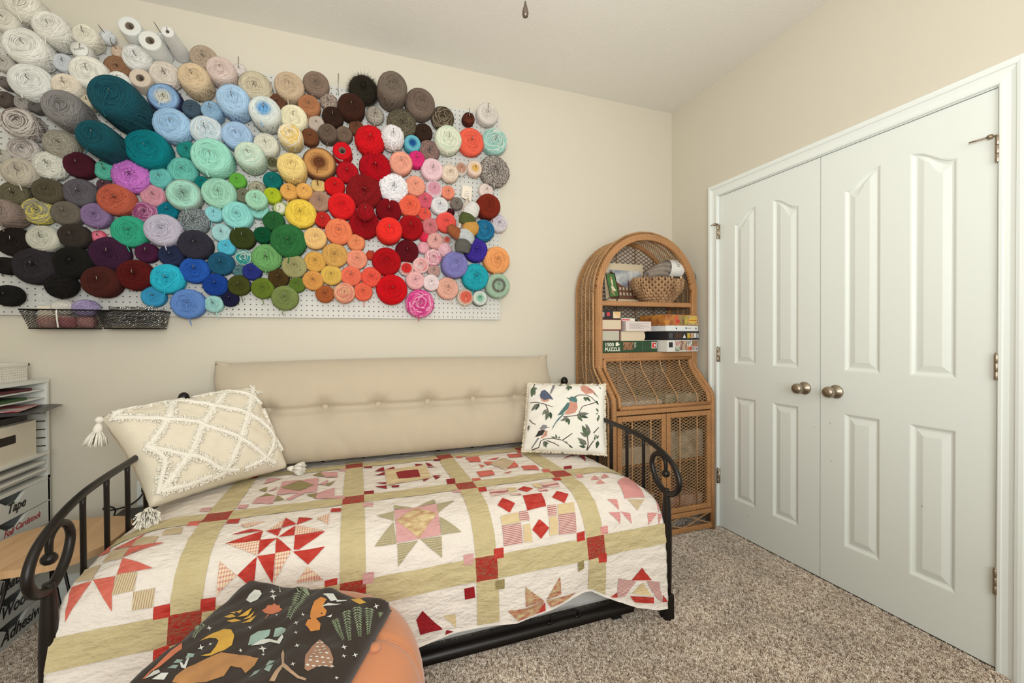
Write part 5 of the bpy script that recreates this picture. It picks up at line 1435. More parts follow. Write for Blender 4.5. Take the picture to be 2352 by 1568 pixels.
# bird print pillow with frayed edge
FB = pillow_frame((-1.295, -0.385, 0.585), (-0.922, -0.602, 0.585), (-1.205, -0.252, 0.925), (-0.842, -0.468, 0.925))
bfn = pillow_fn(FB, 0.062, 0.025, 0.42)
M_PILB = mat('white_print_cotton', (240, 235, 224), 0.9, var=0.03, vscale=60, stretch=(9, 9, 1), bump=0.12, bscale=160)
pb = grid_obj('bird_pillow', 40, 40, bfn, M_PILB)
tag(pb, 'white throw pillow printed with four birds on branches', 'pillow')
bsf = pillow_surface(bfn)
if bsf(0.5, 0.5)[1].dot(FB[4]) < 0:
    _b = bsf
    bsf = lambda a, b: (_b(a, b)[0], -_b(a, b)[1])
fr = MB(); rnd = random.Random(4)
for k in range(1100):
    t = rnd.random()*4; e = int(t); t -= e
    a, b = ((t, 0), (1, t), (1-t, 1), (0, 1-t))[e]
    p = bfn(a, b, 0); c = bfn(0.5, 0.5, 0); d = (p-c).normalized()
    q = p+d*rnd.uniform(0.002, 0.008)+FB[4]*rnd.uniform(-.006, .008)+d.orthogonal()*rnd.uniform(-.004, .004)
    fr.tube([p-d*0.006+FB[4]*0.002, q], [0.0026, 0.0016], 4)
fr.build('frayed_edge', mat('frayed_cotton', (238, 228, 204), 0.95), pb, True)
PRM = {'teal': (92, 132, 128), 'slate': (96, 104, 128), 'salmon': (226, 160, 140), 'grey': (150, 146, 146), 'dark': (62, 54, 52), 'bark': (92, 74, 66), 'leaf': (92, 112, 82), 'leafd': (64, 86, 64), 'rose': (196, 118, 106), 'leafg': (122, 124, 112)}
PRM = {k: mat('print_'+k, c, 0.9, var=0.22, vscale=70) for k, c in PRM.items()}
def ribbon(pl, w_):
    L_, R_ = [], []
    for i, p in enumerate(pl):
        a = Vector(pl[max(0, i-1)]); b = Vector(pl[min(len(pl)-1, i+1)]); d = (b-a).normalized(); nn = Vector((-d.y, d.x))*w_*(1-0.5*i/len(pl))
        L_.append(tuple(Vector(p)+nn)); R_.append(tuple(Vector(p)-nn))
    return L_+R_[::-1]
def leaf_poly(b, t, w_=0.20):
    b, t = Vector(b), Vector(t); d = t-b; nn = Vector((-d.y, d.x))*w_
    return [tuple(b), tuple(b+d*0.3+nn), tuple(b+d*0.65+nn*0.8), tuple(t), tuple(b+d*0.65-nn*0.7), tuple(b+d*0.3-nn)]
for nm, col, polys in BIRD_PRINTS:
    decal([[(a/1000, b/1000) for a, b in p] for p in polys], bsf, nm, PRM[col], pb, 0.0014, 0.035)
for pl in BIRD_TWIGS:
    decal([ribbon([(a/1000, b/1000) for a, b in pl], 0.0065)], bsf, 'printed_twig', PRM['bark'], pb, 0.0012, 0.035)
for k, (p, q) in enumerate(BIRD_LEAVES):
    decal([leaf_poly((p[0]/1000, p[1]/1000), (q[0]/1000, q[1]/1000))], bsf, 'printed_leaf', PRM[('leaf', 'leafd', 'leafg')[k % 3 if k % 7 else 2]], pb, 0.0013, 0.035)

# ------------------------------------------------------------------ how the folded throw lies on the pouf: a across, b towards the photographer
TA, TB, TC, TD = (-2.392, -1.098), (-2.022, -1.330), (-2.175, -1.665), (-2.550, -1.465)
def throw0(a, b, side=1, fine=True):
    x = TA[0]*(1-a)*(1-b)+TB[0]*a*(1-b)+TC[0]*a*b+TD[0]*(1-a)*b
    y = TA[1]*(1-a)*(1-b)+TB[1]*a*(1-b)+TC[1]*a*b+TD[1]*(1-a)*b
    e = min(a*0.40, (1-a)*0.40, b*0.34, (1-b)*0.34)
    t = min(1.0, max(0.0, e/0.045)); r = math.sqrt(max(0.0, 1-(1-t)**2))
    z = 0.480+0.048*r if side > 0 else 0.480-0.006*r
    if side > 0 and fine:
        z += r*(0.006*vnoise(a*5, b*4)+0.004*vnoise(a*11+2, b*9))
    if side > 0: z += r*(0.012*math.exp(-((a-0.62-0.1*b)/0.10)**2)-0.010*math.exp(-((a-0.80)/0.07)**2)*(1-b))
    return (x, y, z)
# shapes printed on the throw, in thousandths of its folded face
THROW_PRINTS = [
('printed_moon','white',[[(186,283),(164,222),(166,173),(197,163),(231,193),(242,255),(226,297)]]),
('printed_moon','yellow',[[(166,679),(190,639),(207,582),(242,545),(286,546),(338,591),(367,649),(360,699),(318,731),(261,738),(302,719),(301,680),(286,642),(251,617),(217,624),(184,650)]]),
('printed_leaf','yellow',[[(161,441),(193,417),(231,434),(206,457)],[(161,398),(195,385),(208,414)],[(199,390),(222,364),(233,403)],[(238,432),(255,373),(269,344),(278,394)],[(276,438),(296,358),(308,413)],[(208,480),(236,451),(276,450),(245,485)],[(295,476),(308,425),(330,390),(331,445)]]),
('printed_leaf','coral',[[(333,345),(340,323),(336,291),(355,287),(363,265),(386,281),(405,277),(416,295),(443,310),(438,343),(411,367),(371,369)],[(389,372),(398,373),(413,431),(407,430)]]),
('printed_fern','fern',[[(444,63),(540,409),(438,56)],[(444,63),(411,56),(372,56),(411,56)],[(444,63),(463,43),(541,145),(445,23)],[(420,31),(405,56),(372,55),(421,82)],[(420,31),(495,114),(542,163),(496,129)],[(463,118),(423,91),(396,101),(376,15)],[(463,118),(428,15),(543,180),(500,148)],[(469,139),(434,120),(335,15),(442,137)],[(469,139),(503,154),(545,198),(503,167)],[(474,159),(442,141),(416,148),(449,157)],[(474,159),(506,173),(546,215),(507,186)],[(479,178),(448,161),(424,168),(455,177)],[(479,178),(510,191),(547,232),(510,204)],[(484,197),(455,181),(432,189),(461,196)],[(484,197),(513,210),(549,248),(513,222)],[(489,216),(461,200),(440,208),(468,215)],[(489,216),(516,228),(550,265),(517,240)],[(494,234),(468,220),(449,228),(474,234)],[(494,234),(519,245),(551,281),(520,258)],[(499,253),(474,239),(456,247),(480,253)],[(499,253),(522,263),(552,297),(523,275)],[(503,271),(481,257),(464,267),(486,272)],[(503,271),(525,280),(554,313),(526,292)],[(508,289),(487,276),(472,286),(492,290)],[(508,289),(528,297),(555,329),(530,309)],[(513,306),(493,294),(480,304),(499,308)],[(513,306),(531,314),(556,345),(533,326)],[(517,324),(499,313),(487,323),(505,326)],[(517,324),(534,331),(557,360),(536,343)],[(522,341),(506,331),(495,341),(510,344)],[(522,341),(537,347),(558,375),(539,359)],[(526,358),(512,349),(503,360),(516,362)],[(526,358),(540,364),(559,390),(542,376)],[(531,375),(518,366),(510,378),(522,379)],[(531,375),(543,380),(561,405),(545,392)],[(535,392),(524,384),(518,396),(528,397)],[(535,392),(546,396),(562,420),(548,408)]]),
('printed_fern','fern',[[(985,125),(985,193),(983,130)],[(984,128),(975,148),(967,172),(977,150)],[(984,128),(985,103),(985,84),(985,109)],[(985,133),(977,152),(970,176),(979,155)],[(985,133),(985,110),(985,92),(985,116)],[(985,138),(979,157),(973,180),(981,159)],[(985,138),(985,116),(985,100),(985,122)],[(985,143),(981,161),(975,183),(983,163)],[(985,143),(985,123),(985,108),(985,128)],[(985,148),(983,165),(977,187),(984,167)],[(985,148),(985,129),(985,116),(985,135)],[(985,153),(984,169),(980,190),(985,171)],[(985,153),(985,136),(985,124),(985,141)],[(985,158),(985,173),(982,192),(985,175)],[(985,158),(985,142),(985,132),(985,147)],[(985,163),(985,176),(984,195),(985,179)],[(985,163),(985,149),(985,140),(985,154)],[(985,168),(985,180),(985,197),(985,182)],[(985,168),(985,155),(985,148),(985,160)],[(985,173),(985,183),(985,200),(985,186)],[(985,173),(985,161),(985,155),(985,166)],[(985,178),(985,187),(985,202),(985,190)],[(985,178),(985,168),(985,163),(985,172)],[(985,183),(985,191),(985,204),(985,194)],[(985,183),(985,174),(985,171),(985,179)],[(985,188),(985,194),(985,206),(985,197)],[(985,188),(985,180),(985,179),(985,185)]]),
('printed_fern','fern',[[(923,180),(982,359),(921,182)],[(922,181),(907,185),(900,209),(914,199)],[(922,181),(934,169),(951,173),(937,182)],[(928,199),(915,204),(909,229),(921,216)],[(928,199),(939,186),(955,190),(942,199)],[(934,215),(922,221),(917,246),(928,233)],[(934,215),(944,203),(958,206),(946,215)],[(940,231),(929,238),(925,262),(934,249)],[(940,231),(948,219),(962,221),(951,231)],[(945,247),(935,253),(932,278),(940,264)],[(945,247),(952,234),(965,237),(955,246)],[(950,261),(941,268),(939,292),(946,278)],[(950,261),(957,249),(968,252),(959,260)],[(955,275),(947,282),(945,305),(951,292)],[(955,275),(960,264),(971,266),(963,275)],[(959,289),(952,295),(951,318),(957,305)],[(959,289),(964,278),(974,280),(967,288)],[(964,302),(958,308),(957,329),(962,317)],[(964,302),(968,291),(977,294),(970,301)],[(968,314),(963,320),(963,340),(966,329)],[(968,314),(971,304),(979,307),(974,314)],[(972,326),(967,331),(968,351),(971,340)],[(972,326),(975,317),(982,320),(977,326)],[(975,338),(972,342),(973,360),(975,350)],[(975,338),(978,329),(984,333),(980,338)],[(979,348),(976,352),(977,369),(979,360)],[(979,348),(981,341),(985,345),(983,349)]]),
('printed_fern','fern',[[(859,204),(963,424),(856,204)],[(857,204),(839,200),(835,227),(850,219)],[(857,204),(872,200),(898,222),(879,219)],[(869,229),(852,226),(849,252),(862,244)],[(869,229),(882,224),(906,243),(889,242)],[(880,253),(865,251),(863,276),(874,268)],[(880,253),(892,248),(913,263),(898,264)],[(891,276),(877,274),(875,300),(886,291)],[(891,276),(901,269),(920,281),(907,284)],[(900,296),(888,297),(888,321),(897,312)],[(900,296),(909,288),(927,298),(914,302)],[(909,315),(899,317),(899,341),(906,330)],[(909,315),(917,306),(933,315),(922,319)],[(917,332),(908,335),(909,358),(915,347)],[(917,332),(924,323),(938,331),(929,335)],[(925,348),(917,351),(919,374),(924,363)],[(925,348),(931,339),(944,346),(935,350)],[(932,362),(925,366),(927,388),(931,377)],[(932,362),(937,354),(949,360),(941,365)],[(939,376),(933,380),(935,400),(939,390)],[(939,376),(943,368),(954,374),(947,378)],[(946,389),(941,393),(943,412),(946,402)],[(946,389),(949,382),(959,388),(953,391)],[(952,401),(947,405),(950,423),(952,413)],[(952,401),(954,394),(963,400),(958,403)],[(957,413),(954,416),(957,432),(958,424)],[(957,413),(959,407),(967,413),(963,415)]]),
('printed_fern','fern',[[(804,231),(933,484),(802,232)],[(803,232),(790,237),(789,266),(798,250)],[(803,232),(814,222),(841,245),(822,240)],[(814,253),(801,256),(800,283),(810,270)],[(814,253),(825,246),(852,270),(833,264)],[(826,275),(812,276),(812,303),(822,292)],[(826,275),(836,270),(862,294),(844,288)],[(837,299),(824,297),(825,323),(834,314)],[(837,299),(847,294),(871,317),(855,311)],[(849,322),(836,320),(838,345),(846,337)],[(849,322),(858,317),(881,339),(866,334)],[(860,345),(849,342),(851,367),(858,359)],[(860,345),(869,340),(890,360),(876,356)],[(872,366),(861,364),(863,388),(870,380)],[(872,366),(879,362),(898,380),(886,377)],[(882,387),(873,386),(876,409),(881,401)],[(882,387),(889,382),(906,399),(895,397)],[(892,407),(884,406),(887,428),(892,421)],[(892,407),(897,402),(913,416),(904,415)],[(902,425),(894,425),(898,446),(902,438)],[(902,425),(906,420),(919,432),(912,432)],[(910,442),(904,442),(908,462),(911,454)],[(910,442),(913,436),(926,447),(919,448)],[(918,457),(913,458),(918,476),(919,468)],[(918,457),(921,451),(932,462),(926,462)],[(926,471),(921,472),(926,489),(927,482)],[(926,471),(927,466),(938,476),(932,476)]]),
('printed_fern','fern',[[(776,329),(898,481),(775,332)],[(775,330),(769,344),(772,366),(775,348)],[(775,330),(779,315),(794,311),(785,323)],[(784,339),(777,351),(781,373),(784,356)],[(784,339),(788,325),(803,323),(794,333)],[(792,348),(786,359),(790,380),(793,364)],[(792,348),(796,335),(812,336),(802,344)],[(801,358),(795,367),(799,388),(802,374)],[(801,358),(805,347),(821,350),(812,356)],[(810,369),(804,377),(809,397),(812,384)],[(810,369),(814,359),(830,364),(821,369)],[(820,381),(814,387),(819,407),(822,395)],[(820,381),(824,372),(840,379),(831,382)],[(830,394),(824,399),(830,418),(832,407)],[(830,394),(833,386),(849,394),(841,396)],[(840,407),(834,411),(841,430),(842,420)],[(840,407),(843,400),(859,408),(850,410)],[(851,420),(845,423),(852,442),(853,433)],[(851,420),(853,413),(868,423),(860,424)],[(861,433),(855,436),(862,454),(863,445)],[(861,433),(863,427),(877,436),(870,437)],[(870,446),(866,448),(873,465),(873,457)],[(870,446),(872,441),(885,450),(879,450)],[(880,459),(876,460),(883,476),(883,469)],[(880,459),(881,453),(894,462),(888,463)],[(889,470),(886,471),(893,486),(893,480)],[(889,470),(890,466),(901,474),(897,474)]]),
('printed_fern','fern',[[(78,509),(131,633),(71,504)],[(75,506),(36,470),(43,497),(36,477)],[(75,506),(102,520),(128,541),(104,529)],[(15,437),(39,486),(43,503),(53,505)],[(15,437),(106,533),(130,552),(108,541)],[(90,537),(56,511),(36,503),(70,530)],[(90,537),(109,544),(132,563),(111,553)],[(96,550),(16,470),(35,512),(81,548)],[(96,550),(113,556),(133,574),(115,564)],[(102,563),(15,468),(19,498),(90,563)],[(102,563),(116,567),(135,585),(118,576)],[(107,576),(91,567),(15,492),(97,578)],[(107,576),(119,579),(137,595),(121,587)],[(112,588),(99,581),(92,588),(105,591)],[(112,588),(122,590),(138,606),(125,598)],[(117,599),(106,594),(101,602),(111,603)],[(117,599),(125,601),(140,616),(128,609)],[(121,611),(113,606),(110,615),(117,615)],[(121,611),(129,612),(141,627),(131,620)],[(126,622),(119,618),(117,628),(123,627)],[(126,622),(132,623),(143,637),(135,631)]]),
('printed_fox','orange',[[(664,401),(630,330),(613,251),(633,209),(671,217),(677,278),(715,305),(723,338),(696,380),(685,418)],[(674,471),(665,426),(693,389),(731,410),(748,458),(720,500)]]),
('printed_fox','white',[[(624,174),(682,150),(720,177),(695,214)],[(714,182),(763,142),(767,151),(723,193)],[(673,287),(691,240),(753,194),(713,250)],[(733,342),(748,307),(752,331)]]),
('printed_leaf','yellow',[[(775,110),(807,84),(891,143),(857,164),(805,140)]]),
('printed_mushroom','white',[[(454,623),(477,566),(513,551),(580,585),(585,544),(608,569),(611,610),(540,582),(482,608)]]),
('printed_mushroom','mint',[[(441,625),(408,557),(427,514),(486,496),(500,531),(469,589)],[(529,539),(506,485),(531,467),(573,487),(591,529),(567,552)]]),
('printed_mushroom','mint',[[(199,765),(180,726),(216,724),(231,750)],[(159,794),(160,771),(197,775),(198,797)],[(159,830),(170,806),(206,814),(211,835)]]),
('printed_mushroom','white',[[(198,797),(210,798),(235,814),(209,763),(219,762),(255,828),(232,827)]]),
('printed_bear','brown',[[(253,905),(244,872),(254,819),(290,759),(357,715),(445,694),(558,711),(568,757),(555,809),(512,778),(461,785),(471,845),(407,885)]]),
('printed_pinecone','brown2',[[(817,742),(777,662),(770,581),(778,511),(848,562),(915,643),(933,697),(866,712),(836,746)]]),
('printed_pinecone','white',[[(776,554),(780,540),(793,541),(786,551)],[(792,543),(798,530),(811,533),(804,542)],[(788,579),(793,567),(806,569),(799,578)],[(814,568),(820,556),(834,561),(827,569)],[(789,612),(794,600),(806,601),(800,611)],[(811,602),(817,590),(831,595),(823,603)],[(836,596),(842,585),(857,592),(849,599)],[(800,638),(805,627),(818,629),(811,638)],[(829,629),(835,618),(849,624),(841,631)],[(861,624),(867,615),(882,620),(874,627)],[(801,669),(806,658),(818,660),(812,669)],[(826,660),(832,650),(845,655),(838,662)],[(854,656),(860,646),(874,651),(866,658)],[(882,652),(888,643),(901,647),(894,654)],[(811,695),(817,684),(829,688),(822,696)],[(842,687),(848,677),(861,682),(854,689)],[(874,683),(880,673),(893,678),(886,685)],[(905,676),(911,665),(922,666),(915,675)],[(812,725),(817,714),(830,717),(823,725)],[(839,717),(845,707),(858,712),(850,719)],[(867,712),(873,703),(887,708),(879,714)],[(896,708),(902,697),(914,699),(907,708)],[(921,696),(927,684),(937,683),(931,693)]]),
('printed_branch','tan',[[(718,873),(711,808),(713,762),(658,676),(652,648),(675,675),(717,751),(767,779),(852,788),(853,802),(770,796),(729,783),(739,865)]]),
('printed_leaf','mint',[[(603,853),(592,793),(617,784),(626,824)],[(646,802),(637,757),(673,769),(685,821)],[(625,759),(619,717),(655,723),(657,755)]]),
('printed_leaf','coral',[[(110,916),(103,843),(87,732),(95,669),(131,709),(123,787),(113,876),(123,915)]]),
('printed_leaf','white',[[(123,915),(119,867),(129,848),(157,869),(144,900)],[(157,914),(166,872),(197,863),(206,899)]]),
('printed_star','white',[[(297,147),(291,163),(306,186),(285,169),(268,173),(273,157),(258,134),(280,151)]]),
('printed_star','white',[[(323,129),(321,136),(328,147),(318,139),(310,141),(313,133),(233,15),(316,130)]]),
('printed_star','white',[[(342,207),(336,224),(352,250),(328,231),(310,235),(316,217),(299,191),(323,211)]]),
('printed_star','white',[[(458,377),(455,385),(462,396),(451,387),(442,389),(446,381),(438,370),(449,378)]]),
('printed_star','white',[[(620,374),(615,381),(623,395),(610,383),(599,381),(604,375),(595,360),(609,373)]]),
('printed_star','white',[[(632,456),(625,466),(636,486),(618,468),(601,465),(608,456),(596,435),(615,454)]]),
('printed_star','white',[[(377,495),(372,505),(383,520),(367,509),(355,511),(359,501),(348,486),(364,497)]]),
('printed_star','white',[[(169,545),(165,555),(177,569),(161,558),(148,561),(152,551),(140,536),(157,547)]]),
('printed_star','white',[[(671,541),(667,549),(674,560),(664,551),(654,552),(659,545),(652,534),(662,543)]]),
('printed_star','white',[[(721,611),(717,623),(724,636),(712,629),(702,634),(706,622),(699,608),(711,617)]]),
('printed_star','white',[[(554,635),(545,647),(560,670),(537,652),(518,653),(526,639),(511,617),(534,635)]]),
('printed_star','white',[[(436,661),(433,667),(440,677),(429,670),(421,671),(424,665),(417,655),(428,662)]]),
('printed_star','white',[[(234,677),(229,688),(242,703),(224,692),(210,695),(214,684),(201,668),(220,680)]]),
('printed_star','white',[[(267,660),(264,667),(272,678),(260,670),(250,672),(253,664),(244,653),(257,661)]]),
('printed_star','white',[[(933,521),(927,535),(933,548),(923,542),(912,548),(917,535),(911,521),(922,529)]]),
('printed_star','white',[[(985,508),(981,527),(984,535),(978,537),(970,553),(975,535),(971,526),(978,525)]]),
('printed_star','white',[[(952,574),(948,588),(952,598),(944,595),(936,604),(940,591),(935,580),(944,584)]]),
('printed_star','white',[[(768,736),(764,747),(770,757),(761,752),(752,757),(756,747),(750,736),(759,742)]]),
('printed_star','white',[[(957,116),(951,136),(957,150),(947,146),(937,158),(943,140),(937,125),(947,131)]]),
('printed_star','white',[[(971,709),(968,721),(971,728),(965,728),(959,737),(963,725),(959,718),(965,719)]]),
('printed_star','white',[[(574,679),(569,685),(577,696),(565,686),(556,686),(560,680),(553,670),(564,679)]])]

# ------------------------------------------------------------------ pouf and folded throw
M_POUF = mat('terracotta_velvet', (206, 132, 88), 0.8, bump=0.1, bscale=260, sheen=0.35, var=0.05, vscale=14)
PCX, PCY = -2.245, -1.362
def pouf_mesh():
    prof = [(0.02, 0.0), (0.20, 0.0), (0.245, 0.012), (0.275, 0.05), (0.294, 0.12), (0.302, 0.20), (0.302, 0.27), (0.296, 0.335), (0.280, 0.385), (0.255, 0.418), (0.215, 0.440), (0.16, 0.450), (0.10, 0.446), (0.05, 0.432), (0.015, 0.418)]
    n = 128; V, F = [], []
    for (r, z) in prof:
        for j in range(n):
            a = 2*math.pi*j/n; seam = abs(math.sin(a*4+0.9))
            k = math.exp(-(seam/0.10)**2)
            top = sstep(0.30, 0.42, z)
            rr = r*(1-0.022*k*(0.3+0.7*top)); zz = z-0.014*k*top*min(1, r/0.1)
            V.append((rr*math.cos(a), rr*math.sin(a), zz*1.065))
    for i in range(len(prof)-1):
        for j in range(n): F.append((i*n+j, i*n+(j+1) % n, (i+1)*n+(j+1) % n, (i+1)*n+j))
    F.append(tuple(range(n))[::-1]); F.append(tuple(range((len(prof)-1)*n, len(prof)*n)))
    return MB().add(V, F)
pf = thing('pouf', 'round burnt-orange tufted pouf in front of the daybed', 'pouf', (PCX, PCY, 0))
pouf_body = pouf_mesh().build('body', M_POUF, pf, True)
md = pouf_body.modifiers.new('soft', 'SUBSURF'); md.levels = 1; md.render_levels = 1
for (bx, by, bz) in ((0.0, 0.0, 0.452), (0.175, -0.085, 0.476)):
    MB().lathe([(0.0005, 0.008), (0.008, 0.007), (0.013, 0.003), (0.014, -0.004)], 18, 'Z', (bx, by, bz)).build('button', M_POUF, pf, True)
for j in range(8):
    a = (j*math.pi-0.9)/4
    pts = [((r+0.0)*math.cos(a), (r+0.0)*math.sin(a), z*1.065) for r, z in ((0.10, 0.440), (0.16, 0.442), (0.213, 0.431), (0.251, 0.411), (0.2755, 0.380), (0.292, 0.332), (0.2975, 0.27), (0.2975, 0.20))]
    MB().tube(smooth_path(pts, 4), 0.0022, 5).build('piping', M_POUF, pf, True)

M_FLEECE = mat('dark_fleece', (62, 53, 46), 1.0, bump=0.15, bscale=520, sheen=0.15, var=0.1, vscale=40, spec=0.05, bdist=0.002)
tw = grid_obj('fleece_throw', 60, 60, lambda a, b, s: Vector(throw0(a, b, s)), M_FLEECE)
tag(tw, 'folded dark fleece throw with woodland animals lying on the orange pouf', 'blanket')
def tsf(a, b):
    p = Vector(throw0(a, b)); e = 0.01
    u = Vector(throw0(min(1, a+e), b))-Vector(throw0(max(0, a-e), b)); v = Vector(throw0(a, min(1, b+e)))-Vector(throw0(a, max(0, b-e)))
    n = u.cross(v).normalized(); n = n if n.z > 0 else -n
    return p, n
TPM = {k: mat('fleece_print_'+k, c, 0.95, var=0.12, vscale=60, sheen=0.1) for k, c in {'white': (226, 228, 220), 'yellow': (222, 172, 66), 'coral': (212, 122, 84), 'fern': (150, 164, 130), 'orange': (220, 142, 66), 'mint': (158, 182, 172), 'brown': (190, 136, 82), 'brown2': (172, 130, 104), 'tan': (186, 154, 124)}.items()}
for k, (nm, col, polys) in enumerate(THROW_PRINTS):
    decal([[(a/1000, b/1000) for a, b in p] for p in polys], tsf, nm, TPM[col], tw, 0.0012 if col != 'white' else 0.0018, 0.05)

# ------------------------------------------------------------------ wicker cabinet with arched top
def rattan(name, axis, c1=(192, 140, 90), c2=(138, 90, 52)):
    m, nt, b = nmat(name); b.inputs['Roughness'].default_value = 0.5; N, L = nt.nodes.new, nt.links.new
    tc = N('ShaderNodeTexCoord'); w_ = N('ShaderNodeTexWave'); w_.bands_direction = axis; w_.inputs['Scale'].default_value = 48; w_.inputs['Distortion'].default_value = 2.0; w_.inputs['Detail'].default_value = 1; w_.inputs['Detail Scale'].default_value = 3
    L(tc.outputs['Object'], w_.inputs['Vector'])
    nz = N('ShaderNodeTexNoise'); nz.inputs['Scale'].default_value = 9; nz.inputs['Detail'].default_value = 4; L(tc.outputs['Object'], nz.inputs['Vector'])
    cr = N('ShaderNodeValToRGB'); e = cr.color_ramp.elements; e[0].position = 0.05; e[0].color = lin(c2); e[1].position = 0.35; e[1].color = lin(c1); L(w_.outputs['Fac'], cr.inputs[0])
    hs = N('ShaderNodeHueSaturation'); mr = N('ShaderNodeMapRange'); mr.inputs[3].default_value = 0.72; mr.inputs[4].default_value = 1.2; L(nz.outputs['Fac'], mr.inputs[0]); L(mr.outputs[0], hs.inputs['Value']); L(cr.outputs[0], hs.inputs['Color'])
    L(hs.outputs[0], b.inputs['Base Color'])
    bp = N('ShaderNodeBump'); bp.inputs['Strength'].default_value = 0.5; bp.inputs['Distance'].default_value = 0.002; L(w_.outputs['Fac'], bp.inputs['Height']); L(bp.outputs[0], b.inputs['Normal'])
    MATS[name] = m; return m
RZ, RXm, RYm = rattan('rattan_wrap_upright', 'Z'), rattan('rattan_wrap_cross', 'X'), rattan('rattan_wrap_depth', 'Y')
M_CANE = mat('cane_strand', (206, 158, 108), 0.5, var=0.3, vscale=30)
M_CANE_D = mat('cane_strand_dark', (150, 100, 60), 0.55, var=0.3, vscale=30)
CX0, CX1, CYB, CYU, CYL = -0.785, -0.048, -0.028, -0.275, -0.432
CXC = (CX0+CX1)/2; CA = (CX1-CX0)/2; ZS = 1.448; CB = 0.365
cab = thing('wicker_cabinet', 'honey-brown wicker cabinet with arched top in the corner', 'cabinet', (CXC, CYB, 0))
ox, oy = -CXC, -CYB
def lc(pts): return [(p[0]+ox, p[1]+oy, p[2]) for p in pts]
def yfront(z):
    """depth of the front edge of the side at height z"""
    return pw([(0.0, CYL), (0.80, CYL), (0.835, CYL+0.006), (0.865, CYL+0.03), (0.975, CYU-0.02), (1.0, CYU-0.004), (1.02, CYU), (3.0, CYU)], z)
def arch_pts(y, grow=0.0, n=28):
    return [(CXC-(CA+grow)*math.cos(math.pi*i/n), y, ZS+(CB+grow)*math.sin(math.pi*i/n)) for i in range(n+1)]
def outline(y_of_z, grow=0.0, z0=0.0, zs=None):
    zs = zs or [0.0, 0.3, 0.6, 0.80, 0.835, 0.865, 0.92, 0.975, 1.0, 1.02, 1.2, 1.38]
    zs = [z for z in zs if z >= z0]
    left = [(CX0-grow, y_of_z(z), z) for z in zs]; right = [(CX1+grow, y_of_z(z), z) for z in reversed(zs)]
    return left+arch_pts(y_of_z(ZS), grow)+right
def band(pts, w_, d_):
    """flat wrapped band: width towards the opening, depth front to back"""
    P = [Vector(p) for p in pts]; n = len(P); mb = MB(); prof = [(-0.5, -0.36), (-0.42, -0.5), (0.42, -0.5), (0.5, -0.36), (0.5, 0.36), (0.42, 0.5), (-0.42, 0.5), (-0.5, 0.36)]
    for i in range(n):
        t = (P[min(n-1, i+1)]-P[max(0, i-1)]).normalized(); dy = Vector((0, 1, 0))-t*t.y; dy.normalize()
        if dy.length < 0.5: dy = Vector((0, 0, 1))
        nn = t.cross(dy)
        # on the sloping stretch keep the width across the cabinet
        if abs(t.y) > 0.2: nn = Vector((1 if P[i].x < 0 else -1, 0, 0)); dy = t.cross(nn)
        for (a, b) in prof: mb.v.append(tuple(P[i]+nn*(a*w_)+dy*(b*d_)))
    for i in range(n-1):
        for j in range(8): mb.f.append((i*8+j, i*8+(j+1) % 8, (i+1)*8+(j+1) % 8, (i+1)*8+j))
    mb.f.append(tuple(range(8))[::-1]); mb.f.append(tuple(range((n-1)*8, n*8)))
    return mb
# low straight legs, then the arch in one piece with the uprights
MB().tube(lc(outline(yfront, -0.019)), 0.0165, 8).build('front_frame', RZ, cab, True)
band(lc([(CX0+0.020, CYU, z) for z in (1.0, 1.1, 1.25, 1.40)]+arch_pts(CYU, -0.020, 40)+[(CX1-0.020, CYU, z) for z in (1.40, 1.25, 1.1, 1.0)]), 0.040, 0.030).build('arch_band', RXm, cab, 'auto')
lace = [(CXC-(CA+g)*math.cos(math.pi*i/120), CYU+0.004, ZS+(CB+g)*math.sin(math.pi*i/120)) for i in range(121) for g in ((0.000 if i % 2 else 0.011),)]
MB().tube(lc(lace), 0.0022, 5).build('lace_edge', M_CANE, cab, True)
MB().tube(lc(arch_pts(CYU+0.004, 0.013, 50)), 0.0042, 6).build('edge_cane', M_CANE, cab, True)
MB().tube(lc(outline(lambda z: yfront(z)+0.014, 0.008)), 0.0065, 6).build('outer_cane', M_CANE, cab, True)
MB().tube(lc(outline(lambda z: CYB-0.012, -0.010, zs=[0.0, 0.7, 1.38])), 0.014, 8).build('back_frame', RZ, cab, True)
MB().tube(lc(outline(lambda z: (yfront(z)+CYB)/2-0.01 if z > 1.0 else -0.165, 0.002, z0=0.0)), 0.0045, 6).build('middle_cane', M_CANE, cab, True)
# woven sides and roof: one continuous sweep along the outline
def sweep_pt(p, a):
    """p: distance along the outline, a: 0 back .. 1 front"""
    if p < ZS: x, z, = CX0, p
    elif p > ZS+ARC: x, z = CX1, ZS-(p-ZS-ARC)
    else:
        t = math.pi*(p-ZS)/ARC; x = CXC-CA*math.cos(t); z = ZS+CB*math.sin(t)
    yb, yf = CYB-0.012, yfront(max(0.0, z))+0.006
    return (x, yb+(yf-yb)*a, z)
ARC = math.pi*math.sqrt((CA*CA+CB*CB)/2)
wv = MB(); tot = 2*ZS+ARC
k = 0.06
while k < tot-0.06:
    for sgn, dp in ((1, 0.16), (-1, 0.16)):
        pts = [sweep_pt(min(tot-0.04, max(0.04, k+sgn*dp*(a/5-0.5))), a/5) for a in range(6)]
        wv.tube(lc(pts), 0.0018, 4, caps=False)
    k += 0.0155
stuff(wv.build('woven_side', M_CANE, cab, True))
for a in (0.32, 0.72):
    MB().tube(lc([sweep_pt(0.05+(tot-0.1)*i/80, a) for i in range(81)]), 0.0032, 6).build('side_cane', M_CANE, cab, True)
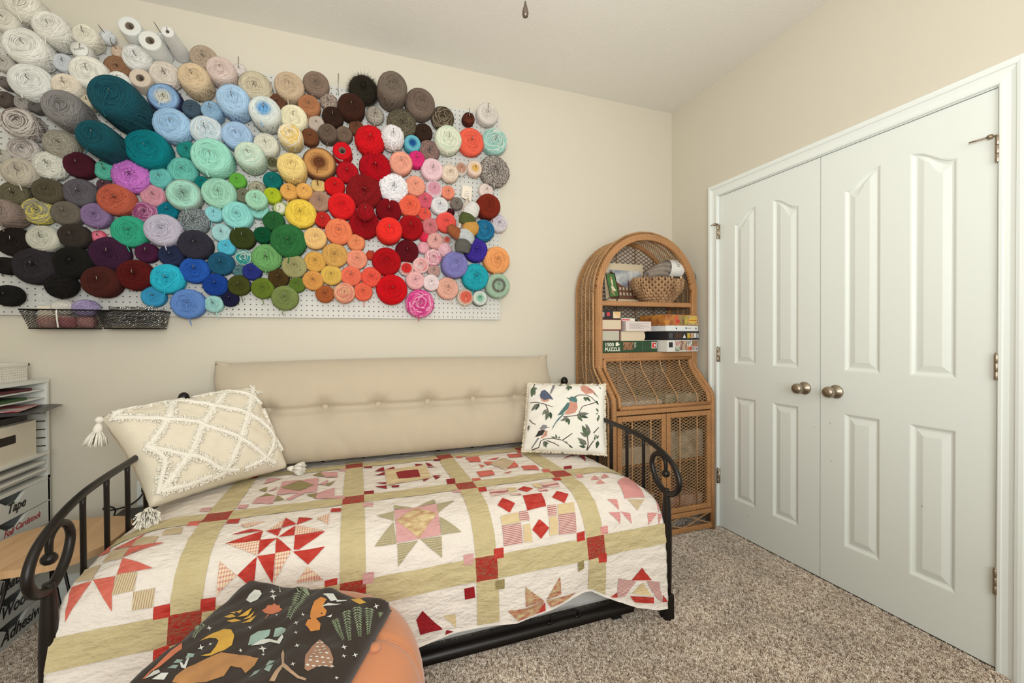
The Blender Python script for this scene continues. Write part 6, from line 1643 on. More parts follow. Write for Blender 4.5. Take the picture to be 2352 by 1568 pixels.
# woven back
def inside(x, z):
    if not (CX0+0.01 < x < CX1-0.01) or z < 0.05: return False
    if z <= ZS: return True
    return ((x-CXC)/CA)**2+((z-ZS)/CB)**2 < 0.97
bk = MB()
for sgn in (1, -1):
    c = -1.2
    while c < 3.0:
        run = []
        for i in range(61):
            x = CX0+(CX1-CX0)*i/60; z = c+sgn*0.62*(x-CXC)
            if inside(x, z): run.append((x, CYB-0.012+0.002*sgn, z))
        if len(run) > 2: bk.tube(lc([run[0], run[-1]]), 0.0021, 4, caps=False)
        c += 0.026
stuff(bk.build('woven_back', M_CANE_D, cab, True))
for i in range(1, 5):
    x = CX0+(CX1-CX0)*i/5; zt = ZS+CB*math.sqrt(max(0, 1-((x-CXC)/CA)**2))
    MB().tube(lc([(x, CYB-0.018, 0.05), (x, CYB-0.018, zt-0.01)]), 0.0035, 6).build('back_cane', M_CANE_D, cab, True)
# shelves
for (z0, z1) in ((1.368, 1.398), (1.052, 1.088)):
    s = MB().box(CX0+0.015+ox, CX1-0.015+ox, CYU+0.012+oy, CYB-0.02+oy, z1-0.012, z1)
    sh = s.build('shelf', mat('shelf_board', (168, 120, 74), 0.6, var=0.2, vscale=16), cab)
    MB().box(CX0+0.016+ox, CX1-0.016+ox, CYU-0.008+oy, CYU+0.013+oy, z0, z1).build('shelf_edge', RXm, sh, bevel=0.006)
# lattice helper on a patch fn(a,b), a and b in 0..1, real size w x h
def lattice(fn, w_, h, name, parent, pitch=0.0145, slope=0.48, rad=0.0019, seg=1, m=M_CANE):
    mb = MB()
    for sgn in (1, -1):
        c = -slope*w_-h
        while c < h+slope*w_+h:
            run = []
            n = 40
            for i in range(n+1):
                x = w_*i/n; z = c+sgn*slope*x if sgn > 0 else c+slope*(w_-x)
                if 0 <= z <= h: run.append((x/w_, z/h))
            if len(run) > 1:
                st = max(1, len(run)//seg) if seg > 1 else len(run)-1
                pts = run[::st]
                if pts[-1] != run[-1]: pts.append(run[-1])
                mb.tube([fn(a, b, 0.0015*sgn) for a, b in pts], rad, 4, caps=False)
            c += pitch*1.25
    return stuff(mb.build(name, m, parent, True))
# sloping drop-front desk door
SLP = [(CYU-0.006, 1.046), (CYU-0.008, 1.02), (CYU-0.012, 0.998), (CYU-0.030, 0.972), (CYL+0.035, 0.872), (CYL+0.006, 0.846), (CYL-0.006, 0.818), (CYL-0.006, 0.782)]
_sl = [0]
for q0, q1 in zip(SLP[:-1], SLP[1:]): _sl.append(_sl[-1]+math.hypot(q1[0]-q0[0], q1[1]-q0[1]))
def slope_pt(a, b, off=0.0):
    L_ = b*_sl[-1]; i = 1
    while i < len(_sl)-1 and _sl[i] < L_: i += 1
    t = (L_-_sl[i-1])/(_sl[i]-_sl[i-1]); y = SLP[i-1][0]+(SLP[i][0]-SLP[i-1][0])*t; z = SLP[i-1][1]+(SLP[i][1]-SLP[i-1][1])*t
    x = CX0+0.052+(CX1-CX0-0.104)*a
    return (x+ox, y-off+oy, z+off)
dd = MB()
ring = [slope_pt(0, i/20) for i in range(21)]
MB().tube(ring, 0.0125, 8).tube([slope_pt(1, i/20) for i in range(21)], 0.0125, 8).tube([slope_pt(0, 0), slope_pt(1, 0)], 0.0125, 8).tube([slope_pt(0, 1), slope_pt(1, 1)], 0.0125, 8).build('drop_front', RXm, cab, True)
drop = cab.children[-1]
lattice(lambda a, b, o: slope_pt(a, b, o), CX1-CX0-0.104, _sl[-1], 'woven_panel', drop, seg=8)
for a in (0.17, 0.40, 0.63, 0.86): MB().tube([slope_pt(a, i/16, 0.003) for i in range(17)], 0.004, 6).build('cane', M_CANE, drop, True)
# rail below the desk door and the pair of doors
def fbox(x0, x1, z0, z1, m, name, parent, y0=CYL-0.010, y1=CYL+0.012):
    return MB().box(x0+ox, x1+ox, y0+oy, y1+oy, z0, z1).build(name, m, parent, bevel=0.005)
fbox(CX0+0.03, CX1-0.03, 0.742, 0.770, RXm, 'rail', cab)
fbox(CX0+0.03, CX1-0.03, 0.112, 0.140, RXm, 'rail', cab)
fbox(CX0+0.03, CX1-0.03, 0.018, 0.048, RXm, 'rail', cab)
for (x0, x1) in ((CX0+0.037, CXC-0.002), (CXC+0.002, CX1-0.037)):
    z0, z1, f = 0.145, 0.736, 0.030
    fr = MB()
    dr = bpy.data.objects.new('door', None); C.objects.link(dr); dr.parent = cab
    for (a, b, c, d, mm) in ((x0, x0+f, z0, z1, RZ), (x1-f, x1, z0, z1, RZ), (x0+f, x1-f, z0, z0+f, RXm), (x0+f, x1-f, z1-f, z1, RXm)): fbox(a, b, c, d, mm, 'door_frame', dr, CYL-0.012, CYL+0.006)
    w_, h_ = x1-x0-2*f, z1-z0-2*f
    lattice(lambda a, b, o: (x0+f+w_*a+ox, CYL-0.002-o+oy, z0+f+h_*b), w_, h_, 'woven_panel', dr)
    for a in (0.25, 0.72): MB().tube([(x0+f+w_*a+ox, CYL-0.007+oy, z0+f), (x0+f+w_*a+ox, CYL-0.007+oy, z1-f)], 0.0042, 6).build('cane', M_CANE, dr, True)
# open skirt with crossed canes
for k in range(3):
    for sgn in (1, -1):
        x0 = CX0+0.04+0.235*k*0.93; pts = [(x0+0.26*t+ox, CYL+oy-0.002*sgn, 0.08+sgn*0.034*math.cos(math.pi*t)) for t in [i/12 for i in range(13)]]
        MB().tube(pts, 0.004, 6).build('skirt_cane', M_CANE, cab, True)
MB().box(CX0+0.02+ox, CX1-0.02+ox, CYL+0.02+oy, CYB-0.02+oy, 0.115, 0.128).build('floor_board', mat('shelf_board', (168, 120, 74), 0.6), cab)
MB().box(CX0+0.02+ox, CX1-0.02+ox, CYL+0.02+oy, CYB-0.02+oy, 0.752, 0.764).build('desk_board', mat('shelf_board', (168, 120, 74), 0.6), cab)
MB().box(CX0+0.02+ox, CX1-0.02+ox, CYL+0.04+oy, CYB-0.02+oy, 0.43, 0.442).build('inner_shelf', mat('shelf_board', (168, 120, 74), 0.6), cab)

# ------------------------------------------------------------------ things in the cabinet
def paperm(n, c, r=0.6): return mat(n, c, r)
def box_thing(name, label, cat, x0, x1, y0, y1, z0, z1, m, rz=0.0, group=None, bev=0.0015):
    cx, cy = (x0+x1)/2, (y0+y1)/2
    o = MB().box(x0-cx, x1-cx, y0-cy, y1-cy, 0, z1-z0).build(name, m, None, bevel=bev)
    o.location = (cx, cy, z0); o.rotation_euler = (0, 0, rz)
    return tag(o, label, cat, group)
def face_rect(o, x0, x1, z0, z1, y, m, name='printed_panel', off=0.0008):
    """flat print on the front face of a box; coordinates in the box's own frame"""
    return MB().add([(x0, y-off, z0), (x1, y-off, z0), (x1, y-off, z1), (x0, y-off, z1)], [(0, 1, 2, 3)]).build(name, m, o)
ZB = 1.089
pz = box_thing('puzzle_box', 'green jigsaw box lettered 1500 PUZZLE under the books', 'puzzle box', -0.752, -0.344, -0.272, -0.05, ZB, ZB+0.068, paperm('puzzle_green', (38, 70, 44)))
hw = 0.204; fy = -0.111
txt('1500', (-hw+0.061, fy-0.001, 0.047), 0.030, 'print_ivory', (236, 230, 212), pz, bold=0.0006, sx=1.05)
txt('PUZZLE', (-hw+0.083, fy-0.001, 0.019), 0.030, 'print_ivory', (236, 230, 212), pz, bold=0.0006, sx=1.02)
# small jigsaw piece emblem after the number
jp = MB(); jp.add([(-hw+0.105, fy-0.001, 0.040), (-hw+0.125, fy-0.001, 0.040), (-hw+0.125, fy-0.001, 0.058), (-hw+0.105, fy-0.001, 0.058)], [(0, 1, 2, 3)])
for (a, b) in ((-hw+0.115, 0.060), (-hw+0.128, 0.049)): jp.lathe([(0.0005, 0), (0.0045, 0), (0.0045, -0.0005), (0.0005, -0.0006)], 10, 'Y', (a, fy-0.001, b))
jp.build('jigsaw_emblem', mat('print_ivory', (236, 230, 212), 0.6), pz)
face_rect(pz, -hw+0.158, -hw+0.228, 0.016, 0.062, fy, mat('puzzle_picture', (184, 130, 88), 0.6, var=0.8, vscale=70, col2=(60, 46, 38)))
for q in range(6): face_rect(pz, -hw+0.236, -hw+0.236+0.018-0.004*(q % 3), 0.058-q*0.006, 0.060-q*0.006, fy, mat('print_ivory', (236, 230, 212), 0.6), 'printed_line')
for xx in (-hw+0.134, -hw+0.295): face_rect(pz, xx, xx+0.002, 0.002, 0.066, fy, mat('puzzle_green_line', (88, 120, 84), 0.6), 'printed_line')
face_rect(pz, -hw+0.298, -hw+0.360, 0.024, 0.0255, fy, mat('puzzle_green_line', (88, 120, 84), 0.6), 'printed_line')
lg = face_rect(pz, hw-0.044, hw-0.006, 0.022, 0.062, fy, mat('print_white', (240, 238, 232), 0.6), 'maker_emblem')
face_rect(lg, hw-0.040, hw-0.0255, 0.026, 0.058, fy, mat('print_red', (204, 36, 36), 0.6), 'emblem_letter', 0.0014)
face_rect(lg, hw-0.0235, hw-0.010, 0.026, 0.033, fy, mat('print_red', (204, 36, 36), 0.6), 'emblem_letter', 0.0014)
face_rect(lg, hw-0.0235, hw-0.010, 0.050, 0.058, fy, mat('print_red', (204, 36, 36), 0.6), 'emblem_letter', 0.0014)
face_rect(lg, hw-0.019, hw-0.0145, 0.026, 0.058, fy, mat('print_red', (204, 36, 36), 0.6), 'emblem_letter', 0.0014)

def book(label, x0, x1, z0, z1, pages, cover, round_back=False, y0=-0.268, y1=-0.10):
    """a book lying flat with its page block to the front"""
    cx, cy = (x0+x1)/2, (y0+y1)/2
    t = thing('book', label, 'book', (cx, cy, z0), 'books lying on the puzzle box')
    w2, d2, h = (x1-x0)/2, (y1-y0)/2, z1-z0; c = 0.003
    mc = paperm('cover_%d_%d_%d' % cover, cover)
    MB().box(-w2, w2, -d2, d2, 0, c).build('cover', mc, t); MB().box(-w2, w2, -d2, d2, h-c, h).build('cover', mc, t)
    if round_back:
        poly = [(-w2+0.001, c), (w2-0.012, c), (w2-0.003, h*0.3), (w2-0.002, h*0.5), (w2-0.003, h*0.7), (w2-0.012, h-c), (-w2+0.001, h-c)]
        MB().prism(poly, -d2+0.002, d2, 'XZ').build('pages', pages, t)
    else:
        MB().box(-w2+0.001, w2-0.004, -d2+0.002, d2, c, h-c).build('pages', pages, t)
        MB().box(w2-0.004, w2, -d2, d2, 0, h).build('spine', mc, t)
    return t
PG = wave_mat('page_edges_cream', (226, 210, 184), (206, 186, 156), 160, 'Z', 0.9, (0.3, 0.7))
PG2 = wave_mat('page_edges_grey', (196, 194, 176), (182, 178, 158), 160, 'Z', 0.9, (0.3, 0.7))
z = ZB+0.069
book('grey-green page block of the hardback lying on the puzzle box', -0.752, -0.614, z, z+0.066, PG2, (120, 48, 40))
book('thick cream-paged paperback with rounded spine on the puzzle box', -0.604, -0.428, z, z+0.058, PG, (206, 190, 164), True)
book('cream-paged book in a dark red cover above the grey-green one', -0.752, -0.600, z+0.067, z+0.130, PG, (126, 46, 44))
pbk = box_thing('paperback', 'pale pink paperback printed with small lines of text', 'book', -0.578, -0.394, -0.278, -0.12, z+0.059, z+0.119, paperm('pale_pink_card', (222, 208, 202)))
for q in range(7): face_rect(pbk, -0.068, 0.075-0.02*((q*3) % 4), 0.046-q*0.005, 0.048-q*0.005, -0.079, paperm('grey_print', (176, 164, 160)), 'printed_line')
thn = box_thing('paperback', 'thin white paperback with red title on top of the pile', 'book', -0.598, -0.500, -0.26, -0.12, z+0.120, z+0.138, paperm('white_card', (228, 220, 208)))
face_rect(thn, -0.045, 0.012, 0.005, 0.012, -0.07, paperm('print_red', (204, 36, 36)), 'printed_line')
bb = box_thing('card_game_box', 'small black game box with a red badge on the book pile', 'game box', -0.752, -0.605, -0.266, -0.10, z+0.131, z+0.186, paperm('black_card', (34, 32, 36)))
MB().lathe([(0.0005, 0), (0.013, 0), (0.013, -0.0008), (0.0005, -0.001)], 14, 'Y', (-0.014, -0.0832, 0.030)).build('red_badge', paperm('badge_red', (196, 58, 66)), bb)
face_rect(bb, -0.072, -0.042, 0.014, 0.042, -0.083, mat('printed_silver_blue', (150, 150, 168), 0.6, var=0.8, vscale=60, col2=(196, 160, 110)))
face_rect(bb, 0.018, 0.070, 0.006, 0.046, -0.083, mat('printed_yellow_patch', (218, 168, 92), 0.6, var=0.7, vscale=30, col2=(226, 206, 176)))
face_rect(bb, -0.070, -0.048, 0.006, 0.009, -0.083, paperm('grey_print', (176, 164, 160)), 'printed_line')
# right-hand pile of games
def game_box(name, label, cat, cx, cy, rz, w_, d_, z0, h, m, bev=0.0015):
    """box given by its front corner (cx, cy) and its turn"""
    c, s = math.cos(rz), math.sin(rz)
    mx, my = cx+c*w_/2-s*d_/2, cy+s*w_/2+c*d_/2
    return box_thing(name, label, cat, mx-w_/2, mx+w_/2, my-d_/2, my+d_/2, z0, z0+h, m, rz, None, bev)
def games():
    wg = game_box('board_game', 'white board game box with cartoon panels at the bottom of the pile', 'game box', -0.322, -0.338, 0.12, 0.268, 0.235, ZB, 0.073, paperm('game_white', (224, 222, 214)))
    f = -0.1175
    face_rect(wg, -0.122, -0.09, 0.028, 0.060, f, paperm('black_card', (34, 32, 36)))
    for x0, x1, z0, z1, c, c2 in ((-0.070, -0.028, 0.036, 0.068, (222, 214, 204), (176, 92, 92)), (-0.026, 0.034, 0.008, 0.068, (196, 176, 150), (120, 72, 66)), (0.036, 0.078, 0.034, 0.070, (228, 224, 214), (110, 100, 96)), (0.080, 0.130, 0.030, 0.070, (64, 108, 70), (196, 120, 100)), (-0.070, -0.028, 0.004, 0.033, (206, 196, 166), (90, 130, 120)), (0.036, 0.078, 0.006, 0.032, (196, 128, 92), (196, 60, 50)), (0.080, 0.130, 0.006, 0.027, (70, 80, 130), (220, 200, 180))):
        face_rect(wg, x0, x1, z0, z1, f, mat('game_panel_%d_%d' % (c[0], c2[0]), c, 0.6, var=0.9, vscale=70, col2=c2))
    bg = game_box('board_game', 'black board game box with small bright pictures, second in the pile', 'game box', -0.318, -0.340, 0.14, 0.278, 0.215, ZB+0.074, 0.052, paperm('black_card', (34, 32, 36)))
    f = -0.1075
    for x0, x1, c, c2 in ((-0.13, -0.10, (96, 96, 100), (60, 60, 64)), (-0.08, -0.02, (92, 58, 34), (50, 34, 26)), (0.028, 0.052, (214, 186, 60), (170, 140, 40)), (0.058, 0.084, (176, 92, 60), (220, 200, 170)), (0.112, 0.134, (80, 140, 190), (220, 190, 130))):
        face_rect(bg, x0, x1, 0.010, 0.042, f, mat('game_panel_%d_%d' % (c[0], c2[0]), c, 0.6, var=0.9, vscale=80, col2=c2))
    face_rect(bg, 0.088, 0.110, 0.012, 0.042, f, paperm('game_white', (224, 222, 214)))
    MB().add([(-0.012, f-0.001, 0.012), (0.016, f-0.001, 0.012), (0.002, f-0.001, 0.036)], [(0, 1, 2)]).build('white_triangle', paperm('game_white', (224, 222, 214)), bg)
    bi = game_box('binder', 'white ring binder lying between the two colourful games', 'binder', -0.330, -0.338, 0.12, 0.279, 0.215, ZB+0.127, 0.036, paperm('binder_white', (230, 230, 228), 0.4), 0.004)
    for xx in (-0.055, 0.118): MB().lathe([(0.0005, 0), (0.005, 0), (0.005, -0.001), (0.0005, -0.0015)], 12, 'Y', (xx, -0.1075, 0.018)).build('finger_hole', paperm('black_card', (34, 32, 36)), bi)
    MB().lathe([(0.0005, 0), (0.006, 0), (0.006, -0.0006), (0.0005, -0.0008)], 12, 'Y', (0.030, -0.1075, 0.020)).build('blue_logo', paperm('logo_blue', (44, 92, 130)), bi)
    face_rect(bi, 0.040, 0.075, 0.017, 0.022, -0.1075, paperm('grey_print', (176, 164, 160)), 'printed_line')
    bs = game_box('board_game', 'orange and yellow board game box lettered THE BUSY BISTRO', 'game box', -0.338, -0.336, 0.11, 0.291, 0.220, ZB+0.164, 0.066, mat('bistro_print', (206, 140, 62), 0.55, var=0.9, vscale=26, col2=(150, 84, 46)))
    f = -0.110
    for x0, x1, z0, z1, c, c2 in ((-0.068, -0.032, 0.004, 0.062, (206, 92, 66), (190, 120, 70)), (-0.03, 0.018, 0.004, 0.062, (176, 150, 96), (120, 96, 60)), (0.020, 0.045, 0.004, 0.062, (150, 140, 70), (206, 180, 70)), (0.048, 0.143, 0.004, 0.062, (214, 190, 84), (160, 128, 130))):
        face_rect(bs, x0, x1, z0, z1, f, mat('bistro_panel_%d' % c[0], c, 0.55, var=0.9, vscale=34, col2=c2))
    sg = face_rect(bs, 0.052, 0.126, 0.022, 0.042, f, paperm('bistro_sign', (236, 190, 70)), 'title_sign', 0.0014)
    txt('THE BUSY BISTRO', (0.089, f-0.0022, 0.032), 0.0088, 'bistro_red', (176, 48, 34), sg, bold=0.0002)
    sg2 = face_rect(bs, -0.056, -0.022, 0.016, 0.034, f, paperm('bistro_red_sign', (196, 62, 42)), 'red_sign', 0.0014)
games()

# upper shelf: picture, wire frame, basket, skein
Z1 = 1.399
pc = MB().box(-0.152, 0.152, -0.003, 0.003, 0, 0.27).build('mounted_photograph', paperm('cream_mount', (222, 204, 172)), None)
pc.location = (-0.440, -0.086, Z1); pc.rotation_euler = (math.radians(-8), 0, 0)
tag(pc, 'cream mounted photograph of a brick clock tower behind the basket', 'photograph')
def pf_(x0, x1, z0, z1, m, name): face_rect(pc, x0, x1, z0, z1, -0.003, m, name)
pf_(-0.118, 0.135, 0.03, 0.225, mat('photo_sky', (120, 132, 150), 0.6, var=0.9, vscale=12, col2=(216, 214, 208)), 'photo_print')
BRK = mat('photo_brick', (140, 92, 66), 0.6, var=0.5, vscale=60, col2=(96, 62, 48))
MB().add([(-0.118, -0.0042, 0.03), (0.10, -0.0042, 0.03), (0.10, -0.0042, 0.085), (-0.02, -0.0042, 0.12), (-0.085, -0.0042, 0.155), (-0.085, -0.0042, 0.205), (-0.098, -0.0042, 0.222), (-0.112, -0.0042, 0.205), (-0.118, -0.0042, 0.15)], [(0, 1, 2, 3, 4, 5, 6, 7, 8)]).build('photo_building', BRK, pc)
for q in range(2):
    for i in range(6): face_rect(pc, -0.075+i*0.026, -0.061+i*0.026, 0.055+q*0.035, 0.075+q*0.035, -0.0046, paperm('photo_window', (196, 186, 160)), 'photo_window')
MB().add([(0.02, -0.0040, 0.10), (0.034, -0.0040, 0.10), (0.034, -0.0040, 0.14), (0.027, -0.0040, 0.165), (0.02, -0.0040, 0.14)], [(0, 1, 2, 3, 4)]).build('photo_spire', BRK, pc)

wf = thing('wire_picture_frame', 'black wire picture frame holding a green print on the shelf', 'picture frame', (-0.612, -0.205, Z1))
M_WIRE = mat('black_wire', (24, 22, 20), 0.4, 0.5)
def wfp(x, y, z): return Matrix.Rotation(math.radians(16), 3, 'Z') @ (Matrix.Rotation(math.radians(-6), 3, 'Y') @ (Matrix.Rotation(math.radians(-9), 3, 'X') @ Vector((x, y, z))))
fw, fh, gw, gh = 0.062, 0.195, 0.040, 0.145
outer = [(-fw, 0.03, 0.008), (fw, 0.03, 0.008), (fw, 0.03, fh), (-fw, 0.03, fh)]; inner = [(-gw, -0.012, 0.03), (gw, -0.012, 0.03), (gw, -0.012, 0.03+gh), (-gw, -0.012, 0.03+gh)]
wr = MB().tube([wfp(*p) for p in outer], 0.0022, 6, closed=True).tube([wfp(*p) for p in inner], 0.003, 6, closed=True)
for a, b in zip(outer, inner): wr.tube([wfp(*a), wfp(*b)], 0.0022, 6)
wr.build('wire_frame', M_WIRE, wf)
def wfq(poly, m, name, off): return MB().add([wfp(x, -0.012-off, z) for x, z in poly], [tuple(range(len(poly)))]).build(name, m, wf)
wfq([(-gw, 0.03), (gw, 0.03), (gw, 0.03+gh), (-gw, 0.03+gh)], mat('print_green', (86, 132, 66), 0.5, var=0.4, vscale=20, col2=(60, 96, 48)), 'green_print', 0.0)
wfq([(-0.010, 0.10), (0.004, 0.095), (0.016, 0.080), (0.024, 0.068), (0.004, 0.062), (-0.012, 0.075), (-0.016, 0.09)], paperm('print_cream', (226, 210, 180)), 'printed_figure', 0.001)
wfq([(-0.006, 0.100), (0.006, 0.100), (0.008, 0.135), (0.000, 0.142), (-0.008, 0.132)], paperm('print_cream', (226, 210, 180)), 'printed_figure', 0.001)
wfq([(-0.006, 0.138), (0.004, 0.138), (0.006, 0.152), (-0.002, 0.158), (-0.008, 0.150)], paperm('print_skin', (206, 150, 116)), 'printed_figure', 0.0015)
wfq([(-0.016, 0.076), (-0.020, 0.060), (0.002, 0.036), (0.006, 0.040), (-0.008, 0.062), (-0.008, 0.074)], paperm('print_skin', (206, 150, 116)), 'printed_figure', 0.001)

# woven bowl: rows of braided leaf bundles
bw = thing('woven_bowl', 'round brown woven seagrass bowl on the upper cabinet shelf', 'basket', (-0.278, -0.192, Z1))
def bowl_r(t): return 0.085+0.085*math.sin(min(1, t*1.08)*math.pi/2)
inner_bowl = [(0.001, 0.006), (0.08, 0.006), (0.125, 0.04), (0.150, 0.085), (0.156, 0.14), (0.160, 0.14), (0.158, 0.09), (0.135, 0.036), (0.09, 0.0), (0.001, 0.0)]
V, F = lathe(inner_bowl, 40, 'Z'); lin_ = MB().add([(x, y*0.72, z) for x, y, z in V], F).build('bowl_lining', mat('seagrass_dark', (120, 84, 52), 0.8), bw, True)
M_SEA = mat('seagrass_braid', (186, 148, 110), 0.75, var=0.6, vscale=24, col2=(128, 94, 64), bump=0.4, bscale=120, stretch=(1, 1, 0.4))
br = MB(); rows = 9
for r_ in range(rows):
    t = r_/(rows-1); rr = bowl_r(t); zz = 0.008+0.132*t; n = 26
    for j in range(n):
        a = 2*math.pi*(j+0.5*(r_ % 2))/n
        for s in (1, -1):
            p0 = Vector((rr*math.cos(a), rr*0.72*math.sin(a), zz-0.016)); a2 = a+s*0.095; r2 = bowl_r(min(1, t+0.14))
            p2 = Vector((r2*math.cos(a2), r2*0.72*math.sin(a2), zz+0.017)); pm = (p0+p2)/2+Vector((math.cos(a), math.sin(a)*0.8, 0))*0.007
            br.tube([p0, pm, p2], [0.004, 0.0092, 0.004], 6)
stuff(br.build('braided_wall', M_SEA, bw, True))
# handle rod with bindings at the rim
hr = MB().tube([(-0.010, -0.132, 0.150), (0.085, -0.125, 0.152)], 0.0065, 10).build('handle_rod', mat('dark_wood_rod', (44, 30, 24), 0.4), bw, True)
for xx in (0.0, 0.070): MB().tube([(xx-0.006, -0.131, 0.1505), (xx+0.006, -0.131, 0.1505)], 0.0085, 10).build('binding', mat('binding_cane', (214, 178, 136), 0.6), hr, True)
# grey roving skein with paper band lying in the bowl
sk = thing('wool_skein', 'thick grey wool skein with a white paper band in the woven bowl', 'yarn', (-0.222, -0.205, Z1+0.132))
M_ROV = mat('grey_roving', (160, 146, 134), 0.95, var=0.4, vscale=18, col2=(122, 110, 100), bump=0.6, bscale=60, bdist=0.01)
rm = MB()
for k in range(7):
    an = 2*math.pi*k/7
    pts = []
    for i in range(17):
        t = i/16; th = an+t*3.6; rad = 0.036*(0.5+0.6*math.sin(math.pi*min(1, max(0, t))))
        pts.append((-0.15+0.36*t, rad*math.cos(th), 0.012+0.085*math.sin(math.pi*(0.08+0.72*t))*0.9+rad*math.sin(th)-0.035*max(0, t-0.8)*5*0.6))
    rm.tube(smooth_path(pts, 2), 0.020, 7)
rm.build('strand', M_ROV, sk, True)
ban = MB(); cen = Vector((0.045, 0, 0.087)); nseg = 28
for i in range(nseg+1):
    a = 2*math.pi*i/nseg
    for s in (-0.055, 0.055): ban.v.append((cen.x+s+0.012*math.sin(a), 0.066*math.cos(a), cen.z+0.066*math.sin(a)+0.12*s))
for i in range(nseg): ban.f.append((2*i, 2*i+1, 2*i+3, 2*i+2))
bn = ban.build('paper_band', mat('label_paper', (226, 222, 216), 0.6), sk, True)
for q, (wd, zz) in enumerate(((0.036, 0.122), (0.028, 0.110), (0.020, 0.099))):
    yy = -0.066*math.sqrt(max(0, 1-((zz-0.087)/0.066)**2))-0.0012
    MB().tube([(0.045-wd/2+wd*i/10, yy, zz+0.0035*math.sin(i*2.4+q)) for i in range(11)], 0.0009, 4).build('script_line', paperm('band_ink', (120, 104, 86)), bn)
MB().lathe([(0.0005, 0.0), (0.006, 0.001), (0.0005, 0.003)], 10, 'Z', (0.04, -0.046, 0.138)).build('bee_emblem', paperm('emblem_gold', (206, 160, 70)), bn)

# boxed games and papers stored behind the woven panels
for k, (x0, x1, z0, h, c, lab) in enumerate(((-0.74, -0.46, 0.1285, 0.13, (196, 190, 178), 'pale boxed game on the cabinet floor behind the woven door'), (-0.38, -0.10, 0.1285, 0.09, (150, 60, 52), 'red boxed game on the cabinet floor behind the woven door'), (-0.74, -0.44, 0.4425, 0.10, (176, 168, 150), 'beige boxed game on the inner shelf behind the woven door'), (-0.40, -0.09, 0.4425, 0.17, (92, 104, 84), 'green boxed game on the inner shelf behind the woven door'), (-0.70, -0.40, 0.7645, 0.045, (206, 202, 192), 'white papers inside the sloping wicker desk front'), (-0.39, -0.12, 0.7645, 0.07, (60, 96, 62), 'dark green box inside the sloping wicker desk front'))):
    box_thing('stored_box', lab, 'box', x0, x1, -0.385, -0.09, z0, z0+h, mat('stored_%d_%d' % (c[0], c[1]), c, 0.7, var=0.5, vscale=14, col2=(206, 196, 180)), 0.02*(k-2), 'boxes stored in the cabinet')

# ------------------------------------------------------------------ craft organiser by the wall
OX, OY0, OY1 = -3.370, -0.455, -0.028
M_OW = mat('organiser_white', (226, 226, 218), 0.55)
og = thing('craft_organiser', 'white craft organiser with paper slots over labelled drawers', 'organiser', (OX, (OY0+OY1)/2, 0))
oy_ = -(OY0+OY1)/2; ox_ = -OX
def ob(x0, x1, y0, y1, z0, z1, name, m=M_OW, parent=og, bev=0.0):
    return MB().box(x0+ox_, x1+ox_, y0+oy_, y1+oy_, z0, z1).build(name, m, parent, bevel=bev)
DEP = -3.725
ob(DEP, OX, OY1-0.014, OY1, 0.0, 1.012, 'side_panel'); ob(DEP, OX, OY0, OY0+0.014, 0.0, 1.012, 'side_panel')
ob(DEP, DEP+0.01, OY0, OY1, 0.0, 1.0, 'back_panel'); ob(DEP, OX+0.002, OY0, OY1, 1.0, 1.013, 'top_board')
for z in (0.973, 0.938, 0.691, 0.655, 0.62): ob(DEP+0.01, OX-0.004, OY0+0.014, OY1-0.014, z-0.006, z, 'slot_shelf')
ob(DEP+0.01, OX, OY0, OY1, 0.582, 0.596, 'slot_shelf')
for z in (0.868, 0.832, 0.796, 0.760, 0.725):
    ob(OX-0.30, OX-0.006, OY1-0.0148, OY1-0.0138, z-0.0025, z+0.0025, 'shelf_groove', mat('groove_shadow', (70, 52, 40), 0.9))
M_INK = mat('black_vinyl', (24, 22, 24), 0.5); M_REDINK = mat('red_vinyl', (178, 44, 52), 0.5)
TM = Matrix(((0, 0, 1, 0), (1, 0, 0, 0), (0, 1, 0, 0), (0, 0, 0, 1)))
levels = [0.0, 0.097, 0.194, 0.291, 0.388, 0.485, 0.582]
words = [(('Adhesive', -0.205, 0.050, 0.062, 'black'),), (('Wood', -0.238, 0.146, 0.062, 'black'),), (('Leather', -0.235, 0.243, 0.056, 'black'),), (), (('Foil', -0.270, 0.440, 0.034, 'red'), ('Cardstock', -0.165, 0.446, 0.034, 'red')), (('Tape', -0.228, 0.530, 0.050, 'black'),)]
for k in range(6):
    z0, z1 = levels[k]+0.003, levels[k+1]-0.001
    yc, hw_ = -0.245, 0.095
    poly = [(OY0+0.003, z0), (OY1-0.003, z0), (OY1-0.003, z1)]
    for i in range(15):
        t = i/14; y = yc+hw_*(1-2*t); s = 0.5-0.5*math.cos(2*math.pi*min(1, max(0, t)))
        poly.append((y, z1-0.036*min(1, s*1.25)))
    poly.append((OY0+0.003, z1))
    d = bpy.data.objects.new('drawer', None); C.objects.link(d); d.parent = og
    MB().prism([(y+oy_, z) for y, z in poly], -0.012, 0.0, 'YZ').build('drawer_front', M_OW, d)
    MB().box(DEP+0.02+ox_, -0.012, OY0+0.018+oy_, OY0+0.024+oy_, z0+0.004, z1-0.02).box(DEP+0.02+ox_, -0.012, OY1-0.024+oy_, OY1-0.018+oy_, z0+0.004, z1-0.02).box(DEP+0.02+ox_, -0.012, OY0+0.018+oy_, OY1-0.018+oy_, z0+0.003, z0+0.008).build('drawer_box', M_OW, d)
    for (wd, y, z, sz, ink) in words[k]:
        txt(wd, (0.0008, y+oy_, z), sz, 'black_vinyl' if ink == 'black' else 'red_vinyl', (24, 22, 24) if ink == 'black' else (178, 44, 52), d, mr=TM, shear=0.35, bold=0.0012 if ink == 'black' else 0.0005, sx=0.98)
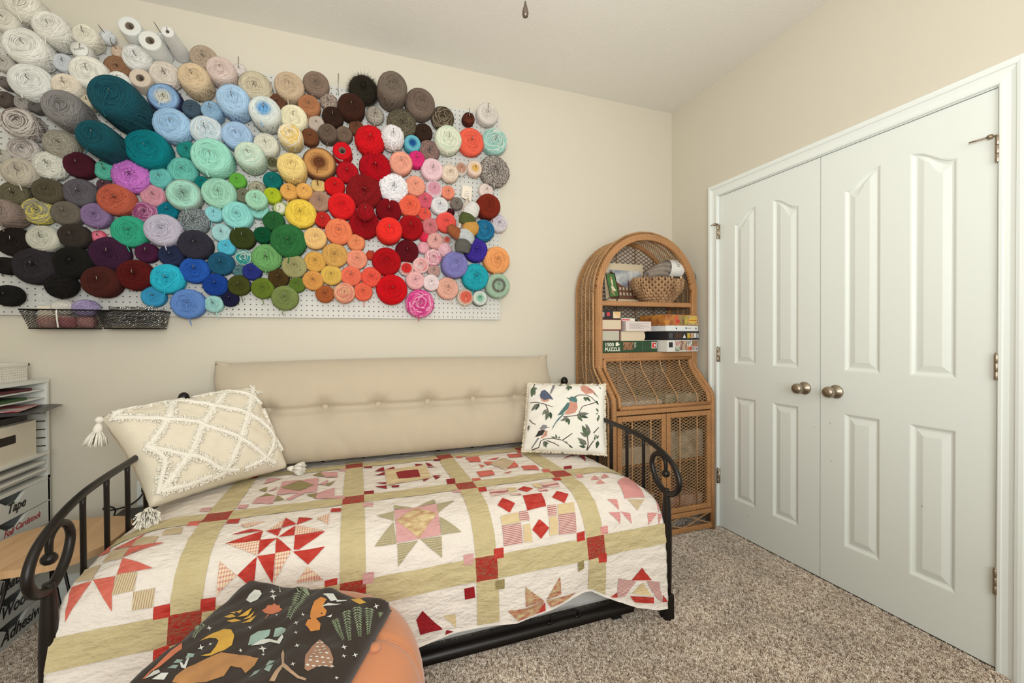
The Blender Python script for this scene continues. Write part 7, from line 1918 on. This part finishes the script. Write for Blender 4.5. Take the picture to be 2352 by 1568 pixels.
# things kept in it
bx = MB().box(0, 0.30, 0, 0.30, 0, 0.155).build('shelf_bin', mat('bin_cream', (224, 214, 194), 0.7), None)
bx.location = (OX-0.292, -0.425, 0.696); tag(bx, 'cream box with a label slot in the organiser', 'box')
MB().box(0.3002, 0.3012, 0.085, 0.185, 0.085, 0.117).build('label_slot', mat('slot_dark', (40, 30, 26), 0.8), bx)
fd = MB().prism([(-0.33, 0.0), (0.125, 0.014), (0.128, 0.017), (0.10, 0.022), (-0.33, 0.03)], 0.0, 0.26, 'XZ').build('portfolio_folder', mat('black_folder', (36, 34, 36), 0.35), None)
fd.location = (OX-0.012, -0.315, 0.882); fd.rotation_euler = (0, 0, math.radians(14)); tag(fd, 'black portfolio folder sticking out of the organiser slots', 'folder')
MB().prism([(-0.2, 0.030), (0.055, 0.025), (0.07, 0.0275), (-0.2, 0.034)], 0.02, 0.24, 'XZ').build('red_sheets', mat('red_white_sheets', (196, 60, 72), 0.5, var=0.8, vscale=14, col2=(228, 220, 214)), fd)
dk = MB().box(OX-0.30, OX-0.02, -0.43, -0.12, 0.852, 0.878).build('document_case', mat('dark_case', (52, 46, 42), 0.6), None, bevel=0.003)
tag(dk, 'dark brown document case below the black portfolio folder', 'case')
rp = random.Random(5)
for k, (z, c, y1, lab) in enumerate(((0.9745, (86, 30, 40), -0.13, 'maroon paper pad in the topmost organiser slot'), (0.9395, (52, 84, 44), -0.16, 'green paper pad in the second organiser slot'), (0.6925, (232, 230, 222), -0.07, 'curled white paper stack below the cream box'), (0.6565, (228, 226, 218), -0.09, 'white paper stack one slot under the curled one'), (0.6215, (234, 232, 224), -0.06, 'white card stack just above the Tape drawer'))):
    n = 10; mb = MB(); ov = 0.0 if k < 2 else 0.022-0.006*k+0.012
    vs_, fs_ = [], []
    for i in range(n+1):
        t = i/n; x = OX-0.26+(0.26+ov)*t; zc = z+(0.010*max(0, t-0.55)**2*(3 if k >= 2 else 0))
        for (y, h) in ((-0.42, 0.0), (y1, 0.0), (y1, 0.010), (-0.42, 0.010)): vs_.append((x, y, zc+h))
    for i in range(n):
        for j in range(4): fs_.append((i*4+j, i*4+(j+1) % 4, i*4+4+(j+1) % 4, i*4+4+j))
    fs_ += [(3, 2, 1, 0), tuple(range(4*n, 4*n+4))]
    o = mb.add(vs_, fs_).build('paper_stack', mat('paper_%d' % c[0], c, 0.7), None)
    tag(o, lab, 'paper', 'papers in the organiser')
bk_ = thing('storage_basket', 'small white slatted plastic basket on top of the organiser', 'basket', (-3.545, -0.20, 1.0135))
MB().box(-0.115, 0.115, -0.15, 0.15, 0.0, 0.006).build('base', mat('basket_plastic', (232, 226, 214), 0.5), bk_)
for i in range(6):
    z = 0.006+i*0.0095
    for (x0, x1, y0, y1) in ((-0.118, -0.114, -0.152, 0.152), (0.114, 0.118, -0.152, 0.152), (-0.118, 0.118, -0.154, -0.150), (-0.118, 0.118, 0.150, 0.154)):
        MB().box(x0, x1, y0, y1, z, z+0.006).build('slat', mat('basket_plastic', (232, 226, 214), 0.5), bk_)
rim = MB()
for (x0, x1, y0, y1) in ((-0.122, -0.112, -0.156, 0.156), (0.112, 0.122, -0.156, 0.156), (-0.122, 0.122, -0.158, -0.148), (-0.122, 0.122, 0.148, 0.158)): rim.box(x0, x1, y0, y1, 0.061, 0.070)
rim.build('rim', mat('basket_plastic', (232, 226, 214), 0.5), bk_)
up_ = MB()
for i in range(26):
    y = -0.15+0.3*i/25
    for x in (-0.116, 0.116): up_.box(x-0.0012, x+0.0012, y-0.0012, y+0.0012, 0.0, 0.062)
for i in range(20):
    x = -0.115+0.23*i/19
    for y in (-0.152, 0.152): up_.box(x-0.0012, x+0.0012, y-0.0012, y+0.0012, 0.0, 0.062)
stuff(up_.build('upright_ribs', mat('basket_plastic', (232, 226, 214), 0.5), bk_))

# ------------------------------------------------------------------ side table with wooden top
tb = thing('side_table', 'small side table with rounded butcher-block top and black wire legs', 'table', (-3.125, -0.470, 0))
M_BLOCK = None
def block_mat():
    m, nt, b = nmat('butcher_block'); N, L = nt.nodes.new, nt.links.new; b.inputs['Roughness'].default_value = 0.45
    tc = N('ShaderNodeTexCoord'); mp = N('ShaderNodeMapping'); mp.inputs['Scale'].default_value = (26, 2.2, 2); L(tc.outputs['Object'], mp.inputs[0])
    vo = N('ShaderNodeTexVoronoi'); vo.inputs['Scale'].default_value = 1.0; L(mp.outputs[0], vo.inputs['Vector'])
    nz = N('ShaderNodeTexNoise'); nz.inputs['Scale'].default_value = 5; nz.inputs['Detail'].default_value = 5; L(mp.outputs[0], nz.inputs['Vector'])
    cr = N('ShaderNodeValToRGB'); e = cr.color_ramp.elements; e[0].color = lin((204, 158, 112)); e[1].color = lin((226, 186, 142)); L(vo.outputs['Color'], cr.inputs[0])
    hs = N('ShaderNodeHueSaturation'); mr = N('ShaderNodeMapRange'); mr.inputs[3].default_value = 0.85; mr.inputs[4].default_value = 1.12; L(nz.outputs['Fac'], mr.inputs[0]); L(mr.outputs[0], hs.inputs['Value']); L(cr.outputs[0], hs.inputs['Color'])
    L(hs.outputs[0], b.inputs['Base Color']); return m
tp_ = []
for i in range(64):
    a = 2*math.pi*i/64; c, s = math.cos(a), math.sin(a)
    tp_.append((0.192*math.copysign(abs(c)**0.78, c), 0.208*math.copysign(abs(s)**0.78, s)))
MB().prism(tp_, 0.436, 0.460, 'XY').build('table_top', block_mat(), tb, bevel=0.0)
for (fx, fy_) in ((-0.135, -0.16), (0.125, -0.15), (-0.02, 0.165)):
    lg_ = MB()
    ux, uy = fx*0.62, fy_*0.62
    px, py = -uy*0.35, ux*0.35
    lg_.tube([(ux+px, uy+py, 0.437), (fx, fy_, 0.006), (fx+0.001, fy_, 0.003)], 0.0052, 8)
    lg_.tube([(ux-px, uy-py, 0.437), (fx, fy_, 0.006)], 0.0052, 8)
    lg_.build('hairpin_leg', M_IRON, tb, True)
# low black stand against the wall beside the bed, wall socket and lead
st = thing('black_stand', 'low black stand against the wall behind the wooden side table', 'stand', (-3.02, -0.14, 0))
MB().box(-0.09, 0.10, -0.09, 0.10, 0.385, 0.412).build('top', mat('stand_black', (46, 42, 40), 0.45), st, bevel=0.004)
for x in (-0.075, 0.085):
    for y in (-0.075, 0.085): MB().box(x-0.01, x+0.01, y-0.01, y+0.01, 0.0, 0.386).build('leg', mat('stand_black', (46, 42, 40), 0.45), st)
so = thing('wall_socket', 'white wall socket behind the daybed arm', 'socket', (-3.038, -0.001, 0.465))
MB().box(-0.036, 0.036, -0.006, 0.0, -0.058, 0.058).build('plate', M_TRIM, so, bevel=0.003)
for z in (-0.02, 0.02): MB().box(-0.015, 0.015, -0.009, -0.006, z-0.013, z+0.013).build('receptacle', mat('socket_face', (228, 228, 222), 0.4), so, bevel=0.002)
cd = MB().tube(smooth_path([(-3.036, -0.012, 0.487), (-3.030, -0.045, 0.484), (-3.05, -0.055, 0.452), (-3.092, -0.05, 0.425), (-3.15, -0.06, 0.418), (-3.165, -0.08, 0.435), (-3.14, -0.09, 0.445), (-3.12, -0.085, 0.425), (-3.13, -0.08, 0.38), (-3.15, -0.07, 0.20), (-3.16, -0.07, 0.012)], 6), 0.0035, 6).build('power_lead', mat('black_rubber', (18, 18, 18), 0.6), None, True)
tag(cd, 'black power lead plugged into the wall socket', 'cable')
MB().box(-3.048, -3.026, -0.032, -0.0105, 0.474, 0.498).build('plug', mat('black_rubber', (18, 18, 18), 0.6), cd, bevel=0.003)

# ------------------------------------------------------------------ wire mesh baskets hanging on the pegboard
def mesh_basket(x0, x1, label):
    cx = (x0+x1)/2; t = thing('mesh_basket', label, 'basket', (cx, -0.024, 1.232), 'wire mesh baskets on the pegboard')
    w0, w1, d0, d1, h = (x1-x0)/2-0.016, (x1-x0)/2, 0.072, 0.098, 0.078
    top = [(-w1, -0.003, h), (w1, -0.003, h), (w1, -d1, h), (-w1, -d1, h)]; bot = [(-w0, -0.003, 0), (w0, -0.003, 0), (w0, -d0, 0), (-w0, -d0, 0)]
    MB().tube(top, 0.0032, 6, closed=True).build('top_rim', M_WIRE, t); MB().tube(bot, 0.0025, 6, closed=True).build('bottom_rim', M_WIRE, t)
    def pt(fr, a, b):
        A, B, C_, D_ = fr; A, B, C_, D_ = map(Vector, (A, B, C_, D_)); return A*(1-a)*(1-b)+B*a*(1-b)+C_*a*b+D_*(1-a)*b
    for nm, fr, w_, h_ in (('front_mesh', (bot[3], bot[2], top[2], top[3]), 2*w0, h+0.01), ('side_mesh', (bot[2], bot[1], top[1], top[2]), d0, h), ('side_mesh', (bot[0], bot[3], top[3], top[0]), d0, h), ('base_mesh', (bot[0], bot[1], bot[2], bot[3]), 2*w0, d0)):
        lattice(lambda a, b, o: pt(fr, a, b), w_, h_, nm, t, pitch=0.0080, slope=0.75, rad=0.0008, m=M_WIRE)
    for x in (-w1*0.7, w1*0.7): MB().tube([(x, 0.004, h+0.012), (x, -0.004, h+0.012), (x, -0.004, h-0.002)], 0.002, 6).build('hanger', M_WIRE, t)
    return t
mesh_basket(-3.412, -3.168, 'black wire mesh basket filled with yarn scraps')
mesh_basket(-3.162, -2.928, 'black wire mesh basket heaped with metal pegboard hooks')
G = 'yarn scraps in the mesh basket'
for x, y, z, r, kind, cols, lab, kk in ((-3.350, -0.066, 1.236, 0.030, 'skein', ((206, 160, 150), (222, 200, 180)), 'pink and cream yarn scrap lying low in the mesh basket', 3), (-3.285, -0.064, 1.236, 0.032, 'skein', ((188, 120, 122), (216, 186, 170)), 'rose yarn scrap in the middle of the mesh basket', 5), (-3.218, -0.064, 1.236, 0.030, 'skein', ((206, 150, 146), (120, 92, 84)), 'dusty pink yarn scrap below the lavender ball', 8), (-3.298, -0.060, 1.292, 0.036, 'ball', ((232, 226, 216),), 'small white yarn ball peeking out of the mesh basket', 1), (-3.222, -0.062, 1.288, 0.040, 'ball', ((176, 160, 200),), 'small lavender yarn ball on top of the mesh basket', 2)):
    L_ = 1.9*r if kind == 'ball' else 0.05
    o = yarn_object(x, y, z, r, L_, kind, cols, lab, kk, G, axis=Matrix.Identity(4))
cdp = MB().box(-0.045, 0.045, -0.0006, 0.0006, 0, 0.062).build('pattern_card', mat('cream_card', (228, 216, 198), 0.7), None)
cdp.location = (-3.345, -0.045, 1.268); cdp.rotation_euler = (math.radians(8), 0, 0); tag(cdp, 'cream card standing in the mesh basket of yarn scraps', 'card')
m_, nt, b_ = nmat('clear_plastic'); b_.inputs['Base Color'].default_value = (0.9, 0.9, 0.88, 1); b_.inputs['Roughness'].default_value = 0.12; b_.inputs['Alpha'].default_value = 0.32
vs_, fs_ = [], []
for j in range(9):
    for i in range(13):
        a, b = i/12, j/8; vs_.append((-3.385+0.20*a+0.01*vnoise(a*7, b*5), -0.040-0.016*vnoise(a*9, b*6)-0.01*b, 1.30+0.075*b*(0.75+0.35*math.sin(a*7+1))))
for j in range(8):
    for i in range(12): fs_.append((j*13+i, j*13+i+1, j*13+i+14, j*13+i+13))
pbg = MB().add(vs_, fs_).build('plastic_bag', m_, None, True); tag(pbg, 'crumpled clear plastic bag in the mesh basket of yarn scraps', 'bag')
tie = MB().tube(smooth_path([(-3.292, -0.118, 1.312), (-3.290, -0.128, 1.300), (-3.292, -0.120, 1.27), (-3.295, -0.108, 1.236)], 5), 0.003, 6).build('yarn_strand', mat('white_strand', (228, 222, 212), 0.9), None, True)
tag(tie, 'short white yarn strand hanging over the mesh basket front', 'yarn')
rh = random.Random(12); hk = MB()
for k in range(190):
    x = rh.uniform(-3.125, -2.965); y = rh.uniform(-0.098, -0.045); z = 1.240+0.088*rh.random()*(1-abs((x+3.045)/0.12)**2*0.4); a = rh.uniform(-0.5, 0.5); b = rh.uniform(-0.25, 0.25); l = rh.uniform(0.02, 0.045)
    dx, dy, dz = l*math.cos(a), l*math.sin(a)*0.5, l*b
    hk.tube([(x-dx, y-dy, z-dz), (x+dx*0.8, y+dy*0.8, z+dz*0.8), (x+dx, y+dy, z+dz+0.012)], 0.0021, 5)
hk = hk.build('spare_hooks', M_SCREW, None, True)
hk['label'] = 'tangle of bright metal pegboard hooks in the mesh basket'; hk['category'] = 'hooks'; stuff(hk)

# ------------------------------------------------------------------ roving sampler with its card
rv = thing('roving_bundle', 'bundle of coloured wool roving tufts hanging under a cream card', 'wool', (-1.50, -0.06, 1.95))
def rl(x, y, z): return (x+1.50, y+0.06, z-1.95)
cardp = [(-1.525, 2.058), (-1.470, 2.050), (-1.478, 1.968), (-1.535, 1.988)]
cd_ = MB().prism([(x+1.50, z-1.95) for x, z in cardp], -0.004, -0.001, 'XZ').build('card', mat('cream_card', (228, 216, 180), 0.7), rv)
for q in range(4): MB().box(-0.012-0.003*q, 0.010, -0.0052, -0.0045, 0.070-q*0.009, 0.0725-q*0.009).build('printed_line', paperm('grey_print', (176, 164, 160)), cd_)
MB().tube([rl(-1.498, -0.064, 1.985), rl(-1.52, -0.09, 1.93), rl(-1.56, -0.10, 1.80)], [0.010, 0.016, 0.012], 8, flat=0.25).build('paper_strip', mat('cream_card', (228, 216, 180), 0.7), rv, True)
def puff(name, x, z, w_, h, col, tilt, y=-0.125):
    mb = MB(); rnd = random.Random(int(x*999))
    for k in range(7):
        o_ = (k-3)/3; pts = []
        for i in range(9):
            t = i/8*2-1; a = tilt
            lx = t*w_*(1-0.15*abs(o_)); lz = o_*h*0.62+h*0.25*math.cos(t*1.6)
            pts.append((x+lx*math.cos(a)-lz*math.sin(a), y-0.02*math.sqrt(max(0, 1-t*t*0.9))*(1.2-0.5*abs(o_)), z+lx*math.sin(a)+lz*math.cos(a)))
        mb.tube([rl(*p) for p in pts], [h*0.16+h*0.26*math.sqrt(max(0, 1-(i/8*2-1)**2)) for i in range(9)], 7)
    return mb.build(name, mat('roving_%d_%d_%d' % col, col, 0.95, var=0.2, vscale=40, bump=0.6, bscale=90), rv, True)
for x, z, w_, h, col, tilt in ((-1.500, 1.885, 0.042, 0.050, (226, 222, 216), -0.5), (-1.518, 1.842, 0.046, 0.042, (78, 88, 40), -0.35), (-1.500, 1.795, 0.046, 0.038, (206, 152, 72), -0.55), (-1.585, 1.762, 0.026, 0.044, (156, 84, 44), 0.9), (-1.530, 1.742, 0.052, 0.038, (196, 200, 200), -0.15), (-1.545, 1.690, 0.044, 0.042, (96, 92, 86), -0.1)):
    puff('wool_tuft', x, z, w_, h, col, tilt)

# ------------------------------------------------------------------ ceiling fan with pull chain (only the chain end hangs into view)
cf = thing('ceiling_fan', 'ceiling fan with a dark teardrop pull on its chain', 'ceiling fan', (-1.706, -1.488, 2.757))
M_FAN = mat('fan_bronze', (70, 58, 48), 0.4, 0.6)
MB().lathe([(0.0005, 0), (0.07, 0), (0.065, -0.03), (0.02, -0.06), (0.014, -0.06), (0.014, -0.12), (0.0005, -0.12)], 24, 'Z').build('canopy', M_FAN, cf, True)
MB().lathe([(0.0005, -0.10), (0.06, -0.10), (0.10, -0.13), (0.105, -0.20), (0.08, -0.24), (0.0005, -0.245)], 28, 'Z').build('motor_housing', M_FAN, cf, True)
MB().lathe([(0.0005, -0.245), (0.085, -0.25), (0.10, -0.28), (0.095, -0.33), (0.06, -0.365), (0.0005, -0.375)], 28, 'Z').build('light_bowl', mat('frosted_glass', (240, 236, 226), 0.4), cf, True)
for k in range(5):
    a = 2*math.pi*k/5+0.3
    poly = [(0.10, -0.03), (0.18, -0.055), (0.40, -0.062), (0.49, -0.05), (0.50, 0.0), (0.49, 0.05), (0.40, 0.062), (0.18, 0.055), (0.10, 0.03)]
    bl = MB().prism(poly, -0.004, 0.004, 'XY').build('blade', mat('fan_blade_wood', (96, 70, 50), 0.5), cf)
    bl.location = (0, 0, -0.20); bl.rotation_euler = (0.2, 0, a)
MB().tube([(0.0, 0.0, -0.37), (0.0, 0.0, -0.748)], 0.0012, 6).build('pull_chain', M_SCREW, cf)
MB().lathe([(0.0005, -0.748), (0.0018, -0.750), (0.0035, -0.758), (0.0072, -0.772), (0.0078, -0.780), (0.0062, -0.787), (0.0005, -0.790)], 16, 'Z').build('chain_pull', mat('dark_fob', (78, 64, 52), 0.35, 0.3), cf, True)
# an empty hook left in the board
MB().tube([(0.3265, 0.002, 1.176), (0.3265, -0.045, 1.176), (0.3265, -0.060, 1.184), (0.330, -0.066, 1.255)], 0.0018, 6).build('peg_hook', M_HOOK, PEGS[0], True)
# nail holes and a stain on the closet doors
for d_, y, z in ((d1, -1.003, 0.735), (d2, -1.078, 0.770), (d2, -1.083, 0.590), (d1, -0.621, 0.150), (d2, -1.430, 0.505)):
    MB().lathe([(0.0005, 0.0036), (0.0018, 0.0036), (0.0018, 0.004)], 8, 'X', (0, y, z)).build('nail_hole', mat('nail_hole', (40, 30, 26), 0.8), d_)
